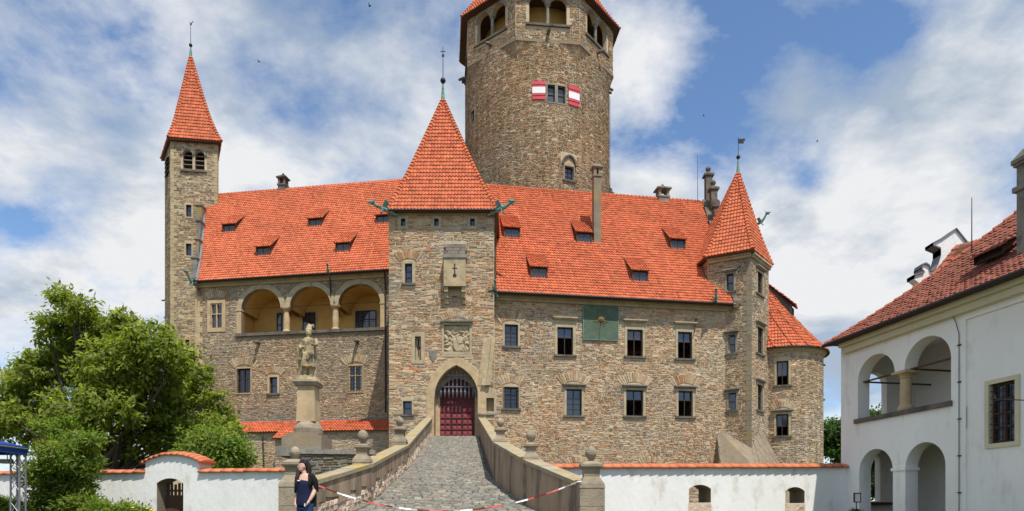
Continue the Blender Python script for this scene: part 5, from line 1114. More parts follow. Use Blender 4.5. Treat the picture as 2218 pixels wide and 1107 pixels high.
def parapet(side, nodes, label):
    s = -1 if side == 'l' else 1; root = thing('stone_parapet', label, 'parapet', (nodes[0][0], nodes[0][1], GZ), 'ramp parapets')
    th = .42; rng = random.Random(17+s)
    for k, (a, b) in enumerate(zip(nodes, nodes[1:])):
        dx, dy = b[0]-a[0], b[1]-a[1]; Ln = math.hypot(dx, dy); ox, oy = (s*dy/Ln*th, -s*dx/Ln*th) if True else 0
        za, zb = ramp_at(a[1])[2]-.6, ramp_at(b[1])[2]-.6; ca, cb = a[2]-.12, b[2]-.12
        if s < 0: split = .5
        else: split = 0
        m = MB()
        def seg(z0a, z0b, z1a, z1b, mm, off=0.0):
            n = Vector((ox, oy)).normalized()*-off
            p = [(a[0]+n.x, a[1]+n.y), (b[0]+n.x, b[1]+n.y), (b[0]+ox, b[1]+oy), (a[0]+ox, a[1]+oy)]
            mm.hexa([(*p[0], z0a), (*p[1], z0b), (*p[2], z0b), (*p[3], z0a), (*p[0], z1a), (*p[1], z1b), (*p[2], z1b), (*p[3], z1a)])
        if split:
            ma, mb_ = za+.6+(ca-za-.6)*.48, zb+.6+(cb-zb-.6)*.42
            seg(za, zb, ma, mb_, m); m.build('peeled_base', MT['peeled'], root)
            # bared rubble low on the inner face
            m3 = MB(); nl = max(3, int(Ln/.28))
            for i in range(nl):
                for r_ in range(3):
                    t0, t1 = (i+.05+rng.uniform(0, .2))/nl, (i+.95)/nl
                    if rng.random() < .45: continue
                    lo = lambda t: (za+.6+(zb-za)*t); hi = lambda t: (ma+(mb_-ma)*t)
                    f0, f1 = (r_+.05)/3, (r_+.9)/3; n = Vector((-ox, -oy)).normalized(); P_ = lambda t, f, o_: (a[0]+dx*t+n.x*o_, a[1]+dy*t+n.y*o_, lo(t)+(hi(t)-lo(t))*f)
                    c = [(t0, f0), (t1, f0), (t1, f1), (t0, f1)]; cm = ((t0+t1)/2, (f0+f1)/2); q = [(cm[0]+(x-cm[0])*.8, cm[1]+(y-cm[1])*.8) for x, y in c]
                    m3.add([P_(x, y, -.005) for x, y in c]+[P_(x, y, .02+rng.uniform(0, .02)) for x, y in q], ((4, 5, 6, 7), (0, 1, 5, 4), (1, 2, 6, 5), (2, 3, 7, 6), (3, 0, 4, 7)), pick([((.64, .50, .37), 3), ((.56, .42, .30), 2), ((.70, .57, .44), 2), ((.44, .32, .22), 1)], rng))
            m3.build('bared_stones', MT['stone'], root, kind='stuff')
            nj = max(3, int(Ln/.4))
            m = MB()
            for i in range(nj):   # ragged lower edge of the surviving render
                t0, t1 = i/nj, (i+1)/nj; dz = rng.uniform(-.18, .16); n = Vector((-ox, -oy)).normalized()*.035
                P_ = lambda t, z, o_: (a[0]+dx*t+n.x*o_, a[1]+dy*t+n.y*o_, z); l0, l1 = ma+(mb_-ma)*t0+dz, ma+(mb_-ma)*t1+dz*.6; h0, h1 = ca+(cb-ca)*t0, ca+(cb-ca)*t1
                m.hexa([P_(t0, l0, 1), P_(t1, l1, 1), P_(t1, l1, -2), P_(t0, l0, -2), P_(t0, h0, 1), P_(t1, h1, 1), P_(t1, h1, -2), P_(t0, h0, -2)])
            m.build('render_coat', MT['plaster'], root, kind='stuff')
            m = MB(); seg(ma+.01, mb_+.01, ca, cb, m); m.build('core', MT['plaster'], root)
        else:
            npan = max(2, int(Ln/1.1))
            for i in range(npan):
                t0, t1 = i/npan, (i+1)/npan; pa = [a[j]+(b[j]-a[j])*t0 for j in range(3)]; pb = [a[j]+(b[j]-a[j])*t1 for j in range(3)]; g = .006/Ln*1
                z0, z1 = za+(zb-za)*t0, za+(zb-za)*t1; n = Vector((-ox, -oy)).normalized()*rng.uniform(0, .018); m = MB()
                m.hexa([(pa[0]+n.x, pa[1]+n.y, z0), (pb[0]+n.x, pb[1]+n.y, z1), (pb[0]+ox, pb[1]+oy, z1), (pa[0]+ox, pa[1]+oy, z0), (pa[0]+n.x, pa[1]+n.y, pa[2]-.12), (pb[0]+n.x, pb[1]+n.y, pb[2]-.12), (pb[0]+ox, pb[1]+oy, pb[2]-.12), (pa[0]+ox, pa[1]+oy, pa[2]-.12)]); m.build('panel', MT['plaster'], root)
        nc = max(2, int(Ln/1.4)); e = Vector((-ox, -oy)).normalized()*.08
        for i in range(nc):
            t0, t1 = (i+.004)/nc, (i+.996)/nc; pa = [a[j]+(b[j]-a[j])*t0 for j in range(3)]; pb = [a[j]+(b[j]-a[j])*t1 for j in range(3)]; m = MB(); dz = rng.uniform(-.008, .008)
            A_ = [(pa[0]+e.x, pa[1]+e.y), (pb[0]+e.x, pb[1]+e.y), (pb[0]+ox-e.x, pb[1]+oy-e.y), (pa[0]+ox-e.x, pa[1]+oy-e.y)]; zz = [pa[2], pb[2], pb[2], pa[2]]
            m.hexa([(x, y, z-.119) for (x, y), z in zip(A_, zz)]+[(x, y, z+dz) for (x, y), z in zip(A_, zz)]); m.build('coping_stone', MT['lichen'], root)
parapet('l', [(-5.35, 17.75, 2.42), (-4.62, 21.9, 3.2), (-4.88, 31.0, 4.72), (-6.62, 55.0, 9.38)], 'left ramp parapet with peeling render and yellow lichened coping')
parapet('r', [(1.78, 17.75, 2.42), (.52, 21.0, 3.22), (-.68, 26.8, 4.42), (-2.68, 55.0, 9.38)], 'right ramp parapet of brown slabs running up to the gate')
def post(px, D, ytop, ycap, w, label, zbase):
    x = X(px, D); root = thing('stone_post', label, 'post', (x, D, zbase), 'ball-topped ramp posts'); zc = Zp(ycap, D); zt = Zp(ytop, D); h = w/2
    m = MB()
    def sq(a, za, b, zb): m.hexa([(x-a, D-a, za), (x+a, D-a, za), (x+a, D+a, za), (x-a, D+a, za), (x-b, D-b, zb), (x+b, D-b, zb), (x+b, D+b, zb), (x-b, D+b, zb)])
    zn = zc-.55*w; zmid = zbase+(zn-.35*w-zbase)*.62
    sq(h, zbase, h, zmid-.012); sq(h-.012, zmid-.012, h-.012, zmid); sq(h, zmid, h, zn-.35*w); m.build('shaft', MT['post'], root)
    m = MB(); sq(h*1.04, zn-.35*w, h*.98, zn-.18*w); sq(h*.98, zn-.179*w, h*.62, zn+.12*w); sq(h*.62, zn+.121*w, h*.66, zc-.12*w); sq(h*.7, zc-.119*w, h*.9, zc-.02); sq(h*.92, zc-.019, h*.92, zc+.05); sq(h*.86, zc+.051, h*.36, zc+.2*w); m.build('cap', MT['post'], root)
    zb = zc+.2*w; H = zt-zb; r = min(H*.40, .2)*1.0; m = MB(); m.lathe(x, D, [(r*.55, zb-.01), (r*.4, zb+H*.12), (r*.72, zb+H*.24), (r*.98, zb+H*.45), (r*.97, zb+H*.62), (r*.72, zb+H*.85), (r*.35, zb+H*.96), (.01, zb+H)], 16); m.build('finial', MT['post'], root, smooth=True)
post(640, 17.5, 967, 1006, .66, 'ball-topped stone post behind the dark-haired woman', 1.0)
post(786, 22.0, 931, 969, .56, 'second ball-topped post up the left parapet, beside the statue terrace', 1.2)
post(866, 31.2, 903, 931, .66, 'highest ball-topped post on the left parapet, nearest the gate', 2.4)
post(1280, 17.5, 967, 1010, .64, 'tall ball-topped post at the foot of the right parapet, in front of white wall', 1.0)
post(1150, 21.6, 931, 966, .52, 'middle ball-topped post on the right parapet', 1.4)
post(1084, 27.2, 905, 932, .54, 'small ball-topped post on the right parapet nearest the gate', 2.2)
def tape():
    root = thing('barrier_tape', 'sagging red and white barrier tape strung across the ramp foot', 'tape', (-1.8, 17.0, 1.2)); a, b = P3(664, 1041, 17.05), P3(1250, 1044, 17.05); zm = Zp(1107, 17.05); n = 44
    zf = lambda t: (a.z+(b.z-a.z)*t)-(((a.z+b.z)/2)-zm)*4*t*(1-t); pts = [Vector((a.x+(b.x-a.x)*i/n, 17.05+.03*math.sin(i*.9), zf(i/n))) for i in range(n+1)]
    blk = 0; i = 0
    while i < n:
        m = MB()
        for k in range(i, min(i+5 if blk % 2 == 0 else i+4, n)):
            p, q = pts[k], pts[k+1]; tw = .012*math.sin(k*1.3); h = .020; m.hexa([p+Vector((0, -tw, -h)), q+Vector((0, -tw, -h)), q+Vector((0, -tw+.003, -h)), p+Vector((0, -tw+.003, -h)), p+Vector((0, tw, h)), q+Vector((0, tw, h)), q+Vector((0, tw+.003, h)), p+Vector((0, tw+.003, h))])
        m.build('tape_band', MT['taper' if blk % 2 == 0 else 'tapew'], root); i += 5 if blk % 2 == 0 else 4; blk += 1
    m = MB()
    for p in (a, b): s = 1 if p is b else -1; m.loft([p, p+Vector((s*.12, .12, .02))], [.02, .02], 5)
    m.build('knot', MT['tapew'], root)
tape()
def remesh(o, v, smooth=True):
    md = o.modifiers.new('skin', 'REMESH'); md.mode = 'VOXEL'; md.voxel_size = v; md.use_smooth_shade = smooth
# ================================================================== statue on its pedestal and terrace
def statue():
    D = 26.5; x = X(668, D); root = thing('saint_statue', 'weathered sandstone statue of robed helmeted figure on tall pedestal left of ramp', 'statue', (x, D, Zp(972, D)))
    def blk(p0, p1, y0, y1, t=1.0, name='plinth', mat='grey', top=None):
        m = MB(); h = (p1-p0)/2/FPX*D; c = X((p0+p1)/2, D); z0, z1 = Zp(y1, D), Zp(y0, D); k = h if top is None else top/2/FPX*D
        m.hexa([(c-h, D-h, z0), (c+h, D-h, z0), (c+h, D+h, z0), (c-h, D+h, z0), (c-k, D-k, z1), (c+k, D-k, z1), (c+k, D+k, z1), (c-k, D+k, z1)]); m.build(name, MT[mat], root)
    blk(624, 708, 948, 972, mat='spur', name='base_step'); blk(632, 700, 941, 947.9, mat='spur', name='base_step')
    m = MB(); c = x; m.lathe(c, D, [(.55, Zp(941, D)), (.56, Zp(930, D)), (.50, Zp(922, D)), (.44, Zp(918, D)), (.40, Zp(914, D))], 20); m.build('round_plinth', MT['post'], root)
    blk(648, 688, 838, 915, top=36, name='pedestal_shaft', mat='sand'); blk(645, 691, 831, 837.9, name='cap', mat='post', top=52); blk(641, 695, 826, 830.9, name='cap', mat='post', top=50); blk(650, 690, 816, 825.9, name='figure_base', mat='statue', top=34)
    b = Zp(817, D); s = 1.06
    q = lambda a, c_, z: (x+a*s, D+c_*s, b+z*s); m = MB()
    wv = lambda n, am: (lambda i, an: 1+am*math.sin(n*an+i*.7))
    for k in (-1, 1): m.loft([q(.10*k, 0, 0), q(.10*k, -.02, .1), q(.11*k, .0, .3), q(.10*k, .02, .55)], [.075, .07, .09, .12], 10); m.loft([q(.10*k, .03, .03), q(.11*k, -.14, .03)], [.055, .045], 8)
    m.loft([q(0, 0, .34), q(0, 0, .42), q(0, .0, .7), q(0, .02, .95), q(0, .02, 1.12), q(0, 0, 1.32), q(.0, 0, 1.46)], [(.27, .22), (.26, .21), (.22, .18), (.17, .14), (.20, .15), (.25, .16), (.16, .12)], 30, wob=wv(11, .055))
    m.loft([q(-.10, .12, .0), q(-.12, .14, .4), q(-.14, .13, .9), q(-.10, .10, 1.45)], [(.28, .12), (.30, .13), (.27, .11), (.16, .09)], 26, wob=wv(8, .12))
    m.loft([q(.16, .13, .0), q(.17, .14, .5), q(.14, .10, 1.2)], [(.12, .09), (.13, .1), (.12, .07)], 18, wob=wv(6, .12))
    m.loft([q(-.24, .0, 1.42), q(-.31, -.02, 1.18), q(-.22, -.18, 1.02), q(-.08, -.24, 1.1)], [.10, .09, .07, .05], 10)
    m.loft([q(-.28, -.03, 1.25), q(-.30, -.05, .95), q(-.29, -.03, .62)], [(.10, .08), (.12, .08), (.07, .05)], 16, wob=wv(5, .15))
    m.loft([q(.24, .0, 1.42), q(.32, -.04, 1.2), q(.30, -.2, 1.12), q(.20, -.26, 1.2)], [.10, .085, .065, .05], 10)
    m.loft([q(.22, -.2, 1.18), q(.14, -.24, .85), q(.02, -.22, .6)], [(.07, .05), (.12, .05), (.05, .04)], 14, wob=wv(5, .15))
    m.loft([q(0, 0, 1.42), q(.01, -.02, 1.56)], [.075, .07], 10)
    m.loft([q(.02, -.02, 1.52), q(.02, -.04, 1.58), q(.02, -.03, 1.68), q(.02, -.02, 1.76), q(.02, 0, 1.82)], [(.06, .06), (.10, .115), (.115, .135), (.105, .125), (.04, .05)], 14)
    m.loft([q(.02, -.145, 1.67), q(.02, -.165, 1.65), q(.02, -.14, 1.62)], [.02, .022, .02], 6); m.loft([q(.02, -.06, 1.54), q(.02, -.11, 1.48)], [.06, .02], 8)
    m.loft([q(.02, 0, 1.74), q(.02, 0, 1.765), q(.02, 0, 1.79)], [(.135, .15), (.14, .155), (.11, .12)], 16); m.loft([q(.02, 0, 1.76), q(.03, .02, 1.88), q(.02, .05, 1.95)], [(.12, .13), (.10, .11), (.03, .04)], 14)
    m.loft([q(-.10, .06, 1.80), q(.02, .05, 1.98), q(.16, .04, 1.95), q(.2, .04, 1.85)], [.04, .07, .06, .03], 8)
    for k in range(7): a = -.5+k*.16; m.loft([q(a*.42, -.2-.02*math.cos(a*3), .36), q(a*.34, -.19, .62), q(a*.2, -.16, .9)], [.022, .026, .015], 6)
    o = m.build('figure', MT['statue'], root); remesh(o, .022)
statue()
def terrace():
    D = 24.6; root = thing('terrace_wall', 'low rubble terrace wall with flat grey coping carrying the statue', 'wall', (-7, 26, GZ)); x0, x1 = X(628, D), -5.1; zt = Zp(983, D); fr = Flat((x0, D), (x1, D+.4))
    m = MB(); m.hexa([(x0, D, GZ), (x1, D+.4, GZ), (x1, D+3.6, GZ), (x0, D+3.6, GZ), (x0, D, zt), (x1, D+.4, zt), (x1, D+3.6, zt), (x0, D+3.6, zt)]); m.build('wall', MT['spur'], root)
    lay_stones(root, fr, 0, fr.L, 2.2, zt-.01, [], 131, [((.20, .17, .12), 3), ((.26, .22, .15), 3), ((.20, .20, .17), 3), ((.27, .19, .11), 2), ((.15, .14, .12), 2)], h=(.10, .22), l=(.2, .6), big=40)
    n = 5
    for i in range(n): m = MB(); a, b = fr.L*i/n, fr.L*(i+1)/n; fbox(m, fr, a+.006-.05*(i == 0), b-.006, zt+.002, zt+.17, -.7, .1); m.build('coping_stone', MT['grey'], root)
    m = MB(); zz = Zp(972, 26.5); m.box(X(618, 26.5), X(712, 26.5), 25.45, 27.6, zt, zz-.002); m.build('statue_footing', MT['grey'], root)
terrace()
# ================================================================== white boundary walls
def half_tile(Ln, r):
    m = MB(); n = 7; vs = []
    for y in (0, Ln):
        for i in range(n+1): a = math.pi*i/n; k = 1 if y == 0 else .93; vs.append((-math.cos(a)*r*k, y, math.sin(a)*r*.36*k))
    f = [(i, i+1, n+2+i, n+1+i) for i in range(n)]+[tuple(range(n, -1, -1)), tuple(range(n+1, 2*n+2)), (0, n+1, 2*n+1, n)]
    m.add(vs, f); return m
def coping(root, pts, r, tl=.36):
    meshes = []
    for k, c in enumerate(((.52, .16, .075), (.47, .14, .066), (.56, .18, .085))):
        h = half_tile(tl*1.04, r); h.c = [c]*len(h.v); me = h.mesh('coping_tile', True); me.materials.append(MT['tile']); meshes.append(me)
    rng = random.Random(3)
    for a, b in zip(pts, pts[1:]):
        a, b = Vector(a), Vector(b); L = (b-a).length; n = max(1, round(L/tl)); d = (b-a).normalized()
        for i in range(n):
            p = a.lerp(b, i/n); y = d; xax = y.cross(Vector((0, 0, 1))).normalized(); z = xax.cross(y)
            M = Matrix.Translation(p+Vector((0, 0, rng.uniform(-.006, .006)))) @ Matrix((xax, y, z)).transposed().to_4x4(); s = L/n/tl; link('coping_tile', rng.choice(meshes), root, M=M @ Matrix.Diagonal((1, s, 1, 1)))
def wall_body(root, fr, L, zt, ops, T, mat='white', rev='spur'):
    m = MB(); wall_sheet(m, fr, 0, L, .6, zt, [o for o in ops]); F = fr.F
    for o in ops: pass
    fb = lambda u, z: F(u, z, -T); m.quad(F(0, zt), F(L, zt), fb(L, zt), fb(0, zt)); m.quad(F(0, .6), F(0, zt), fb(0, zt), fb(0, .6)); m.quad(F(L, .6), F(L, zt), fb(L, zt), fb(L, .6)); m.build('wall', MT[mat], root)
    class Bk: pass
    b = Bk(); b.F = fb; b.step = 1e9; m = MB()
    ops2 = [Op(o.u0, o.u1, o.z0, o.z1, o.arch, o.zs, depth=0) for o in ops]; b.F = lambda u, z, o=0: F(u, z, -T); wall_sheet(m, b, 0, L, .6, zt, ops2); m.build('wall', MT[mat], root)
    for o in ops:
        m = MB(); ol = [(o.u0, o.z0)]+o.curve()+[(o.u1, o.z0)]; ol = ol+[ol[0]]
        for (a, c), (d, e) in zip(ol, ol[1:]): m.quad(F(a, c, -.02), F(a, c, -T), F(d, e, -T), F(d, e, -.02))
        m.build('reveal', MT[rev], root)
def wall_right():
    fr = Flat((.75, 23.3), (13.1, 25.97)); zt0 = Zp(1014, 23.45); zt1 = Zp(1012, 25.9); fr.k = (zt1-zt0)/fr.L
    root = thing('boundary_wall', 'white plastered wall with two arched loopholes and tile coping right of ramp', 'wall', (7, 24.5, GZ), 'white boundary walls'); ops = []
    for p0, p1, y0, y1 in ((1492, 1540, 1050, 1089), (1701, 1743, 1055, 1090)):
        u0, u1 = fr.uz(p0, 1080)[0], fr.uz(p1, 1080)[0]; pm = (p0+p1)/2; ops.append(Op(u0, u1, fr.uz(pm, y1)[1], fr.uz(pm, y0)[1], arch='seg', zs=fr.uz(pm, y0+9)[1], depth=.02))
    wall_body(root, fr, fr.L, zt0, ops, .95)
    for o in ops: m = MB(); fbox(m, fr, o.u0-.02, o.u1+.02, o.z0-.62, o.z0-.01, -.01, .004); m.build('bare_patch', MT['peeled'], root)
    coping(root, [fr.F(0, zt0-.02, -.4), fr.F(fr.L, zt0-.02, -.4)], .56)
wall_right()
def wall_left():
    fr = Flat((-16.2, 20.6), (-6.0, 18.3)); zt0 = Zp(1026, 20.4); fr.k = (Zp(1020.5, 18.4)-zt0)/fr.L
    root = thing('garden_wall', 'white plastered wall with arched garden doorway and tile coping left of ramp', 'wall', (-11, 19.5, GZ), 'white boundary walls'); T = .55
    g0, g1 = fr.uz(339, 1080)[0], fr.uz(397, 1080)[0]; door = Op(g0, g1, .9, fr.uz(368, 1036)[1], arch='seg', zs=fr.uz(368, 1047)[1], depth=.02)
    wall_body(root, fr, fr.L, zt0, [door], T)
    u0, u1 = fr.uz(315, 1000)[0], fr.uz(430, 1000)[0]; zs, za = fr.uz(372, 998)[1], fr.uz(372, 984)[1]
    hump = Op(u0, u1, zt0+.001, za, arch='seg', zs=zs); c = [(u0, zt0+.001)]+hump.curve(8)+[(u1, zt0+.001)]; F = fr.F; m = MB(); n = len(c)
    m.add([F(u, z, 0.001) for u, z in c]+[F(u, z, -T) for u, z in c], [tuple(range(n)), tuple(range(2*n-1, n-1, -1))]+[(i, i+1, n+i+1, n+i) for i in range(n-1)]); m.build('gable_top', MT['white'], root)
    coping(root, [F(0, zt0-.02, -.27), F(u0-.02, zt0-.02, -.27)], .37); coping(root, [F(u1+.02, zt0-.02, -.27), F(fr.L, zt0-.02, -.27)], .37)
    hc = hump.curve(5, .0); hc = [(hc[0][0]-.12, hc[0][1]-.06)]+hc+[(hc[-1][0]+.12, hc[-1][1]-.06)]; coping(root, [F(u, z-.02, -.27) for u, z in hc], .37, .3)
    # wooden doorway gate with open bars above
    m = MB(); fbox(m, fr, g0, g1, .9, fr.uz(368, 1072)[1], -.42, -.36); dd = m.build('garden_door', MT['wood'], root)
    nb = 7
    for i in range(nb): u = g0+(g1-g0)*(i+.5)/nb; m = MB(); fbox(m, fr, u-.03, u+.03, fr.uz(368, 1072)[1], fr.uz(368, 1046)[1]+.03*math.sin(i*2.2), -.41, -.37); m.build('door_bar', MT['wood'], dd)
    m = MB()
    for y in (1062, 1090): z = fr.uz(368, y)[1]; fbox(m, fr, g0, g1, z-.03, z+.03, -.37, -.35)
    m.build('door_rail', MT['wood'], dd)
wall_left()

# ================================================================== white arcaded house on the right
def house():
    C0 = Vector((12.98, 26.0)); d = Vector((.19, -1)).normalized(); fr = Flat(C0, C0+d*15); F = fr.F; L = fr.L; T = .5; ZE = fr.uz(1833, 744)[1]
    root = thing('arcaded_house', 'white two-storey house with open round-arched loggia and red-brown roof', 'building', (16, 19, GZ))
    U = lambda px: fr.uz(px, 900)[0]; zs_ = fr.uz(1955, 889)[1]
    up = []
    zc = fr.uz(1955, 806)[1]
    for p0, p1, pa, ya in ((1858, 1938, 1898, 767), (1959, 2060, 2014, 727)):
        zt = fr.uz(pa, ya)[1]; up.append(Op(U(p0), U(p1), zs_, zt, arch='round', zs=zc+.06, depth=T))
    up[0].skipR = up[1].skipL = True; gap = Op(up[0].u1, up[1].u0, zs_, zc+.06, depth=0)
    lo = []
    for p0, p1, pa, ya in ((1861, 1934, 1898, 972), (1961, 2048, 2008, 957)):
        zt = fr.uz(pa, ya)[1]; a = (U(p1)-U(p0))/2; lo.append(Op(U(p0), U(p1), GZ-.2, zt, arch='round', zs=zt-a*.98, depth=T))
    uB = U(2091); m = MB(); wall_sheet(m, fr, 0, uB, GZ-.3, ZE, up+lo+[gap]); m.build('wall', MT['offwhite'], root)
    frB = Flat(Vector(F(0, 0, -.07)[:2]), Vector(F(L, 0, -.07)[:2])); zr = fr.uz(2092, 692)[1]; wo = []
    u0, u1 = frB.uz(2144, 900)[0], frB.uz(2201, 900)[0]; z1 = frB.uz(2144, 834)[1]; z0 = frB.uz(2144, 962)[1]
    op = window(root, frB, wo, 0, 0, 0, 0, uz=(u0, u1, z0, z1), sur=.13, surmat='cream', cols=2, rows=4, sill=False, woodm='wood', depth=.22, glass='glassd')
    m = MB(); wall_sheet(m, frB, uB, L, GZ-.3, zr, wo); m.build('wall', MT['offwhite'], root)
    m = MB(); m.quad(F(uB, GZ-.3, 0), F(uB, GZ-.3, -.07), F(uB, zr, -.07), F(uB, zr, 0)); m.quad(F(uB, zr), F(uB, zr, -.07), F(L, zr, -.07), F(L, zr)); m.quad(F(uB, zr), F(L, zr), F(L, ZE), F(uB, ZE)); m.build('wall', MT['offwhite'], root)
    m = MB(); g = op.win
    for i in range(1, 6): u = u0+(u1-u0)*i/6; fbox(m, frB, u-.008, u+.008, z0, z1, -.02, -.005)
    for i in range(1, 9): z = z0+(z1-z0)*i/9; fbox(m, frB, u0, u1, z-.007, z+.007, -.018, -.003)
    m.build('grille', MT['iron'], g)
    m = MB(); fbox(m, frB, u0+.1, u1-.1, z0+.1, z1-.1, -.45, -.44); m.build('curtain', MT['curtain'], g)
    # arcade room: ceilings, floors, back walls
    dp = 3.1; uE = uB; zl = lo[1].z1+.25; m = MB()
    for za, zb in ((GZ-.3, zl), (zs_-.25, ZE-.15)):
        m.quad(F(0, za, -dp), F(uE, za, -dp), F(uE, zb, -dp), F(0, zb, -dp)); m.quad(F(uE, za, -T), F(uE, za, -dp), F(uE, zb, -dp), F(uE, zb, -T)); m.quad(F(0, zb, -T), F(uE, zb, -T), F(uE, zb, -dp), F(0, zb, -dp))
    m.build('loggia_plaster', MT['offwhite'], root)
    m = MB(); m.prism([F(.02, 0, -.02)[:2], F(uE, 0, -.02)[:2], F(uE, 0, -dp)[:2], F(.02, 0, -dp)[:2]], zl+.01, zs_-.26, top=True); m.build('floor', MT['offwhite'], root)
    # end wall with openings to the sky
    inn = -fr.n; fe = Flat(C0+inn*.001, C0+inn*10); eo = []
    for p0, p1, y0, y1 in ((1876, 1921, 807, 915), (1882, 1907, 985, 1086)):
        a, b = fe.uz(p0, 900)[0], fe.uz(p1, 900)[0]; pm = (p0+p1)/2; zt = fe.uz(pm, y0)[1]; eo.append(Op(a, b, fe.uz(pm, y1)[1] if y1 > 1000 else zs_-.2, zt, arch='round', zs=zt-(b-a)/2, depth=.3))
    m = MB(); wall_sheet(m, fe, 0, fe.L, GZ-.3, ZE, eo); b = Flat(fe.A+Vector((-d.x, -d.y))*.3, fe.B+Vector((-d.x, -d.y))*.3); m2 = MB(); wall_sheet(m2, b, 0, fe.L, GZ-.3, ZE, [Op(o.u0, o.u1, o.z0, o.z1, o.arch, o.zs, depth=.0) for o in eo]); m.build('end_wall', MT['offwhite'], root); m2.build('end_wall', MT['offwhite'], root)
    m = MB(); m.quad((*(C0-d*.3), GZ), (*C0, GZ), (*C0, ZE), (*(C0-d*.3), ZE)); a = C0+inn*10; b = a+d*L; e = C0+d*L; m.quad((*a, GZ), (*b, GZ), (*b, ZE), (*a, ZE)); m.quad((*b, GZ), (*e, GZ), (*e, ZE), (*b, ZE)); m.build('rear_wall', MT['offwhite'], root)
    # sill, column, pier mouldings, tie rods, lantern, door
    m = MB(); fbox(m, fr, up[0].u0-.12, up[1].u1+.06, zs_-.16, zs_, -T, .09); m.build('loggia_sill', MT['darkst'], root)
    p = Vector(F((up[0].u1+up[1].u0)/2, 0, -.25)); r = .19
    m = MB(); m.lathe(p.x, p.y, [(r*1.5, zs_), (r*1.5, zs_+.1), (r*1.25, zs_+.16), (r, zs_+.24), (r*1.02, (zs_+zc)/2), (r*.9, zc-.2), (r*1.15, zc-.17), (r*.95, zc-.12), (r*1.35, zc-.03)], 18); m.build('column', MT['sand'], root)
    m = MB(); uc = (up[0].u1+up[1].u0)/2; fbox(m, fr, uc-.34, uc+.34, zc-.03, zc+.06, -.55, .05); m.build('capital', MT['sand'], root)
    m = MB(); fbox(m, fr, lo[0].u1-.05, lo[1].u0+.05, lo[1].zs-.06, lo[1].zs+.05, -T-.03, .05); m.build('pier_moulding', MT['offwhite'], root)
    for o in up:
        m = MB(); z = o.zs+.03; m.loft([F(o.u0, z, -.25), F(o.u1, z, -.25)], [.035, .035], 6); m.build('tie_rod', MT['wood'], root)
        m = MB(); m.loft([F(o.u0+.1, z-.02, -.25), F(o.u0+.1, z-.02, -dp)], [.035, .035], 6); m.build('tie_rod', MT['wood'], root)
    m = MB(); z = lo[1].zs+.2; m.loft([F(lo[1].u0+.2, z, -1.6), F(lo[1].u1+.4, z, -1.6)], [.04, .04], 6); m.build('tie_rod', MT['wood'], root)
    q = Vector(F(up[1].uc-.1, 0, -1.2)); zL = Zp(782, q.y); m = MB(); m.loft([(q.x, q.y, ZE-.2), (q.x, q.y, zL+.2)], [.012, .012], 5); m.lathe(q.x, q.y, [(.03, zL+.2), (.13, zL+.1), (.12, zL+.07), (.08, zL-.16), (.03, zL-.2)], 6); m.build('lantern', MT['iron'], root)
    m = MB(); fbox(m, fr, lo[1].u1-.75, lo[1].u1+.2, GZ-.2, lo[1].zs+.35, -1.9, -1.8); m.build('door', MT['wood'], root)
    m = MB(); z = fe.uz(1895, 1088)[1]; fbox(m, fe, eo[1].u0-.05, eo[1].u1+.5, z-.1, z, -.05, .25); m.build('bench_board', MT['wood'], root)
    # lightning cable with clips
    uc = U(2079); m = MB(); m.loft([F(uc-.28, ZE-.1, .15), F(uc-.1, ZE-.6, .05), F(uc, ZE-1.0, .03), F(uc, GZ, .03)], [.012]*4, 5)
    for k in range(5): z = GZ+1.2+k*1.15; fbox(m, fr, uc-.06, uc+.06, z, z+.03, 0, .05)
    m.build('lightning_cable', MT['iron'], root)
    # cornice, eaves, hipped roof
    cornice(root, fr, -.0, L, ZE+.02, 'cream', 2)
    ov = .55; rise = 5.0*.93; nn = fr.n
    E0 = C0+nn*ov-d*ov; Tp = C0+d*5-nn*5; zE = ZE+.05; zT = zE+(5+ov)*.93
    fl = lambda t: zE+(zT-zE)*(t*.72+.26*t*t)
    Lf = lambda t: (E0.x+(Tp.x-E0.x)*t, E0.y+(Tp.y-E0.y)*t, fl(t)); En, Tn = C0+d*(L+.5)+nn*ov, C0+d*(L+.5)-nn*5; Rf = lambda t: (En.x+(Tn.x-En.x)*t, En.y+(Tn.y-En.y)*t, fl(t))
    roof = tile_patch(root, Lf, Rf, .18, .26, pal=OLD_PAL, seed=900, mat='tileold', lift=.035, hump=.035)
    Eb = C0-nn*(10+ov)-d*ov; Lb = lambda t: (Eb.x+(Tp.x-Eb.x)*t, Eb.y+(Tp.y-Eb.y)*t, fl(t)); tile_patch(root, Lb, Lf, .2, .28, pal=OLD_PAL, seed=901, mat='tileold', deckname='end_roof')
    m = MB(); Eq = C0-nn*(10+ov)+d*(L+.5); m.quad((*Eq, zE), (*Eb, zE), (*Tp, zT), (*Tn, zT)); m.build('rear_roof', MT['deck'], root)
    cap_run(roof, Lf, 26, .07, TILE_PAL, 902, name='hip_tiles'); cap_run(roof, lambda t: (Tp.x+(Tn.x-Tp.x)*t, Tp.y+(Tn.y-Tp.y)*t, zT), 32, .11, TILE_PAL, 903)
    m = MB(); a, b = Vector(Lf(0)), Vector(Rf(0)); k = Vector((0, 0, -.09)); m.hexa([a+k, b+k, b+k-nn.to_3d()*.5, a+k-nn.to_3d()*.5+d.to_3d()*.5, a-Vector((0, 0, .02)), b-Vector((0, 0, .02)), b-nn.to_3d()*.5-Vector((0, 0, .02)), a-nn.to_3d()*.5+d.to_3d()*.5-Vector((0, 0, .02))]); m.build('soffit', MT['gutter'], root)
    gutter(root, a+nn.to_3d()*.06-Vector((0, 0, .05)), b+nn.to_3d()*.06-Vector((0, 0, .05)), .075)
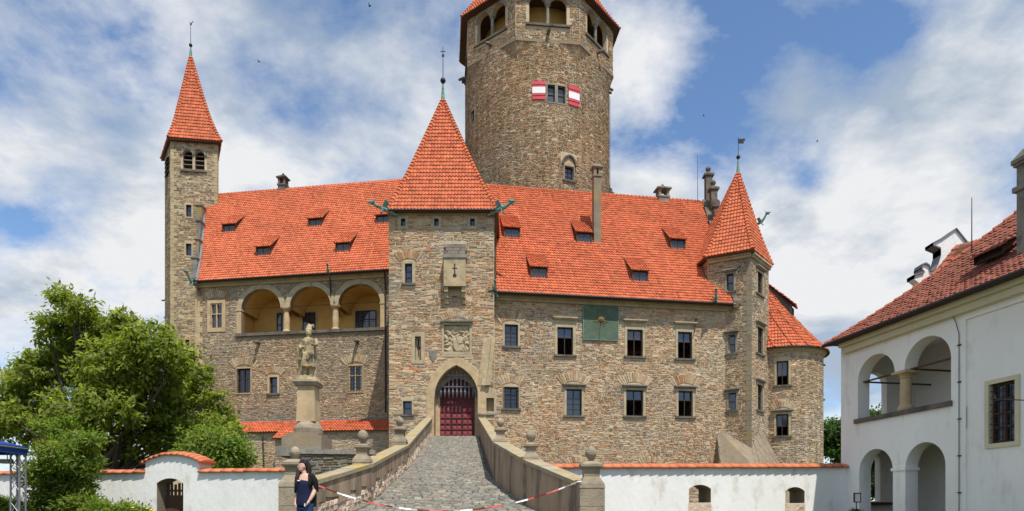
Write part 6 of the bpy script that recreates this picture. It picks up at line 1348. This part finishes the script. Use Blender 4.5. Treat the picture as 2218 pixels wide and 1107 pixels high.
    pn = (b-a).cross(Vector(Lf(1))-a).normalized(); p = ray_plane(2212, 540, a, pn); ang = math.atan2(d.y, d.x)
    chimney(root, p.x+.42, p.y+.15, p.z-.9, Zp(312, p.y), .5, .5, 'grey', ang, cap=.1)
    m = MB(); p = ray_plane(2105, 526, a, pn); m.loft([p-Vector((0, 0, .3)), Vector((p.x, p.y, Zp(428, p.y)))], [.022, .012], 5); m.build('lightning_conductor', MT['iron'], root)
    # low sloping dormer
    p = ray_plane(2139, 563, a, pn); d3, up3, in3 = d.to_3d(), Vector((0, 0, 1)), -nn.to_3d(); w = .5; hh = .24
    q = [p-d3*w, p+d3*w, p+d3*w+up3*hh, p-d3*w+up3*hh]; m = MB(); bk = [p-d3*w*1.1+up3*.72+in3*.85, p+d3*w*1.1+up3*.72+in3*.85]; m.add(q+bk, ((0, 3, 4), (1, 5, 2), (0, 4, 5, 1))); dm = m.build('dormer', MT['wood'], root)
    m = MB(); q2 = [v+in3*.1 for v in q]; m.add(q2, ((0, 1, 2, 3),)); m.build('shutter', MT['darkwood'], dm); ovv = nn.to_3d()*.14-up3*.07+up3*.03; tile_patch(dm, lambda t: tuple((q[3]-d3*.1+ovv).lerp(bk[0]+up3*.04, t)), lambda t: tuple((q[2]+d3*.1+ovv).lerp(bk[1]+up3*.04, t)), .2, .26, pal=OLD_PAL, seed=907, mat='tileold', lift=.03, hump=.03, deckname='dormer_roof')
    return fr
FH = house()
def sign_bracket():
    fr = FH; u = 26.0-18.05; base = Vector(fr.F(u/0.982*1.0, 4.6, .0)); nn = fr.n.to_3d(); root = thing('iron_sign_bracket', 'wrought iron scroll bracket reaching out across the brown house window', 'bracket', base); Ln = 1.75; up = Vector((0, 0, 1)); m = MB()
    m.loft([base, base+nn*Ln], [.016, .012], 6); m.loft([base-up*.75, base+nn*.35-up*.5, base+nn*.8-up*.05], [.014, .014, .012], 6); m.build('arm', MT['iron'], root)
    for c, r in ((.28, .2), (.58, .13)):
        m = MB(); pts = [base+nn*(c+math.cos(t*.5)*r*(1-t/18))-up*(.24-math.sin(t*.5)*r*(1-t/18)) for t in range(14)]; m.loft(pts, [.012]*14, 5); m.build('scroll', MT['iron'], root)
    m = MB(); t = base+nn*Ln
    for k in (-1, 0, 1): m.loft([t, t+nn*(.1 if k == 0 else .05)+up*(.14*k if k else 0)], [.02, .006], 5)
    m.lathe(t.x, t.y, [(.0, t.z-.06), (.045, t.z), (.0, t.z+.16)], 6); m.build('fleur_tip', MT['iron'], root)
sign_bracket()
def chapel():
    D = 30.5; root = thing('gabled_house', 'white house end with curved baroque gable rising behind the arcaded house roof', 'building', (20, 33, GZ)); m = MB()
    px = [(1990, 640), (1990, 612), (1979, 604), (1979, 598), (1995, 593), (2001, 592), (1994, 583), (1996, 575), (2004, 572), (2012, 577), (2014, 588), (2020, 588), (2030, 575), (2036, 556), (2036, 540), (2019, 533), (2019, 529), (2040, 518), (2070, 497), (2094, 527), (2100, 640)]
    pts = [P3(a, b, D) for a, b in px]; n = len(pts); bk = Vector((0, .45, 0)); m.add(pts+[p+bk for p in pts], [tuple(range(n)), tuple(range(2*n-1, n-1, -1))]+[(i, (i+1) % n, n+(i+1) % n, n+i) for i in range(n)]); m.build('gable', MT['white'], root)
    m = MB()
    for a, b in zip(pts[2:19], pts[3:20]): f0 = Vector((0, -.08, 0)); up = Vector((0, 0, .06)); m.hexa([a+f0, b+f0, b+bk-f0, a+bk-f0, a+f0+up, b+f0+up, b+bk-f0+up, a+bk-f0+up])
    m.build('gable_coping', MT['lead'], root, kind='stuff')
    x0, x1 = pts[0].x-.1, 30.0; m = MB(); zw = Zp(650, D); m.hexa([(x0, D+.02, GZ), (x1, D+.02, GZ), (x1+5, D+7, GZ), (x0+5, D+7, GZ), (x0, D+.02, zw), (x1, D+.02, zw), (x1+5, D+7, zw), (x0+5, D+7, zw)]); m.build('wall', MT['offwhite'], root)
    zr = Zp(545, D); zb = Zp(640, D); Lf = lambda t: (x0-.3, D+.46+.0*t, zb) if False else (x0+.3+2.4*t, D+.47, zb+(zr-zb)*t); 
    xa = X(2100, D)
    m = MB(); m.add([(x0, D+.46, zb), (xa, D+.46, Zp(520, D)), (xa+3, D+.46, zb), (x0+5, D+7, zb), (xa+5, D+7, Zp(520, D)), (xa+8, D+7, zb)], ((0, 1, 4, 3), (1, 2, 5, 4), (0, 2, 1), (3, 4, 5))); m.build('roof', MT['deck'], root)
    tile_patch(root, lambda t: tuple(P3(1984+86*t, 640-108*t, D-.1)), lambda t: tuple(P3(2075+55*t, 622-100*t, 28.2)), .2, .28, pal=[((.36, .11, .065), 3), ((.33, .10, .06), 2)], seed=911, lift=.035, hump=.035, deckname='front_roof')
chapel()
# ================================================================== vegetation
GREEN = np.array([[.165, .21, .028], [.205, .25, .036], [.25, .295, .046], [.125, .17, .024], [.30, .335, .06]])
GREENY = np.array([[.14, .22, .03], [.18, .265, .04], [.22, .30, .05], [.10, .17, .025], [.28, .31, .06]])
DARKG = np.array([[.02, .045, .012], [.03, .065, .015], [.045, .085, .02], [.06, .10, .025]])
def leaf_mesh(name, lumps, nclus, per, csize, ll, lw, pal, seed, droop=.3, shell=.27, flat=.7):
    g = np.random.default_rng(seed); lumps = np.array(lumps, float); vol = lumps[:, 3]*lumps[:, 4]*lumps[:, 5]; pr = vol**.75; pr /= pr.sum()
    idx = g.choice(len(lumps), nclus, p=pr); dirs = g.normal(size=(nclus, 3)); dirs /= np.linalg.norm(dirs, axis=1)[:, None]; rad = g.random(nclus)**shell
    C = lumps[idx, :3]+dirs*rad[:, None]*lumps[idx, 3:6]; cs = csize*g.uniform(.5, 1.5, nclus)
    n = nclus*per; ci = np.repeat(np.arange(nclus), per); off = g.normal(size=(n, 3))*np.array([1, 1, flat])*cs[ci][:, None]; p = C[ci]+off
    ax = off/np.maximum(np.linalg.norm(off, axis=1), 1e-5)[:, None]*.8+g.normal(size=(n, 3))*.6; ax[:, 2] -= droop; ax /= np.linalg.norm(ax, axis=1)[:, None]
    up = g.normal(size=(n, 3))*.42+np.array([.05, -.3, .75])+dirs[ci]*.75; sd = np.cross(ax, up); sd /= np.maximum(np.linalg.norm(sd, axis=1), 1e-5)[:, None]; nn = np.cross(sd, ax)
    s = g.uniform(.6, 1.35, n)[:, None]; L = ll*s; W = lw*s
    v = np.stack([p-ax*L*.5, p+sd*W*.5+nn*W*.12, p+ax*L*.5-nn*L*.08, p-sd*W*.5+nn*W*.12], 1).reshape(-1, 3)
    pi = np.clip(g.integers(0, len(pal), nclus)[ci]+g.integers(-1, 2, n), 0, len(pal)-1); col = pal[pi]*g.uniform(.75, 1.25, (n, 1)); col = np.repeat(np.c_[col, np.ones(n)], 4, axis=0).astype(np.float32)
    me = bpy.data.meshes.new(name); me.vertices.add(4*n); me.vertices.foreach_set('co', v.astype(np.float32).ravel()); me.loops.add(4*n); me.loops.foreach_set('vertex_index', np.arange(4*n, dtype=np.int32)); me.polygons.add(n); me.polygons.foreach_set('loop_start', np.arange(0, 4*n, 4, dtype=np.int32)); me.update(calc_edges=True)
    at = me.attributes.new('Col', 'FLOAT_COLOR', 'POINT'); at.data.foreach_set('color', col.ravel()); me.materials.append(MT['leaf']); return me, C
def lumps_px(L, D, dj, seed, zr=.82):
    rng = random.Random(seed); out = []
    for px, py, r in L:
        d = D+rng.uniform(-dj, dj); q = r/FPX*d; out.append((X(px, d), d, Zp(py, d), q, q*1.05, q*zr))
    return out
def limb(m, a, b, r0, r1, rng, n=6, bend=.12):
    a, b = Vector(a), Vector(b); L = (b-a).length; pts = [a.lerp(b, i/n)+Vector((rng.uniform(-1, 1), rng.uniform(-1, 1), rng.uniform(-.5, .5)))*L*bend*math.sin(math.pi*i/n)*.5 for i in range(n+1)]; m.loft(pts, [r0+(r1-r0)*i/n for i in range(n+1)], 7)
def tree(name, label, cat, base, lumps, nclus, per, csize, ll, lw, pal, seed, r=.35, group=None, fork=.35, **kw):
    root = thing(name, label, cat, base, group); rng = random.Random(seed); me, C = leaf_mesh('crown', lumps, nclus, per, csize, ll, lw, pal, seed, **kw); link('crown', me, root)
    m = MB(); b = Vector(base); top = sum((Vector(l[:3]) for l in lumps), Vector())/len(lumps); fk = b.lerp(Vector((top.x*.4+b.x*.6, top.y*.4+b.y*.6, top.z)), fork); limb(m, b-Vector((0, 0, .2)), fk, r*1.15, r*.8, rng, 6, .05); m.build('trunk', MT['bark'], root)
    m = MB()
    for l in lumps:
        t = Vector(l[:3]); mid = fk.lerp(t, .5)+Vector((0, 0, .1)); limb(m, fk-Vector((0, 0, .1)), t, r*.42, r*.10, rng)
        for k in range(5): e = t+Vector((rng.uniform(-1, 1)*l[3], rng.uniform(-1, 1)*l[4], rng.uniform(-.6, 1)*l[5]))*.85; limb(m, fk.lerp(t, rng.uniform(.55, .95)), e, r*.10, r*.025, rng, 4)
    m.build('limbs', MT['bark'], root, kind='stuff'); return root
WAL = [(150, 668, 42), (143, 640, 18), (105, 720, 40), (190, 730, 66), (262, 712, 54), (325, 735, 50), (375, 770, 52), (415, 815, 46), (335, 800, 72), (255, 795, 80), (170, 805, 76), (95, 795, 52), (45, 815, 44), (15, 850, 44), (75, 870, 58), (165, 885, 64), (330, 880, 78), (405, 880, 54), (435, 930, 44), (370, 945, 56), (300, 960, 60), (238, 885, 62), (480, 940, 34), (120, 940, 60), (40, 930, 50), (5, 900, 45), (220, 760, 60), (290, 850, 66), (455, 870, 30), (475, 905, 34), (500, 945, 32)]
tree('walnut_tree', 'large spreading walnut tree behind the garden wall left of castle', 'tree', (X(232, 31), 31, 1.0), lumps_px(WAL, 31, 2.6, 3), 1350, 44, .20, .25, .11, GREEN, 12, r=.28)
BU = [(455, 965, 42), (500, 968, 36), (470, 1000, 45), (520, 1000, 22), (420, 995, 35)]
tree('leafy_shrub', 'rounded green shrub under the walnut, against the low castle wall', 'shrub', (X(470, 27), 27, 1.0), lumps_px(BU, 27, .8, 5), 300, 46, .22, .17, .07, GREENY, 14, r=.1)
SH = [(120, 945, 28), (95, 925, 22), (165, 960, 30), (195, 955, 20), (130, 990, 42), (180, 1000, 34), (100, 1030, 40), (150, 1050, 46), (195, 1015, 20), (110, 1090, 44), (175, 1095, 38), (150, 915, 14)]
tree('elder_bush', 'tall loose feathery green bush in front of the white garden wall', 'shrub', (X(135, 18.2), 18.2, 1.0), lumps_px(SH, 18.2, .5, 6), 560, 46, .115, .125, .04, GREENY*.92, 15, r=.07, droop=-.25)
HD = [(15, 1100, 22), (45, 1104, 20), (80, 1106, 22), (205, 1104, 20), (240, 1106, 18), (275, 1108, 20), (-15, 1100, 24), (300, 1112, 16)]
for i, (ps, lab) in enumerate((([(15, 1103, 22), (-15, 1100, 26), (40, 1108, 20)], 'low green hedge plant below the blue canopy'), ([(205, 1107, 20), (235, 1110, 18), (268, 1109, 20), (298, 1113, 15)], 'low green hedge plant with yellow blooms under the garden wall'))):
    D = 17.9; c = ps[1]; r = tree('low_hedge', lab, 'hedge', (X(ps[0][0], D), D, 1.0), lumps_px(ps, D, .25, 30+i), 150, 40, .11, .11, .035, GREENY*1.05, 40+i, r=.03, group='low hedge plants', droop=-.5)
    if i:
        g = random.Random(2)
        for k in range(4):
            p = P3(g.uniform(285, 335), g.uniform(1099, 1107), D-.35); m = MB(); m.lathe(p.x, p.y, [(.0, p.z-.02), (.05, p.z), (.0, p.z+.03)], 6); m.build('bloom', MT['flower'], r)
        m = MB(); m.loft([P3(285, 1130, D-.3), P3(330, 1112, D-.3)], [.02, .015], 5); m.build('stem', MT['bark'], r)
BT = [(1795, 935, 22), (1812, 925, 22), (1835, 930, 26), (1800, 965, 26), (1830, 970, 26), (1870, 940, 30), (1890, 905, 18), (1850, 985, 40)]
tree('background_tree', 'dark green tree far behind, between round tower and white house', 'tree', (X(1850, 85), 85, 1.0), lumps_px(BT, 85, 3, 8), 420, 30, .5, .5, .24, DARKG*1.6, 21, r=.4)
BG = [(1880, 1010, 26), (1905, 1000, 28), (1895, 1050, 30), (1920, 1060, 30)]
tree('yard_shrub', 'dark leafy shrub seen through the lower arch of the white house', 'shrub', (X(1900, 33), 33, 1.0), lumps_px(BG, 33, .5, 9), 160, 40, .22, .2, .09, DARKG, 23, r=.1)
# ================================================================== blue canopy on a truss leg
def canopy():
    D = 13.6; root = thing('blue_canopy', 'blue canvas canopy on metal truss legs at left edge', 'canopy', (X(50, D+3.6), D+3.6, 1.0)); S = 3.6; x1 = X(60, D+S); x0 = x1-S; y0, y1 = D, D+S; zv = Zp(986, D+S); ze = Zp(969, D+S); ap = Vector(((x0+x1)/2, (y0+y1)/2, ze+1.05)); m = MB()
    c = [Vector((x0, y0, ze)), Vector((x1, y0, ze)), Vector((x1, y1, ze)), Vector((x0, y1, ze))]; n = 6
    for k in range(4):
        a, b = c[k], c[(k+1) % 4]
        for i in range(n):
            for j in range(n):
                def q(s, t): p = a.lerp(b, s).lerp(ap, t); p.z -= .16*math.sin(math.pi*t)*(1-.0*s)+.05*math.sin(math.pi*s)*(1-t); return p
                m.quad(q(i/n, j/n), q((i+1)/n, j/n), q((i+1)/n, (j+1)/n), q(i/n, (j+1)/n))
    m.build('roof_fabric', MT['blue'], root, smooth=True)
    for k in range(4): a, b = c[k], c[(k+1) % 4]; m = MB(); dz = Vector((0, 0, zv-ze)); m.quad(a, b, b+dz, a+dz); nrm = (b-a).cross(dz).normalized()*.01; m.quad(a+nrm, b+nrm, b+dz+nrm, a+dz+nrm); m.build('valance', MT['blue'], root)
    for k, p in enumerate(c):
        m = MB(); h = .11; cx = p.x+(.14 if p.x == x0 else -.14); cy = p.y+(.14 if p.y == y0 else -.14); legs = [(cx-h, cy-h), (cx+h, cy-h), (cx+h, cy+h), (cx-h, cy+h)]
        for a in legs: m.loft([(*a, .9), (*a, ze)], [.024, .024], 7)
        nz = 8
        for i in range(nz):
            z0, z1 = 1+(ze-1)*i/nz, 1+(ze-1)*(i+1)/nz
            for j in range(4): a, b = legs[j], legs[(j+1) % 4]; m.loft([(*a, z0 if i % 2 else z1), (*b, z1 if i % 2 else z0)], [.011, .011], 5)
        m.build('truss_leg', MT['alu'], root)
    m = MB()
    for a, b in zip(c, c[1:]+c[:1]): m.loft([a-Vector((0, 0, .05)), b-Vector((0, 0, .05))], [.025, .025], 6)
    m.build('eave_bar', MT['alu'], root)
    m = MB(); p = P3(16, 1000, D+S-.2); m.box(p.x-.14, p.x+.1, p.y-.08, p.y+.08, p.z-.05, p.z+.06); m.loft([p+Vector((0, 0, .05)), Vector((p.x, p.y, zv+.1))], [.012, .012], 5); m.build('floodlight', MT['alu'], root)
canopy()
# ================================================================== framed notice and planter beside the house corner
def notice():
    D = 24.4; p = P3(1857, 1078, D); root = thing('notice_stand', 'small framed notice on thin post by the corner of the white house', 'sign', (p.x, p.y, 1.0)); m = MB(); w, h = .10, .145
    m.box(p.x-w, p.x+w, p.y-.01, p.y+.01, p.z-h, p.z+h); m.build('board', MT['paper'], root); m = MB(); t = .035
    m.box(p.x-w-t, p.x-w, p.y-.03, p.y+.02, p.z-h-t, p.z+h+t); m.box(p.x+w, p.x+w+t*.6, p.y-.03, p.y+.02, p.z-h-t, p.z+h+t); m.box(p.x-w, p.x+w, p.y-.028, p.y+.02, p.z+h, p.z+h+t); m.box(p.x-w, p.x+w, p.y-.028, p.y+.02, p.z-h-t, p.z-h); m.build('frame', MT['frame'], root)
    m = MB(); m.loft([(p.x-.02, p.y+.03, 1.0), (p.x-.02, p.y+.03, p.z-h)], [.02, .02], 6); m.build('post', MT['iron'], root)
    q = P3(1858, 1112, D-.3); r = tree('potted_plant', 'dark green potted plant at the foot of the framed notice', 'plant', (q.x, q.y, 1.0), [(q.x, q.y, q.z-.05, .3, .25, .22)], 26, 30, .07, .09, .04, DARKG*1.4, 51, r=.03)
    m = MB(); m.lathe(q.x, q.y, [(.14, .98), (.17, 1.1), (.22, 1.32), (.24, 1.34)], 14); m.build('pot', MT['darkst'], r)
notice()
# ================================================================== the woman by the post
def person():
    D = 14.0; ppm = FPX/D; gx = X(660, D); gz = 1.0
    root = thing('person', 'woman with long dark hair in black cardigan, navy top and jeans, looking left', 'person', (gx, D, gz))
    def q(px, py, dy=0.0): return (gx+(px-660)/ppm, D+dy, CAMZ+(HY-py)/ppm)
    zf = HY+(CAMZ-gz)*ppm     # pixel row of the ground
    m = MB()
    # legs
    for s, px in ((-1, 652), (1, 669)):
        dy = -.02*s
        m.loft([q(px, 1095, dy), q(px-1*s, 1112, dy), q(px, 1131, dy-.01), q(px+.5*s, 1146, dy+.02), q(px, zf-6, dy+.03)], [(.095, .10), (.085, .09), (.06, .065), (.058, .062), (.04, .045)], 14)
        m.loft([q(px, zf-5, dy+.05), q(px-3, zf-3.5, dy-.08), q(px-5, zf-3, dy-.17)], [(.04, .035), (.045, .035), (.03, .022)], 10)
    # trunk, neck
    m.loft([q(660, 1103), q(660, 1092), q(659, 1080), q(658.5, 1068), q(658.5, 1052), q(661, 1040), q(663, 1031), q(663, 1026)], [(.155, .11), (.175, .13), (.155, .115), (.138, .10), (.155, .125), (.165, .115), (.13, .085), (.07, .06)], 22)
    m.loft([q(661, 1032), q(659, 1025), q(657, 1018)], [.06, .052, .05], 12)
    # head: skull, jaw, nose, lips, ear
    m.loft([q(655, 1021.5, -.01), q(654, 1018.5, -.015), q(655, 1013, -.01), q(656.5, 1007, 0), q(658, 1001, .01), q(659, 997.5, .01)], [(.035, .035), (.062, .058), (.083, .070), (.090, .076), (.080, .070), (.04, .04)], 18)
    m.loft([q(648.5, 1008, -.03), q(645.6, 1012, -.034), q(648, 1013.2, -.03)], [.012, .014, .012], 8); m.loft([q(648.2, 1015.3, -.03), q(647.2, 1016.3, -.032), q(648.3, 1017.4, -.03)], [.010, .012, .012], 8); m.loft([q(649, 1020, -.025), q(650, 1021, -.02)], [.02, .022], 8); m.loft([q(660, 1008, -.065), q(660.5, 1012, -.072), q(659.5, 1014.5, -.065)], [.010, .016, .008], 8)
    # arms with hands and five fingers
    m.loft([q(677, 1033, 0), q(681, 1045, .01), q(682, 1062, .0), q(679, 1074, -.08), q(675, 1084, -.13)], [(.058, .06), (.056, .058), (.048, .05), (.044, .046), (.03, .034)], 14)
    m.loft([q(646, 1036, .02), q(643, 1050, .05), q(642, 1066, .05), q(641, 1080, .01), q(641, 1089, -.03)], [(.05, .05), (.048, .05), (.042, .044), (.034, .036), (.025, .028)], 14)
    for bx, by, dy, k in ((674, 1085, -.135, 1), (641, 1090, -.035, -1)):
        m.loft([q(bx, by-1, dy), q(bx-1.2*k, by+3, dy-.012), q(bx-2*k, by+6, dy-.02)], [(.024, .028), (.03, .042), (.026, .04)], 10)
        for f in range(4):
            o = (f-1.5)*.021; a = q(bx-2*k, by+5.5, dy-.02+o); L = (.9, 1.05, 1, .78)[f]; m.loft([a, q(bx-2.6*k, by+5.5+2.6*L, dy-.025+o), q(bx-4.6*k, by+5.5+4.2*L, dy-.02+o*.9), q(bx-6.0*k, by+5.5+3.6*L, dy-.012+o*.8)], [.0095, .009, .0085, .007], 7)
        m.loft([q(bx-.5*k, by+2, dy-.04), q(bx-3.2*k, by+4.2, dy-.055), q(bx-5.4*k, by+6.5, dy-.045)], [.011, .010, .008], 7)
    o = m.build('body', MT['skin'], root); remesh(o, .0075)
    # clothes
    m = MB(); m.loft([q(660, 1100), q(660, 1092), q(659, 1080), q(658.5, 1068), q(658, 1053), q(660.5, 1043), q(661, 1037.5)], [(.176, .128), (.187, .142), (.168, .128), (.15, .113), (.168, .138), (.172, .127), (.14, .098)], 24, cap=True); o = m.build('navy_top', MT['navy'], root, smooth=True)
    m = MB()
    for s, px in ((-1, 652), (1, 669)):
        dy = -.02*s; m.loft([q(px, 1091, dy), q(px-1*s, 1112, dy), q(px, 1131, dy-.01), q(px+.5*s, 1146, dy+.02), q(px, zf-7, dy+.03)], [(.11, .118), (.098, .105), (.072, .078), (.070, .075), (.06, .066)], 16)
    m.loft([q(660, 1104), q(660, 1096), q(660, 1089)], [(.165, .12), (.18, .135), (.176, .13)], 20); o = m.build('jeans', MT['jeans'], root); remesh(o, .011)
    m = MB(); m.loft([q(669, 1028, -.02), q(676, 1032, -.01), q(681, 1041, .0), q(683, 1052, .015), q(682.6, 1065, .02)], [(.035, .05), (.062, .07), (.070, .072), (.066, .068), (.062, .062)], 16)
    m.loft([q(650, 1031, .03), q(644, 1042, .045), q(641.5, 1055, .055), q(641, 1068, .05)], [(.04, .05), (.06, .062), (.058, .06), (.052, .054)], 14)
    m.loft([q(667, 1029, .06), q(668, 1040, .06), q(667, 1058, .055), q(667, 1075, .06), q(667, 1098, .06)], [(.13, .06), (.16, .08), (.155, .085), (.165, .09), (.165, .085)], 20)
    m.loft([q(670, 1029, -.02), q(673, 1040, -.06), q(673, 1052, -.07)], [(.03, .05), (.04, .05), (.03, .04)], 12)
    o = m.build('cardigan', MT['black'], root); remesh(o, .011)
    m = MB(); m.loft([q(656, 1040, -.125), q(652, 1042.5, -.14), q(648, 1041.5, -.12)], [.010, .016, .010], 8); m.build('white_neckline', MT['whitecl'], root)
    m = MB(); m.loft([q(660, 1017, .045), q(660, 1011, .035), q(659, 1005, .02), q(657.5, 1000, .008), q(657.5, 997, .005), q(658, 995.2, .01)], [(.07, .065), (.085, .075), (.094, .082), (.092, .085), (.07, .068), (.03, .03)], 20)
    m.loft([q(650.5, 1004.5, -.03), q(653, 1000.5, -.035), q(658, 999, -.04), q(663, 1003, -.03), q(665, 1010, -.01)], [(.018, .03), (.03, .04), (.034, .045), (.036, .05), (.03, .045)], 12)
    m.loft([q(663, 1003, .03), q(667, 1011, .035), q(668.5, 1020, .03), q(668.5, 1029, .02), q(666.5, 1037, .02)], [(.06, .07), (.062, .07), (.055, .06), (.042, .05), (.015, .02)], 16)
    m.loft([q(655, 1000, .04), q(650.5, 1010, .05), q(647.5, 1022, -.0), q(646, 1036, -.08), q(644.5, 1050, -.10), q(643.5, 1062, -.09)], [(.05, .04), (.055, .05), (.05, .055), (.045, .05), (.036, .04), (.012, .014)], 14)
    o = m.build('hair', MT['hair'], root); remesh(o, .010)
    m = MB()
    for s, px in ((-1, 652), (1, 669)): dy = -.02*s; m.loft([q(px+1, zf-3.6, dy+.09), q(px-1, zf-4, dy+.02), q(px-4, zf-3, dy-.1), q(px-6, zf-2.4, dy-.2)], [(.045, .036), (.05, .042), (.052, .034), (.035, .022)], 12)
    m.build('shoes', MT['shoe'], root, smooth=True)
    m = MB()
    for px, py, dy in ((650.2, 1009.6, -.062), (646.9, 1009.2, -.02)): c = q(px, py, dy); m.lathe(c[0], c[1], [(.001, c[2]-.007), (.010, c[2]), (.001, c[2]+.006)], 8)
    m.build('eye', MT['hair'], root, kind='stuff')
    m = MB(); c = q(668, 1094, -.17); m.box(c[0]-.03, c[0]-.012, c[1]-.02, c[1]+.03, c[2]-.03, c[2]+.03); m.build('paper_slip', MT['whitecl'], root)
person()
def birds():
    for px, py, D, lab in ((801, 13, 70, 'small dark bird flying left of the keep gallery'), (561, 134, 90, 'small dark bird flying between bell tower and gate spire'), (1524, 251, 110, 'small dark bird high above the right wing roof'), (1770, 306, 100, 'small dark bird flying right of the corner turret')):
        p = P3(px, py, D); s = .34; m = MB(); m.loft([p+Vector((-.5*s, 0, 0)), p, p+Vector((.5*s, 0, .02))], [.02, .07*s/.3, .03], 6)
        for k in (-1, 1): m.add([p+Vector((.15*s, 0, .02)), p+Vector((-.15*s, 0, .02)), p+Vector((-.3*s, .35*k, .35*s)), p+Vector((-.1*s, .3*k, .36*s))], ((0, 1, 2, 3),))
        o = m.build('bird', MT['iron']); tag(o, lab, 'bird', 'birds in the sky')
birds()
